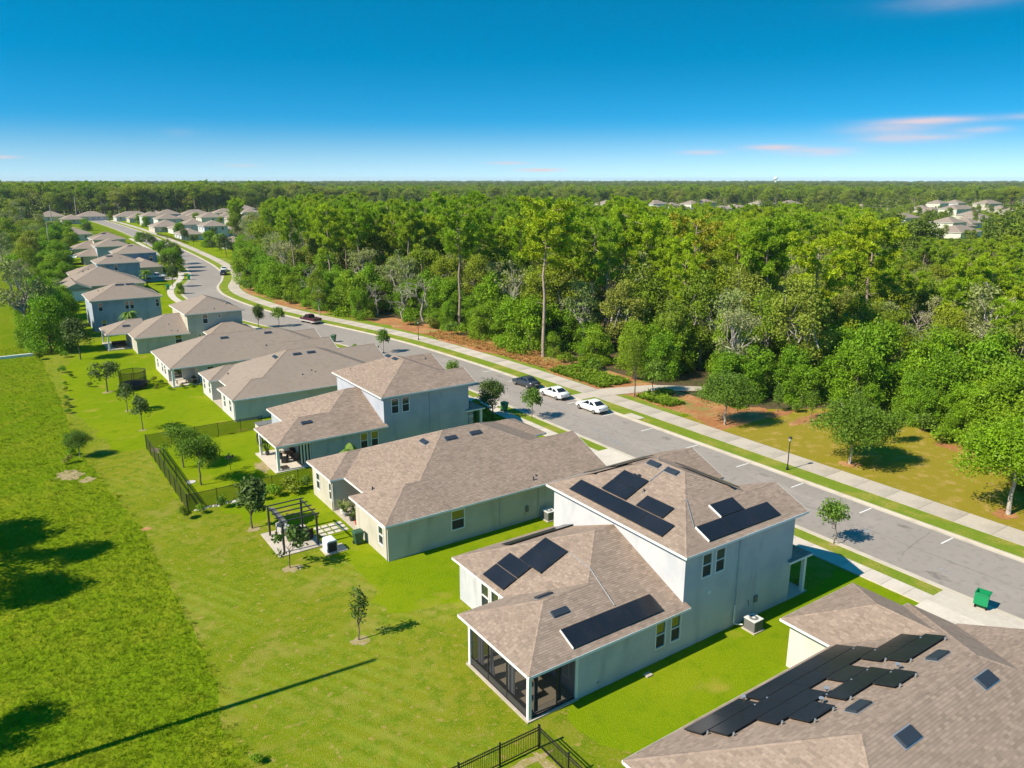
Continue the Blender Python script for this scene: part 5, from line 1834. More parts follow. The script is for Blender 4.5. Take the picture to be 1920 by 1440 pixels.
potted('bushy potted fern at the edge of the beige bungalow porch', 22.5, 58.9, .12, 1, 'white', 'leaf_grey', .9)
potted('potted fern in the middle of the beige bungalow porch', 22.45, 58.2, .12, 2, 'stone', 'leaf_grey', .85)
potted('dark leafy potted plant deep in the beige bungalow porch', 23.1, 57.5, .12, 3, 'brown', 'leaf_dark', 1.0)
potted('potted plant in a red pot by the porch wall of the beige bungalow', 22.6, 56.0, .12, 4, 'red', 'leaf_mag', .7)
potted('low potted plant in a dark pot beside the porch chairs', 22.55, 57.0, .12, 5, 'bronze', 'leaf_mag', .6)
t = thing('garden_hose_reel', 'green and white hose reel by the beige porch corner', 'hose reel', (22.3, 55.1, .12))
b = MB(); b.tube([(22.2, 55.1, .35), (22.4, 55.1, .35)], .22, 12); b.build('drum', 'bindark', t)
b = MB(); b.box(22.12, 22.48, 55.0, 55.2, .12, .2); b.box(22.1, 22.16, 55.05, 55.15, .12, .5); b.box(22.44, 22.5, 55.05, 55.15, .12, .5); b.build('frame', 'white', t)

# ------------------------------------------------------------------ blue house patio and fenced yard
t = thing('hot_tub', 'beige hot tub with a grey folding cover beside the blue house patio', 'hot tub', (24.2, 86.0, 0))
b = MB(); b.box(23.1, 25.0, 84.8, 86.3, .02, .85); tub = b.build('cabinet', 'w_cream', t)
b = MB(); b.box(23.05, 24.0, 84.75, 86.35, .85, .97); b.build('cover_half', 'acgrey', t)
b = MB(); b.box(24.05, 25.05, 84.75, 86.35, .85, .97); b.build('cover_half', 'acgrey', t)
b = MB(); b.tube([(24.0, 84.7, .5), (24.0, 84.7, 1.1), (24.0, 86.4, 1.1), (24.0, 86.4, .5)], .025, 6); b.build('cover_lifter', 'alu', t)
for k in range(9):
    b = MB(); b.box(23.1 + .21 * k, 23.27 + .21 * k, 84.77, 84.8, .06, .82); b.build('side_slat', 'w_beige', tub)


def grill(label, x, y, rz=0):
    t = thing('barbecue_grill', label, 'grill', (x, y, .02), rz)
    b = MB(); b.box(-.6, .6, -.28, .28, .06, .78); b.build('cabinet', 'black', t, local=True)
    b = MB()
    prof = [(-.28, .78), (-.28, .95), (-.12, 1.12), (.12, 1.12), (.28, .95), (.28, .78)]
    n = len(prof)
    b.faces([(-.4, y_, z) for y_, z in prof] + [(.4, y_, z) for y_, z in prof], [(i, (i + 1) % n, n + (i + 1) % n, n + i) for i in range(n)] + [tuple(range(n))[::-1], tuple(range(n, 2 * n))])
    b.build('hood', 'black', t, local=True)
    for s_ in (-1, 1):
        b = MB(); b.box(s_ * .62 - .2, s_ * .62 + .2, -.25, .25, .78, .82); b.build('side_shelf', 'alu', t, local=True)
        b = MB(); b.tube([(s_ * .5, -.27, .06), (s_ * .5, -.22, .06)], .07, 8); b.build('wheel', 'rubber', t, local=True)
    b = MB(); b.tube([(-.3, -.32, .92), (.3, -.32, .92)], .018, 6); b.build('handle', 'alu', t, local=True)


grill('black covered barbecue grill on the grass beside the blue house patio', 22.2, 81.6, R(80))
t = thing('patio_table', 'round patio table on the open covered patio of the blue house', 'table', (23.0, 74.6, .12))
b = MB(); b.tube([(0, 0, .70), (0, 0, .74)], .55, 18); b.build('top', 'brown', t, local=True)
b = MB(); b.tube([(0, 0, 0), (0, 0, .04), (0, 0, .7)], [.3, .08, .05], 10); b.build('pedestal', 'black', t, local=True)
for k, (x, y) in enumerate(((22.3, 75.3), (23.7, 74.0), (22.4, 73.9), (23.7, 75.3))):
    wicker_chair('dark patio chair around the round table of the blue house', x, y, R(60 + 90 * k), 'black')
for o in [o for o in COL.objects if o.name.startswith('patio_chair') and 'blue house' in o.get('label', '')]:
    o['group'] = 'chairs round the blue house patio table'
    o.scale = (.75, .75, .95)
t = thing('striped_blind', 'dark and white striped hanging blind at the back of the blue house patio', 'blind', (24.2, 71.9, .2))
for k in range(8):
    b = MB(); b.box(23.3 + .16 * k, 23.44 + .16 * k, 71.95, 71.98, .35, 2.3); b.build('stripe', 'white' if k % 2 else 'black', t)
t = thing('patio_mat', 'dark square mat near the front post of the blue house patio', 'mat', (21.9, 72.3, .12))
b = MB(); b.box(21.5, 22.3, 71.9, 73.0, .121, .135); b.build('mat', 'wicker', t)
potted('dark potted palm at the open edge of the blue house patio', 21.6, 77.0, .12, 8, 'bronze', 'leaf_dark', 1.1)
potted('leafy pot beside the striped blind on the blue house patio', 24.1, 73.1, .12, 9, 'stone', 'leaf', .8)
potted('flowering pot along the back of the blue house patio', 24.2, 77.3, .12, 10, 'red', 'leaf', .8)
t = thing('bird_feeder', 'bird feeder pole with small hanging trays beside the yard oak shadow', 'bird feeder', (17.3, 75.0, 0))
b = MB(); b.tube([(17.3, 75, 0), (17.3, 75, 1.9)], .025, 6); b.build('pole', 'black', t)
for dx, dy in ((.3, 0), (-.3, 0), (0, .3), (0, -.3)):
    b = MB(); b.tube([(17.3, 75, 1.75), (17.3 + dx, 75 + dy, 1.8)], .012, 5); b.tube([(17.3 + dx, 75 + dy, 1.3), (17.3 + dx, 75 + dy, 1.36), (17.3 + dx, 75 + dy, 1.6)], [.13, .09, .07], 8); b.build('tray', 'black', t)
b = MB(); b.tube([(13.3, 73.9, .02), (13.3, 73.9, .06)], .45, 16)
tag(b.build('birdbath_dish', 'rock'), 'pale round dish lying on the grass beside the yard oak', 'dish')
b = MB()       # support rails lying just inside the fence
b.tube([(12.5, 68, .12), (12.5, 85.5, .12)], .03, 6)
b.tube([(12.9, 68, .12), (12.9, 85.5, .12)], .03, 6)
for y in (69.4, 74.6, 80.4):
    b.tube([(12.2, y, 0), (12.2, y, 1.7)], .03, 6)
    b.tube([(12.2, y, 1.2), (12.7, y, .12)], .02, 6)
tag(b.build('trellis_rail', 'black'), 'thin black rails and stakes set just inside the dark screened fence', 'trellis')

# ------------------------------------------------------------------ trampoline and patios farther along
cx, cy = 14.7, 114.6
t = thing('trampoline', 'black trampoline with a tall safety net on the lawn beside the long bungalow', 'trampoline', (cx, cy, 0))
R0 = 1.75
b = MB()
circ = [(cx + R0 * math.cos(2 * math.pi * k / 20), cy + R0 * math.sin(2 * math.pi * k / 20)) for k in range(21)]
b.tube([(x, y, .75) for x, y in circ], .05, 6); b.build('frame', 'black', t)
b = MB(); b.poly([(cx + (R0 - .1) * math.cos(2 * math.pi * k / 20), cy + (R0 - .1) * math.sin(2 * math.pi * k / 20), .74) for k in range(20)]); b.build('mat', 'dark', t)
for k in range(6):
    th = 2 * math.pi * (k + .3) / 6
    x, y = cx + R0 * math.cos(th), cy + R0 * math.sin(th)
    b = MB(); b.tube([(x, y, .02), (x, y, 2.55)], .035, 6); b.build('pole', 'black', t)
b = MB()
for k in range(20):
    (x0, y0), (x1, y1) = circ[k], circ[k + 1]
    b.poly([(x0, y0, .8), (x1, y1, .8), (x1, y1, 2.45), (x0, y0, 2.45)])
b.build('safety_net', 'tent', t)
b = MB(); b.tube([(x, y, 2.45) for x, y in circ], .04, 6); b.build('top_ring', 'black', t)
b = MB(); b.tube([(x, y, .45) for x, y in circ], .03, 6)
for k in range(20):
    (x0, y0), (x1, y1) = circ[k], circ[k + 1]
    b.poly([(x0, y0, .35), (x1, y1, .35), (x1, y1, .72), (x0, y0, .72)])
b.build('skirt', 'dark', t)
t = thing('patio_table', 'long pale table on the corner patio of the long bungalow', 'table', (20.6, 113.0, .12))
b = MB(); b.box(19.9, 21.4, 112.6, 113.5, .72, .78); b.build('top', 'fabric', t)
for x, y in ((20.0, 112.7), (21.25, 112.7), (20.0, 113.35), (21.25, 113.35)):
    b = MB(); b.box(x, x + .07, y, y + .07, .12, .72); b.build('leg', 'brown', t)
t = thing('storage_chest', 'yellow chest by the corner patio of the long bungalow', 'chest', (23.6, 110.6, 0))
b = MB(); b.box(23.0, 24.1, 110.5, 111.2, .02, .5); b.build('box', 'yellow', t)
b = MB(); b.box(22.95, 24.15, 110.45, 111.25, .5, .58); b.build('lid', 'bronze', t)
grill('black grill standing at the inner end of the long bungalow patio', 22.2, 112.4, R(90))
t = thing('porch_sofa', 'dark outdoor sofa under the back porch of the tan two-storey house', 'sofa', (17, 146, .12))
b = MB(); b.box(16.2, 18.4, 145.4, 146.3, .14, .5); b.build('seat', 'black', t)
b = MB(); b.box(16.2, 18.4, 146.2, 146.45, .14, .95); b.build('backrest', 'black', t)
t = thing('porch_table', 'dark low table under the back porch of the tan two-storey house', 'table', (17, 144.4, .12))
b = MB(); b.box(16.5, 17.8, 144.0, 144.8, .5, .56); b.build('top', 'wicker', t)
for x, y in ((16.55, 144.05), (17.68, 144.05), (16.55, 144.68), (17.68, 144.68)):
    b = MB(); b.box(x, x + .07, y, y + .07, .12, .5); b.build('leg', 'wicker', t)
# white low wall with a coping at the left edge, beside the bushy trees
t = thing('garden_wall', 'low white wall with a ledge at the left edge beside the bushy trees', 'wall', (1, 146, 0))
b = MB(); b.box(-6, 5.0, 146.0, 146.3, 0, .35); b.build('panel', 'white', t)
b = MB(); b.box(-6.1, 5.1, 145.95, 146.35, .35, .41); b.build('coping', 'white', t)
# utility poles: one outside the frame whose shadow crosses the lawn, some far left
for lab, x, y, h, r_ in (('tall timber utility pole left of the frame whose long shadow crosses the lawn', -6.4, 39.65, 20.6, .24), ('leaning pale utility pole rising over the bushes on the far left', 32.0, 470, 15, .3), ('pale utility pole before the dark trees left of the far street', 60, 645, 16, .35), ('weathered utility pole among the trees on the far left', 20.5, 330, 13, .22)):
    t = thing('utility_pole', lab, 'utility pole', (x, y, 0))
    b = MB(); b.tube([(x, y, 0), (x + .3, y, h)], [r_, r_ * .62], 9); b.build('shaft', 'bark_pale', t)
    b = MB(); b.tube([(x + .29, y, h - .02), (x + .3, y, h + .12)], [r_ * .68, r_ * .5], 9); b.build('cap', 'alu', t)


# ------------------------------------------------------------------ plant prototypes
def unit(a):
    return a / np.maximum(1e-9, np.linalg.norm(a, axis=-1, keepdims=True))


def leaf_quads(pos, size, g, aspect=.55, up=.55, out=None):
    n = g.normal(size=pos.shape)
    n[:, 2] += up
    if out is not None:
        n += out * .8
    n = unit(n)
    t = unit(np.cross(n, g.normal(size=pos.shape)))
    b = np.cross(n, t)
    s = size[:, None]
    V = np.stack([pos - t * s, pos + b * s * aspect, pos + t * s, pos - b * s * aspect], axis=1)
    return V.reshape(-1, 3)


def crown_lobes(g, lobes, per, size, jit=.18, up=.5, aspect=.55, shell=(.42, 1.12), bottom=.35):
    """leaves over a set of (centre, radius, squash) lobes, each lobe a clump with its own tone"""
    V, T = [], []
    for c, r_, sq in lobes:
        m = max(8, int(per * (r_ ** 2)))
        d = unit(g.normal(size=(m, 3)))
        keep = (d[:, 2] > -bottom) | (g.uniform(size=m) < .3)
        d = d[keep]
        rr = r_ * g.uniform(shell[0], shell[1], size=(len(d), 1))
        p = np.array(c) + d * rr * np.array([1, 1, sq]) + g.normal(size=(len(d), 3)) * jit * r_ * .5
        V.append(leaf_quads(p, size * g.uniform(.7, 1.35, size=len(p)), g, aspect, up, d))
        T.append(np.clip(g.uniform(.25, .75) + g.normal(size=len(p)) * .17, 0, 1))
    return np.concatenate(V), np.concatenate(T)


def limb(b, p, q, r0, r1, g, bend=.12, n=4, sides=6, m=0):
    p, q = Vector(p), Vector(q)
    L = (q - p).length
    pts, rad = [], []
    for i in range(n + 1):
        t = i / n
        o = Vector(g.normal(size=3)) * bend * L * math.sin(math.pi * t) * .5
        pts.append(p.lerp(q, t) + o)
        rad.append(r0 + (r1 - r0) * t)
    b.tube(pts, rad, sides, m, float(g.uniform(.2, .8)), cap=False)
    return pts


PROTO = {}


def make_proto(key, crown_mesh, trunk_mesh, h):
    PROTO[key] = (crown_mesh, trunk_mesh, h)


def broad(key, seed, h, r_, z0, leafm, n_l, per, size, bark='bark', squash=.8, limbs=6, top_heavy=.0, lobe=(.30, .48), trunk_r=.22, lean=.0, jit=.32, up=.5, bottom=.35, aspect=.55, skirt=0):
    g = np.random.default_rng(seed)
    lobes = []
    zc, rz = (h + z0) / 2, (h - z0) / 2
    stretch = g.uniform(.78, 1.22)
    ofs = g.normal(size=2) * r_ * .12
    for k in range(n_l):
        d = unit(g.normal(size=3))
        if d[2] < -.6:
            d[2] *= -1
        rr = g.uniform(.35, .85) ** .7
        lr = r_ * g.uniform(*lobe) * (1.0 if g.uniform() < .7 else .62)
        c = np.array([d[0] * (r_ - lr * .75) * rr * 1.08 * stretch + ofs[0] * d[2], d[1] * (r_ - lr * .75) * rr * 1.08 / stretch + ofs[1] * d[2], zc + d[2] * (rz - lr * squash * .75) * rr * 1.12 + top_heavy * rz * .2])
        lobes.append((c, lr, squash * g.uniform(.7, 1.2)))
    for k in range(skirt):          # growth that hangs down to the ground
        a = 2 * math.pi * (k + g.uniform()) / skirt
        lr = r_ * g.uniform(.26, .42)
        rr = r_ * g.uniform(.45, .8)
        lobes.append((np.array([math.cos(a) * rr, math.sin(a) * rr, lr * g.uniform(.5, 1.3)]), lr, g.uniform(.9, 1.3)))
    V, T = crown_lobes(g, lobes, per, size, jit, up, aspect, bottom=bottom)
    b = MB()
    fork = np.array([lean, 0, z0 + (h - z0) * .25])
    limb(b, (0, 0, -.1), fork, trunk_r, trunk_r * .62, g, .05, 4, 8)
    order = sorted(range(n_l), key=lambda i: -lobes[i][1])[:limbs]
    for i in order:
        limb(b, fork * np.array([1, 1, g.uniform(.75, 1.0)]), lobes[i][0] * np.array([1.12, 1.12, 1.0]) + np.array([0, 0, lobes[i][1] * .75]), trunk_r * .5, trunk_r * .14, g, .16, 5, 5)
    make_proto(key, np_mesh(key + '_crown', V, 4, [leafm], T), b.mesh(key + '_trunk', bark, smooth=True), h)


def pine(key, seed, h, r_, z0, leafm='needle', n_b=20, cl=17, bark='bark_pine', dead=6):
    g = np.random.default_rng(seed)
    b = MB()
    top = np.array([g.normal() * .4, g.normal() * .4, h - 1.2])
    tp = limb(b, (0, 0, -.1), top, .30, .09, g, .018, 7, 8)
    V, T = [], []
    for k in range(n_b):
        f = (k + .5) / n_b
        z = z0 + (h - 1.0 - z0) * f ** .8
        prof = math.sin(math.pi * min(1, .22 + .72 * (1 - f))) ** .8
        a = k * 2.4 + g.uniform(-.5, .5)
        ln = r_ * (.30 + .75 * prof) * g.uniform(.7, 1.12)
        s0 = np.array([top[0] * z / h, top[1] * z / h, z])
        e = s0 + np.array([math.cos(a) * ln, math.sin(a) * ln, ln * g.uniform(.12, .5)])
        pts = limb(b, s0, e, .075, .02, g, .16, 3, 4)
        for q in range(cl):
            t = g.uniform(.35, 1.05)
            c = s0 + (e - s0) * t + g.normal(size=3) * np.array([.5, .5, .26]) * r_ * .2
            m = 30
            rad = g.uniform(.38, .72)
            d = unit(g.normal(size=(m, 3)) + np.array([0, 0, .55]))
            p = c + d * rad * .5
            tt = d
            side = unit(np.cross(tt, g.normal(size=(m, 3))))
            L = rad * .62
            V.append(np.stack([p - tt * L - side * .02, p - tt * L + side * .02, p + tt * L + side * .062, p + tt * L - side * .062], 1).reshape(-1, 3))
            T.append(np.clip(g.uniform(.25, .8) + g.normal(size=m) * .15, 0, 1))
    for k in range(dead):
        z = z0 * g.uniform(.45, 1.0)
        a = g.uniform(0, 6.28)
        ln = g.uniform(.8, 2.4)
        s0 = np.array([top[0] * z / h, top[1] * z / h, z])
        limb(b, s0, s0 + np.array([math.cos(a) * ln, math.sin(a) * ln, g.uniform(-.2, .6)]), .05, .012, g, .1, 2, 4)
    make_proto(key, np_mesh(key + '_crown', np.concatenate(V), 4, [leafm], np.concatenate(T)), b.mesh(key + '_trunk', bark, smooth=True), h)


def bare(key, seed, h, moss=0, bark='dead'):
    g = np.random.default_rng(seed)
    b = MB()
    tips = []

    def grow(p, d, ln, r_, lv):
        q = np.array(p) + d * ln
        limb(b, p, q, r_, r_ * .6, g, .12, 3, 5 if lv else 7)
        if lv >= 4:
            tips.append(q)
            return
        for k in range(int(g.integers(2, 4)) if lv else 5):
            nd = unit(d * .75 + g.normal(size=3) * .62 + np.array([0, 0, .12]))
            grow(np.array(p) + d * ln * g.uniform(.55, 1.0), nd, ln * g.uniform(.55, .78), r_ * .55, lv + 1)
    grow((0, 0, -.1), np.array([0, 0, 1.0]), h * .38, .2, 0)
    if moss:
        V, T = crown_lobes(g, [(t, g.uniform(.35, .7), .8) for t in tips], 60, .17, .3)
        cm = np_mesh(key + '_crown', V, 4, ['leaf_grey'], T)
    else:
        cm = None
    make_proto(key, cm, b.mesh(key + '_trunk', bark, smooth=True), h)


for i in range(6):
    broad('broad%d' % i, 10 + i, 15.5, 4.7 + .6 * (i % 3), 1.5, 'leaf', 38, 135, .19, squash=.75, lobe=(.20, .40), trunk_r=.27, limbs=16, bark='bark_pale' if i % 2 else 'bark')
for i in range(4):
    broad('bright%d' % i, 30 + i, 8.5, 3.3 + .4 * (i % 2), .3, 'leaf_bright', 26, 240, .15, squash=.85, lobe=(.22, .42), trunk_r=.16, bottom=.8, skirt=9)
for i in range(3):
    broad('mossy%d' % i, 40 + i, 15.0, 5.2, 3.0, 'leaf_grey', 30, 80, .19, bark='bark_pale', squash=.6, limbs=24, lobe=(.18, .34), trunk_r=.3)
for i in range(4):
    pine('pine%d' % i, 50 + i, 24.0, 4.9 + .4 * (i % 2), 14.0 - 1.0 * (i % 3), n_b=20 + i, cl=20)
pine('oldpine', 58, 20.5, 5.2, 8.5, 'needle_old', 17, 13)
bare('dead0', 60, 11.0)
bare('dead1', 61, 9.0)
bare('mossbare', 62, 14.0, 1, 'bark_pale')
broad('streetoak0', 70, 6.7, 4.2, 1.3, 'leaf_oak', 38, 330, .11, bark='bark_pale', squash=.75, lobe=(.26, .4), trunk_r=.15)
broad('streetoak1', 71, 8.9, 5.2, 1.9, 'leaf_bright', 44, 330, .115, bark='bark_pale', squash=.78, lobe=(.24, .38), trunk_r=.19)
broad('yardoak', 72, 5.1, 2.15, 1.2, 'leaf_oak', 22, 700, .08, squash=.9, lobe=(.28, .44), trunk_r=.09)
broad('sapling0', 73, 3.75, 1.35, 1.05, 'leaf_young', 18, 420, .10, squash=1.0, lobe=(.28, .46), trunk_r=.05, bottom=.8)
broad('sapling1', 74, 3.8, 1.6, 1.2, 'leaf_young', 18, 380, .11, squash=.9, lobe=(.28, .46), trunk_r=.055, bottom=.8)
broad('yardtree', 75, 4.6, 1.7, 1.0, 'leaf_mag', 20, 300, .13, squash=.95, lobe=(.26, .42), trunk_r=.08)
broad('magnolia', 76, 4.6, 1.15, .1, 'leaf_mag', 30, 420, .14, squash=1.1, lobe=(.32, .5), trunk_r=.07, bottom=.9)
broad('bignmag', 77, 3.6, 1.55, .8, 'leaf_mag', 16, 150, .17, squash=.9, lobe=(.25, .42), trunk_r=.05, bottom=.9)
broad('thinmag', 78, 4.0, .62, .3, 'leaf_dark', 20, 420, .085, squash=1.4, lobe=(.35, .6), trunk_r=.045, bottom=.9, jit=.4)
broad('dense', 79, 10.3, 4.3, .2, 'leaf_bright', 34, 190, .17, skirt=10, squash=.9, lobe=(.26, .42), trunk_r=.2, bottom=.9)
broad('darkmaple', 80, 7.2, 2.7, 1.0, 'leaf_mag', 28, 300, .13, squash=.95, lobe=(.25, .4), trunk_r=.12, bottom=.8)
for i in range(3):
    broad('shrub%d' % i, 90 + i, 1.5, .85, .0, ('leaf_bright', 'leaf', 'leaf_young')[i], 12, 520, .085, squash=.85, lobe=(.35, .55), trunk_r=.03, bottom=.9)
for i in range(2):
    broad('cypress%d' % i, 95 + i, 4.0, .85, .05, 'leaf_young', 30, 330, .12, squash=2.2, lobe=(.34, .52), trunk_r=.06, bottom=.9, up=1.6, aspect=.35)
for i in range(4):
    broad('far%d' % i, 100 + i, 17.0, 5.5 + .6 * (i % 2), .5, 'needle_far', 22, 20, .5, squash=.8, lobe=(.28, .46), trunk_r=.25, limbs=3)
# palms
def palm(key, seed, h, n=16, ln=1.6):
    g = np.random.default_rng(seed)
    b = MB()
    b.tube([(0, 0, 0), (.05, 0, h * .5), (0, .05, h)], [.14, .11, .12], 8)
    V, T = [], []
    for k in range(n):
        a = 2 * math.pi * k / n + g.uniform(-.1, .1)
        d = np.array([math.cos(a), math.sin(a), 0])
        sd_ = np.array([-d[1], d[0], 0])
        rise = g.uniform(-.1, .9)
        prev = np.array([0, 0, h])
        for s_ in range(6):
            t = (s_ + 1) / 6
            nx = np.array([0, 0, h]) + d * ln * t + np.array([0, 0, ln * (rise * t - .95 * t * t)])
            w = .26 * math.sin(math.pi * min(.95, t + .1)) + .03
            for sg in (-1, 1):
                V += [prev, nx, nx + sg * sd_ * w - np.array([0, 0, w * .5]), prev + sg * sd_ * w * .9 - np.array([0, 0, w * .45])]
                T.append(g.uniform(.2, .8))
            prev = nx
    make_proto(key, np_mesh(key + '_crown', np.array(V), 4, ['leaf_young'], T), b.mesh(key + '_trunk', 'bark', smooth=True), h)


palm('palm', 120, 3.0)
palm('palmlow', 121, .7, 18, 1.2)


def plant(name, key, label, cat, x, y, h=None, rz=None, wide=1.0, group=None, z=0.0):
    cm, tm, ph = PROTO[key]
    t = bpy.data.objects.new(name, None)
    t.empty_display_size = .2
    COL.objects.link(t)
    s = (h / ph) if h else 1.0
    t.location = (x, y, z)
    t.rotation_euler = (0, 0, rng.uniform(0, 6.28) if rz is None else rz)
    t.scale = (s * wide, s * wide, s)
    tag(t, label, cat, group)
    if cm is not None:
        c = bpy.data.objects.new('foliage' if cat in ('shrub', 'bush') else 'crown', cm)
        COL.objects.link(c)
        c.parent = t
    c = bpy.data.objects.new('stem' if cat in ('shrub', 'bush') else 'trunk', tm)
    COL.objects.link(c)
    c.parent = t
    return t


# ------------------------------------------------------------------ garden and street trees, each where it stands
SP = [('lawn_sapling', 'thinmag', 'slender dark young tree alone in the middle of the back lawn', 16.04, 40.56, 4.0, 1.1),
      ('magnolia_tree', 'bignmag', 'glossy broad-leaved young tree in front of the pergola', 15.58, 52.1, 3.6, 1.0),
      ('magnolia_tree', 'magnolia', 'tall narrow magnolia at the fence corner behind the pergola', 15.2, 60.5, 4.8, 1.2),
      ('oak_tree', 'yardoak', 'round grey-green oak in front inside the fenced yard', 13.97, 72.6, 5.2, 1.0),
      ('oak_tree', 'yardoak', 'grey-green oak partly behind another inside the fenced yard', 13.6, 78.4, 4.7, 1.0),
      ('ornamental_tree', 'yardtree', 'small tree in a ring of sand nearest the fenced yard corner', 12.4, 93.8, 4.4, .82),
      ('ornamental_tree', 'yardtree', 'darker small tree behind the one near the fenced yard', 12.1, 102.6, 4.1, .85),
      ('ornamental_tree', 'yardtree', 'spreading small tree beside the trampoline', 11.4, 114.3, 4.6, 1.25),
      ('field_bush', 'streetoak0', 'lone rounded dark bush out in the rough field', 5.35, 87.6, 3.0, .82),
      ('broadleaf_tree', 'darkmaple', 'dark leafy tree on the lawn by the tan house porch', 10.6, 138.6, 7.2, 1.0),
      ('broadleaf_tree', 'dense', 'dense bright green tree at the left beside the low white wall', 7.2, 147.6, 10.2, .95),
      ('broadleaf_tree', 'mossy0', 'tall thin grey-green tree at the left edge above the dense one', 4.6, 161, 15.2, 1.05),
      ('broadleaf_tree', 'dense', 'bright bushy tree beside the slate-blue house wall', 11.2, 160, 9.0, .7),
      ('street_tree', 'sapling0', 'staked green sapling on the verge beside the solar-panel house', 52.43, 31.53, 3.85, 1.0),
      ('street_tree', 'sapling1', 'young street tree on the verge before the parked white cars', 52.05, 71.9, 3.85, 1.0),
      ('crepe_myrtle', 'darkmaple', 'broad dark-leaved tree at the front corner of the blue house', 48.3, 74.9, 4.9, 1.25),
      ('street_tree', 'sapling1', 'young street tree on the verge behind the vented blue house roof', 53.0, 115.6, 4.0, .85),
      ('street_tree', 'sapling0', 'small treetop showing above the front edge of the blue house roof', 51.6, 90.2, 3.9, .85),
      ('street_tree', 'sapling1', 'rounded street tree just before the plum pickup truck', 46.2, 148.9, 3.9, 1.0),
      ('street_tree', 'darkmaple', 'pointed dark street tree beside the tan house front', 42.4, 149.6, 4.9, .85),
      ('live_oak', 'streetoak0', 'spreading oak with a pale trunk on the dry lawn behind the lamp', 69.8, 41.3, 6.7, 1.08),
      ('live_oak', 'streetoak1', 'largest spreading oak at the right edge of the dry lawn', 70.0, 26.4, 8.9, 1.12),
      ('live_oak', 'streetoak0', 'oak at the upper end of the dry lawn near the path', 69.4, 57.1, 6.4, .95),
      ('young_oak', 'broad2', 'slim leafy tree where the path leaves the pavement', 68.9, 72.0, 8.6, .62),
      ('young_oak', 'sapling1', 'small tree with a bare stem in the fern bed by the path', 70.6, 70.4, 5.2, .9),
      ('columnar_juniper', 'cypress0', 'upright green juniper between the oak and the thicket', 79.6, 42.3, 4.4, 1.15),
      ('columnar_juniper', 'cypress1', 'upright juniper at the back of the dry lawn', 80.2, 53.0, 3.9, .95),
      ('columnar_juniper', 'cypress0', 'upright juniper beside the straw-covered ground', 79.0, 57.0, 3.9, .85),
      ('columnar_juniper', 'cypress1', 'taller upright juniper behind the spreading oak', 80.5, 47.6, 5.4, .85),
      ('roadside_tree', 'broad3', 'rounded tree on the grass behind the plum pickup truck', 57.2, 156.2, 10.5, .72),
      ('roadside_tree', 'bright1', 'small rounded tree beside the dead trunks at the bend', 62.6, 147.6, 6.8, .75),
      ('palm_tree', 'palm', 'feathery palm beside the driveway of the deep blue house', 36.0, 229.6, 3.9, 1.0),
      ('palm_tree', 'palm', 'palm top above the porch roof of the tan house', 20.4, 153.2, 4.6, .8),
      ('yucca_plant', 'palmlow', 'grey-blue spiky yucca at the front corner of the blue house', 46.4, 75.9, 1.5, 1.1),
      ('potted_palm', 'palmlow', 'green palm peeking over the beige bungalow roof by the blue wall', 27.2, 66.9, 2.2, .6)]
for nm, key, lab, x, y, h, wd in SP:
    plant(nm, key, lab, 'tree' if nm not in ('yucca_plant', 'field_bush') else ('plant' if nm == 'yucca_plant' else 'bush'), x, y, h, None, wd)
for k, (x, y, h, wd) in enumerate(((41.0, 221.5, 6.3, .85), (45.2, 247, 7.4, 1.0), (48.6, 258, 8.2, 1.1), (51.2, 270, 8.6, 1.15), (53.6, 282, 8.0, 1.1), (52.0, 296, 7.6, 1.0), (44.5, 236.5, 4.0, .8), (56.5, 312, 7, 1), (40, 207, 3.2, .8), (58, 345, 6.5, 1.0), (60, 372, 6, 1.1), (61, 395, 5, 1.2))):
    plant('street_tree', ('darkmaple', 'yardtree', 'dense')[k % 3], 'leafy street tree lining the street beyond the bend', 'tree', x, y, h, None, wd, 'street trees beyond the bend')
for k, (x, y) in enumerate(((77, 330), (79, 345), (77.5, 358), (81, 372), (79, 385), (82, 350), (76.5, 315), (86, 362), (90, 380), (84, 420), (80, 440), (96, 440), (90, 500), (84, 520), (112, 430), (116, 470), (104, 510), (120, 540), (128, 580), (150, 600), (100, 585), (88, 560), (145, 540), (74, 590), (94, 350), (100, 370), (78, 300), (84, 312), (75, 302))):
    plant('garden_tree', ('darkmaple', 'dense', 'yardtree', 'broad0')[k % 4], 'small garden tree among the houses of the far cluster', 'tree', x + rng.uniform(-1, 1), y, rng.uniform(4, 8.5), None, rng.uniform(.9, 1.25), 'garden trees of the far cluster')
plant('palm_tree', 'palm', 'palm beside the small white bungalow at the end of the woods', 'tree', 81.5, 334, 6.0, None, 1.0)
for k, (x, y, h, wd) in enumerate(((18.9, 66.2, 1.3, 1.1), (20.5, 66.1, 1.7, 1.15), (22.0, 66.3, 1.3, 1.0), (17.6, 66.0, 1.1, 1.0), (16.4, 66.3, .9, 1.0), (14.2, 66.2, 1.2, .9), (12.4, 66.0, 1.0, .8), (11.0, 65.6, 1.3, .8), (15.9, 64.0, .7, .9), (23.4, 66.0, 1.5, .9))):
    plant('shrub', 'shrub%d' % (k % 3), 'leafy garden shrub planted along the chain-link fence beside the magnolia', 'shrub', x, y, h, None, wd, 'shrubs along the chain-link fence')
for k, (x, y, h) in enumerate(((16.6, 115.6, .8), (17.6, 116.6, .9), (18.2, 114.8, .7), (17.4, 113.0, .6), (18.6, 110.6, .6), (20.2, 110.6, .7), (21.4, 110.5, .7), (22.6, 110.4, .5), (16.4, 118, .8), (17.0, 112.2, .5))):
    plant('shrub', 'shrub%d' % (k % 2), 'low garden shrub planted round the corner patio of the long bungalow', 'shrub', x, y, h, None, 1.2, 'shrubs round the long bungalow patio')
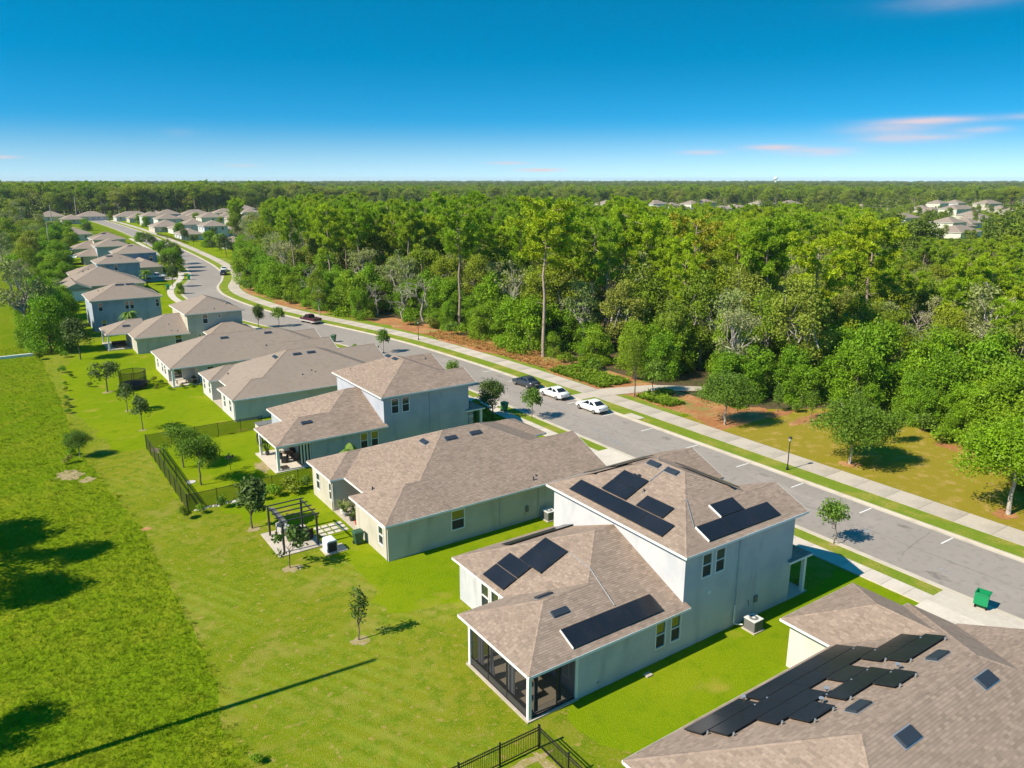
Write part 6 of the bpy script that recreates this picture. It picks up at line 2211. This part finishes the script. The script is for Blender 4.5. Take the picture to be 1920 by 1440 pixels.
for k, (x, y, h) in enumerate(((44.6, 29.2, .6), (44.9, 30.4, .5), (45.6, 72.4, .8), (46.4, 73.2, .9), (47.4, 73.4, .7), (50.1, 108, .9), (50.6, 122, .8), (49.6, 64.2, .5), (50.8, 63.4, .7), (45.8, 61.2, .6), (47, 100, .7), (44, 133, .8))):
    plant('shrub', 'shrub%d' % (k % 3), 'small shrub in a front bed between the row of houses and the street', 'shrub', x, y, h, None, 1.0, 'shrubs in the front beds')
for k, (x, y, h) in enumerate(((5.9, 106, .8), (6.2, 109, .9), (6.4, 113, .8), (6.7, 118, .7), (6.9, 122, .6), (4.2, 86.2, 1.0), (4.6, 88.8, .9), (8.0, 126, .8), (7.3, 130, 1.2), (3.4, 30.5, .6), (7.6, 33.6, .6), (4.9, 142, 1.5), (8.6, 141.5, 1.2), (9.6, 118.5, .9))):
    plant('weed_clump', 'shrub%d' % (k % 2), 'wild weed clump at the line where the rough field meets the mown lawn', 'shrub', x, y, h, None, 1.1, 'weed clumps on the field edge')
for k in range(9):      # clipped hedge in the far cluster
    plant('hedge_shrub', 'shrub1', 'clipped shrub in the hedge line along the far street', 'shrub', 76.5 + .05 * k, 432 - 7 * k, 1.4, None, 2.6, 'hedge along the far street')

# ------------------------------------------------------------------ left-hand trees, and two just outside the frame that shade the field
for k, (x, y, h, wd, key) in enumerate(((8.6, 181, 10, .9, 'bright0'), (11.6, 194, 8, .9, 'mossy1'), (8.4, 206, 9, .9, 'broad4'), (12.6, 219, 7, 1.0, 'bright2'), (7.4, 232, 9, .9, 'mossy2'), (10.4, 246, 11, .8, 'broad5'),
                                       (15.6, 254, 8, 1.0, 'bright3'), (6.0, 266, 11, 1.0, 'mossbare'), (17.8, 270, 8, .9, 'bright0'), (12.2, 284, 12, .9, 'broad1'), (19.6, 292, 9, .9, 'bright1'), (5.0, 300, 14, 1.0, 'mossy0'), (13.4, 312, 12, 1.0, 'broad2'),
                                       (21.0, 318, 8, 1.0, 'dense'), (7.4, 334, 15, .9, 'broad3'), (16.6, 348, 13, 1.0, 'mossy1'), (24.0, 352, 10, 1.0, 'dense'), (9.0, 366, 15, 1.0, 'broad0'), (19.2, 380, 11, 1.1, 'broad4'), (27.0, 388, 10, 1.1, 'bright2'),
                                       (11.6, 402, 16, 1.0, 'mossy2'), (22.0, 416, 10, 1.0, 'broad5'), (28.4, 430, 9, 1.1, 'darkmaple'), (13.2, 440, 17, 1.0, 'broad1'), (24.4, 456, 9, 1.2, 'broad2'), (16.4, 474, 18, 1.0, 'mossy0'), (33.5, 450, 6.5, 1.2, 'dense'),
                                       (27.6, 492, 9, 1.2, 'broad3'), (18.0, 512, 18, 1.0, 'broad4'), (37.0, 500, 6, 1.3, 'bright1'), (30.0, 530, 10, 1.2, 'mossy1'), (43.0, 520, 5.5, 1.3, 'dense'), (47.5, 470, 6, 1.2, 'darkmaple'), (50.5, 500, 6, 1.3, 'bright3'), (54, 540, 5.5, 1.3, 'dense'), (40, 545, 7, 1.2, 'mossy2'), (21, 555, 18, 1.1, 'broad5'), (33, 575, 10, 1.2, 'broad0'), (25, 600, 18, 1.1, 'broad1'))):
    plant('wild_tree', key, 'leafy wild tree in the belt left of the row of houses', 'tree', x, y, h, None, wd, 'wild trees left of the houses')
for k, (x, y, h, wd, key) in enumerate(((4.4, 155, 6, .9, 'dense'), (8.8, 166, 8, 1.0, 'dense'), (11.6, 172, 6, 1.1, 'bright1'), (6.0, 178, 7, 1.1, 'bright2'), (10.6, 186, 7, 1.1, 'bright3'), (13.0, 200, 6, 1.1, 'bright0'), (7.4, 196, 8, 1.0, 'mossy1'),
                                       (10.6, 212, 6.5, 1.2, 'bright1'), (14.6, 228, 6, 1.2, 'dense'), (13.6, 240, 7, 1.2, 'bright2'), (9.8, 226, 7, 1.2, 'dense'), (18.6, 250, 6, 1.2, 'bright3'), (8.4, 254, 9, 1.2, 'dense'), (14.2, 266, 8, 1.2, 'bright0'), (20.4, 280, 7, 1.2, 'bright1'), (9.6, 276, 10, 1.1, 'broad3'), (16.4, 300, 9, 1.2, 'dense'), (22.2, 304, 7, 1.3, 'bright2'), (10.0, 320, 11, 1.2, 'broad5'), (18.8, 332, 9, 1.2, 'dense'), (25.0, 334, 6, 1.3, 'bright3'), (13.6, 356, 12, 1.2, 'broad2'), (21.6, 366, 10, 1.2, 'dense'), (30.5, 372, 8, 1.3, 'bright0'), (16.4, 392, 12, 1.2, 'broad4'), (33.2, 404, 8, 1.3, 'dense'))):
    plant('wild_tree', key, 'leafy wild tree in the belt left of the row of houses', 'tree', x, y, h, None, wd, 'wild trees left of the houses')
for k, (x, y, h) in enumerate(((-10.0, 70.5, 12.5), (-6.9, 65.0, 11.5), (-9.2, 60.5, 11.0), (-8.6, 43.6, 8.0))):
    plant('shade_tree', 'broad%d' % k, 'leafy tree just left of the frame whose shade falls on the rough field', 'tree', x, y, h, None, (1.15, .72, .95, 1.0)[k], 'trees left of the frame')

# ------------------------------------------------------------------ the woods across the street
def inside(x, y, P):
    r_ = False
    j = len(P) - 1
    for i in range(len(P)):
        if (P[i][1] > y) != (P[j][1] > y) and x < (P[j][0] - P[i][0]) * (y - P[i][1]) / (P[j][1] - P[i][1]) + P[i][0]:
            r_ = not r_
        j = i
    return r_


WOOD = FE + [(98, 366), (118, 300), (140, 236), (172, 205), (205, 180), (232, 150), (250, 110), (255, 60), (240, 0), (200, -20), (120, -30), (79, -30)]
g = np.random.default_rng(5)
# named trees read straight off the edge of the woods
EDGE = [('pine0', 73.2, 98.2, 24.6, 1.0, 'tallest pine with a long bare trunk standing clear at the edge of the woods'),
        ('pine1', 73.8, 126.0, 24.6, .95, 'tall pine with a bare trunk above the left half of the woods'),
        ('oldpine', 101, 92.5, 21.5, 1.0, 'pine with yellowing needles in the middle of the woods'),
        ('mossbare', 90.6, 95.6, 18.5, 1.15, 'big pale-limbed oak with a forked trunk in the middle of the woods'),
        ('dead0', 69.5, 141.5, 11.0, 1.0, 'leafless grey dead tree leaning at the edge of the woods near the bend'),
        ('dead1', 72.4, 138.0, 12.0, 1.1, 'bleached dead tree with arching branches near the bend'),
        ('dead1', 67.0, 148.5, 9.5, .8, 'thin dead trunk nearest the plum pickup truck'),
        ('pine2', 66.0, 172.0, 22.5, .9, 'pine with a bare trunk near the left end of the woods'),
        ('pine3', 63.8, 190.0, 21.0, .85, 'slim pine at the left end of the woods above the bend'),
        ('pine0', 118, 70, 22.0, 1.0, 'broad pine over the right half of the woods'),
        ('mossy0', 112, 48, 15.0, 1.2, 'grey mossy oak over the thicket at the right')]
taken = []
for key, x, y, h, wd, lab in EDGE:
    plant('pine_tree' if 'pine' in key else ('dead_tree' if 'dead' in key else 'oak_tree'), key, lab, 'tree', x, y, h, None, wd)
    taken.append((x, y))
cand = []
for iy in range(-6, 74):
    for ix in range(10, 60):
        x, y = ix * 5.6 + g.uniform(-2.5, 2.5), iy * 5.6 + g.uniform(-2.5, 2.5)
        if not inside(x, y, WOOD):
            continue
        if any((x - a) ** 2 + (y - c) ** 2 < 9 for a, c in taken):
            continue
        if 67 < y < 76 and 66 < x < 82:
            continue
        cand.append((math.hypot(x, y), x, y))
cand.sort()
LAB = {'pine_tree': 'pine rising among the broadleaf trees of the woods across the street', 'broadleaf_tree': 'broadleaf tree in the dense woods across the street',
       'edge_tree': 'bright leafy tree on the outer edge of the woods across the street', 'dead_tree': 'bare grey dead tree among the green crowns of the woods',
       'mossy_tree': 'grey-green mossy tree inside the woods across the street'}
FEd = [Vector((x, y)) for x, y in FE]


def edge_dist(x, y):
    p = Vector((x, y))
    best = 1e9
    for a, c in zip(FEd[:-1], FEd[1:]):
        d = c - a
        t = max(0, min(1, (p - a).dot(d) / d.length_squared))
        best = min(best, (p - a - d * t).length)
    return best


def pick(x, y, g):
    ed = edge_dist(x, y)
    az = math.degrees(math.atan2(x, y))
    u_ = g.uniform()
    hs = 1.0
    if az > 59:                       # lower growth to the right, where roofs show beyond
        hs = .78 if math.hypot(x, y) < 150 else .62
    if ed < 5.5:
        return ('edge_tree', 'bright%d' % g.integers(4), g.uniform(5.5, 10.5), g.uniform(.8, 1.05))
    if ed < 11 and u_ < .5:
        return ('edge_tree', 'bright%d' % g.integers(4), g.uniform(8, 12.5), g.uniform(.75, .95))
    pine_p = .5 if az < 44 else (.32 if az < 56 else .22)
    if u_ < pine_p:
        if az < 44 and g.uniform() < .6:
            return ('pine_tree', 'pine%d' % g.integers(4), g.uniform(18.5, 22.5 if math.hypot(x, y) > 170 else 24), g.uniform(.6, .82))
        return ('pine_tree', 'pine%d' % g.integers(4), g.uniform(16.5, 20.5 if math.hypot(x, y) > 150 else 22.5) * (hs if az > 59 else 1), g.uniform(.8, 1.05))
    if u_ > .955 and ed < 60:
        return ('dead_tree', 'dead%d' % g.integers(2), g.uniform(11, 16), g.uniform(.5, .8))
    if u_ < pine_p + .05:
        return ('mossy_tree', 'mossbare', g.uniform(12, 16) * hs, g.uniform(.9, 1.1))
    if u_ < pine_p + (.13 if az < 48 else .24):
        return ('mossy_tree', 'mossy%d' % g.integers(3), g.uniform(12, 15.5) * hs, g.uniform(.85, 1.05))
    return ('broadleaf_tree', 'broad%d' % g.integers(6), g.uniform(11.5, 16.5) * hs, g.uniform(.8, 1.05))


rest = []
for i, (d, x, y) in enumerate(cand):
    nm, key, h, wd = pick(x, y, g)
    if i < 280:
        plant(nm, key, LAB[nm], 'tree', x, y, h, None, wd, nm.replace('_', ' ') + 's of the woods')
    else:
        rest.append((x, y, key, h, wd))
under = []
for iy in range(-2, 64):
    for ix in range(14, 34):
        x, y = ix * 4.2 + g.uniform(-1.9, 1.9), iy * 4.2 + g.uniform(-1.9, 1.9)
        if not inside(x, y, WOOD) or (66 < y < 77 and 66 < x < 84) or y > 235:
            continue
        ed = edge_dist(x, y)
        if ed > (24 if y < 95 else 11) or ed < 1.0 or (134 < y < 150 and ed < 6):
            continue
        under.append((ed, x, y))
under.sort()
for i, (ed, x, y) in enumerate(under):
    h = g.uniform(3.2, 6.0) if ed < 5 else g.uniform(4.5, 8.5)
    key, wd = 'bright%d' % g.integers(4), g.uniform(.85, 1.15)
    if i < 130:
        plant('thicket_tree', key, 'low leafy tree in the thicket that closes the edge of the woods', 'tree', x, y, h, None, wd, 'thicket trees at the edge of the woods')
    else:
        rest.append((x, y, key, h, wd))
print('woods', len(cand), 'under', len(under), 'rest', len(rest))
for k in range(46):       # shrubs in the fringe
    while True:
        s_ = g.uniform(0, 1)
        i = int(s_ * (len(FE) - 2))
        a, c = FEd[i + 0], FEd[i + 1]
        p = a.lerp(c, g.uniform(0, 1))
        if p.y > 18 and not (66 < p.y < 77):
            break
    plant('fringe_shrub', 'shrub%d' % (k % 3), 'leafy shrub in the fringe below the woods', 'shrub', p.x + g.uniform(-1.6, .6), p.y + g.uniform(-1, 1), g.uniform(1.2, 2.8), None, g.uniform(1.0, 1.4), 'fringe shrubs below the woods')


# ------------------------------------------------------------------ masses: farther woods and grass
def scatter(name, pts, keys, label, cat, wides=None):
    """one object of points whose trees are copies of existing crowns and trunks"""
    me = bpy.data.meshes.new(name)
    me.from_pydata([(p[0], p[1], 0) for p in pts], [], [])
    ke = me.attributes.new('kind', 'INT', 'POINT')
    ke.data.foreach_set('value', np.array([keys.index(p[2]) for p in pts], dtype=np.int32))
    sv = me.attributes.new('size', 'FLOAT_VECTOR', 'POINT')
    arr = []
    for p in pts:
        s_ = p[3] / PROTO[p[2]][2]
        arr += [s_ * p[4], s_ * p[4], s_]
    sv.data.foreach_set('vector', np.array(arr, dtype=np.float32))
    rv = me.attributes.new('turn', 'FLOAT_VECTOR', 'POINT')
    gg = np.random.default_rng(3)
    rr = np.zeros((len(pts), 3), dtype=np.float32)
    rr[:, 2] = gg.uniform(0, 6.28, len(pts))
    rv.data.foreach_set('vector', rr.ravel())
    o = bpy.data.objects.new(name, me)
    COL.objects.link(o)
    tag(o, label, cat, kind='stuff')
    ng = bpy.data.node_groups.new(name, 'GeometryNodeTree')
    ng.interface.new_socket('Geometry', in_out='INPUT', socket_type='NodeSocketGeometry')
    ng.interface.new_socket('Geometry', in_out='OUTPUT', socket_type='NodeSocketGeometry')
    gi, go = ng.nodes.new('NodeGroupInput'), ng.nodes.new('NodeGroupOutput')
    jn = ng.nodes.new('GeometryNodeJoinGeometry')

    def named(nm, dt):
        n = ng.nodes.new('GeometryNodeInputNamedAttribute')
        n.data_type = dt
        n.inputs['Name'].default_value = nm
        return n.outputs[0]
    kk, ss, tt = named('kind', 'INT'), named('size', 'FLOAT_VECTOR'), named('turn', 'FLOAT_VECTOR')
    er = ng.nodes.new('FunctionNodeEulerToRotation')
    ng.links.new(tt, er.inputs[0])
    for i, key in enumerate(keys):
        cmp_ = ng.nodes.new('FunctionNodeCompare')
        cmp_.data_type = 'INT'
        cmp_.operation = 'EQUAL'
        ng.links.new(kk, cmp_.inputs[2])
        cmp_.inputs[3].default_value = i
        for me_ in PROTO[key][:2]:
            src = next((q for q in COL.objects if q.data == me_), None) if me_ else None
            if src is None:
                continue
            oi = ng.nodes.new('GeometryNodeObjectInfo')
            oi.transform_space = 'ORIGINAL'
            oi.inputs['Object'].default_value = src
            oi.inputs['As Instance'].default_value = True
            ip = ng.nodes.new('GeometryNodeInstanceOnPoints')
            ng.links.new(gi.outputs[0], ip.inputs['Points'])
            ng.links.new(cmp_.outputs[0], ip.inputs['Selection'])
            ng.links.new(oi.outputs['Geometry'], ip.inputs['Instance'])
            ng.links.new(er.outputs[0], ip.inputs['Rotation'])
            ng.links.new(ss, ip.inputs['Scale'])
            ng.links.new(ip.outputs[0], jn.inputs[0])
    ng.links.new(jn.outputs[0], go.inputs[0])
    md = o.modifiers.new('trees', 'NODES')
    md.node_group = ng
    return o


keys = sorted({p[2] for p in rest})
scatter('woods', rest, keys, 'deeper part of the woods across the street', 'woods')
# a few far trees as things; the mass behind copies them
plant('far_tree', 'far0', 'dark tree at the foot of the far treeline on the left', 'tree', 60, 690, 21)
plant('far_tree', 'far1', 'dark tree at the foot of the far treeline behind the far cluster', 'tree', 190, 690, 20)
plant('far_tree', 'far2', 'dark tree at the foot of the far treeline in the middle', 'tree', 420, 700, 19)
plant('far_tree', 'far3', 'dark tree at the foot of the far treeline on the right', 'tree', 700, 470, 19)
far = []
houses_xy = [(q[0], q[1]) for q in NB] + [(q[0], q[1]) for q in FB]
for k in range(11000):
    az = R(g.uniform(-6, 74))
    d = 640 * math.exp(g.uniform(0, 1) ** 1.15 * math.log(10.5))
    x, y = d * math.sin(az), d * math.cos(az)
    lim = 660 if math.degrees(az) < 16 else (735 if math.degrees(az) < 30 else (790 if math.degrees(az) < 60 else 880))
    if d < lim or any((x - a) ** 2 + (y - c) ** 2 < 16 ** 2 for a, c in houses_xy):
        continue
    h = g.uniform(15, 21) + (4 if math.degrees(az) < 20 and d < 1500 else 0)
    if d < 1150 and g.uniform() < .8:
        far.append((x, y, ('pine%d' % g.integers(4)) if g.uniform() < .3 else 'broad%d' % g.integers(6), h + g.uniform(-1, 2), g.uniform(.95, 1.3)))
    else:
        far.append((x, y, 'far%d' % g.integers(4), h, max(.95, min(3.0, d / 1300)) * g.uniform(.85, 1.15)))
for k in range(1100):     # scattered trees round the distant houses
    az = R(g.uniform(18, 72))
    d = g.uniform(280, 860)
    x, y = d * math.sin(az), d * math.cos(az)
    if any((x - a) ** 2 + (y - c) ** 2 < 15 ** 2 for a, c in houses_xy):
        continue
    if d < 420 and x < 100 + (d - 280) * .2:
        continue
    front = any(0 < (d - 0) and abs(math.atan2(x, y) - math.atan2(a, c)) < .028 and d < math.hypot(a, c) and math.hypot(a, c) - d < 160 for a, c in houses_xy)
    far.append((x, y, 'far%d' % g.integers(4), g.uniform(4, 9.5) if front else g.uniform(9, 16), g.uniform(.85, 1.2)))
for k in range(260):     # left-hand background
    x, y = g.uniform(-60, 60), g.uniform(380, 660)
    if x > -6 + (y - 380) * .03 + 16 or any((x - a) ** 2 + (y - c) ** 2 < 15 ** 2 for a, c in houses_xy):
        continue
    far.append((x, y, 'far%d' % g.integers(4), g.uniform(12, 18), 1.0))
scatter('far_woods', far, sorted({p[2] for p in far}), 'far woods stretching to the horizon', 'woods')


def tufts(name, P, variants, mats, label, cat, seed):
    g2 = np.random.default_rng(seed)
    out, tin = [], []
    for (x, y, s_) in P:
        V = variants[g2.integers(len(variants))]
        a = g2.uniform(0, 6.28)
        ca, sa = math.cos(a), math.sin(a)
        W_ = np.stack([(V[:, 0] * ca - V[:, 1] * sa) * s_ + x, (V[:, 0] * sa + V[:, 1] * ca) * s_ + y, V[:, 2] * s_ * g2.uniform(.7, 1.3)], 1)
        out.append(W_)
        tin.append(np.clip(g2.uniform(.15, .75) + g2.normal(size=len(V) // 4) * .12, 0, 1))
    me = np_mesh(name, np.concatenate(out), 4, mats, np.concatenate(tin))
    o = bpy.data.objects.new(name, me)
    COL.objects.link(o)
    return tag(o, label, cat, kind='stuff')


gv = [blades(11, .5, .24, 200 + i, .013, .9) for i in range(6)]
P = []
while len(P) < 17000:
    y = 30 + 125 * g.uniform() ** 1.8
    x = g.uniform(-7 - y * .02, 7.9)
    lim = (7.0 if y < 40 else (7.7 if y < 66 else max(5.6, 7.7 - (y - 66) * .09)))
    if x > lim + abs(g.normal()) * .35:
        continue
    n_ = math.sin(x * .7 + 1.3 * math.sin(y * .23)) * math.sin(y * .37 + x * .3)
    if g.uniform() > .85 + .15 * n_:
        continue
    P.append((x, y, g.uniform(.3, .95) ** 1.2))
tufts('field_grass', P, gv, ['grassblade'], 'rough unmown grass of the field', 'grass', 1)
P = []
for k in range(1500):
    y = g.uniform(66, 90)
    x = 68.2 + g.uniform(0, 5.5) + (0 if y > 78 else .8)
    if 72 < y < 77.9 or (y < 70 and x > 72):
        continue
    P.append((x, y, g.uniform(.9, 2.0)))
tufts('fern_bed', P, [blades(10, .3, .34, 300 + i, .05, 1.0) for i in range(4)], ['fern'], 'low ferny ground cover in the beds by the path', 'ground cover', 2)
P = []
for k in range(900):
    y = g.uniform(84, 124)
    p = off(y, g.uniform(11.2, 15.5))
    P.append((p.x, p.y, g.uniform(.8, 1.7)))
tufts('dry_stalks', P, [blades(8, .25, .3, 320 + i, .03, .7) for i in range(4)], ['strawblade'], 'dry straw-coloured stalks along the edge of the woods', 'grass', 3)


# ------------------------------------------------------------------ the air: a thin even haze
b = MB()
b.box(-2510, 9010, -310, 9010, -1.0, 44.0)
hz = b.build('haze', 'white')
hm = bpy.data.materials.new('haze_air')
hm.use_nodes = True
hm.node_tree.nodes.clear()
ho = N(hm.node_tree, 'ShaderNodeOutputMaterial')
hv = N(hm.node_tree, 'ShaderNodeVolumePrincipled')
hv.inputs['Color'].default_value = (.80, .90, 1.0, 1)
hv.inputs['Density'].default_value = 0.00007
hv.inputs['Anisotropy'].default_value = 0.0
hm.node_tree.links.new(hv.outputs[0], ho.inputs['Volume'])
hz.data.materials.clear()
hz.data.materials.append(hm)
tag(hz, 'thin pale haze in the air', 'haze', kind='stuff')
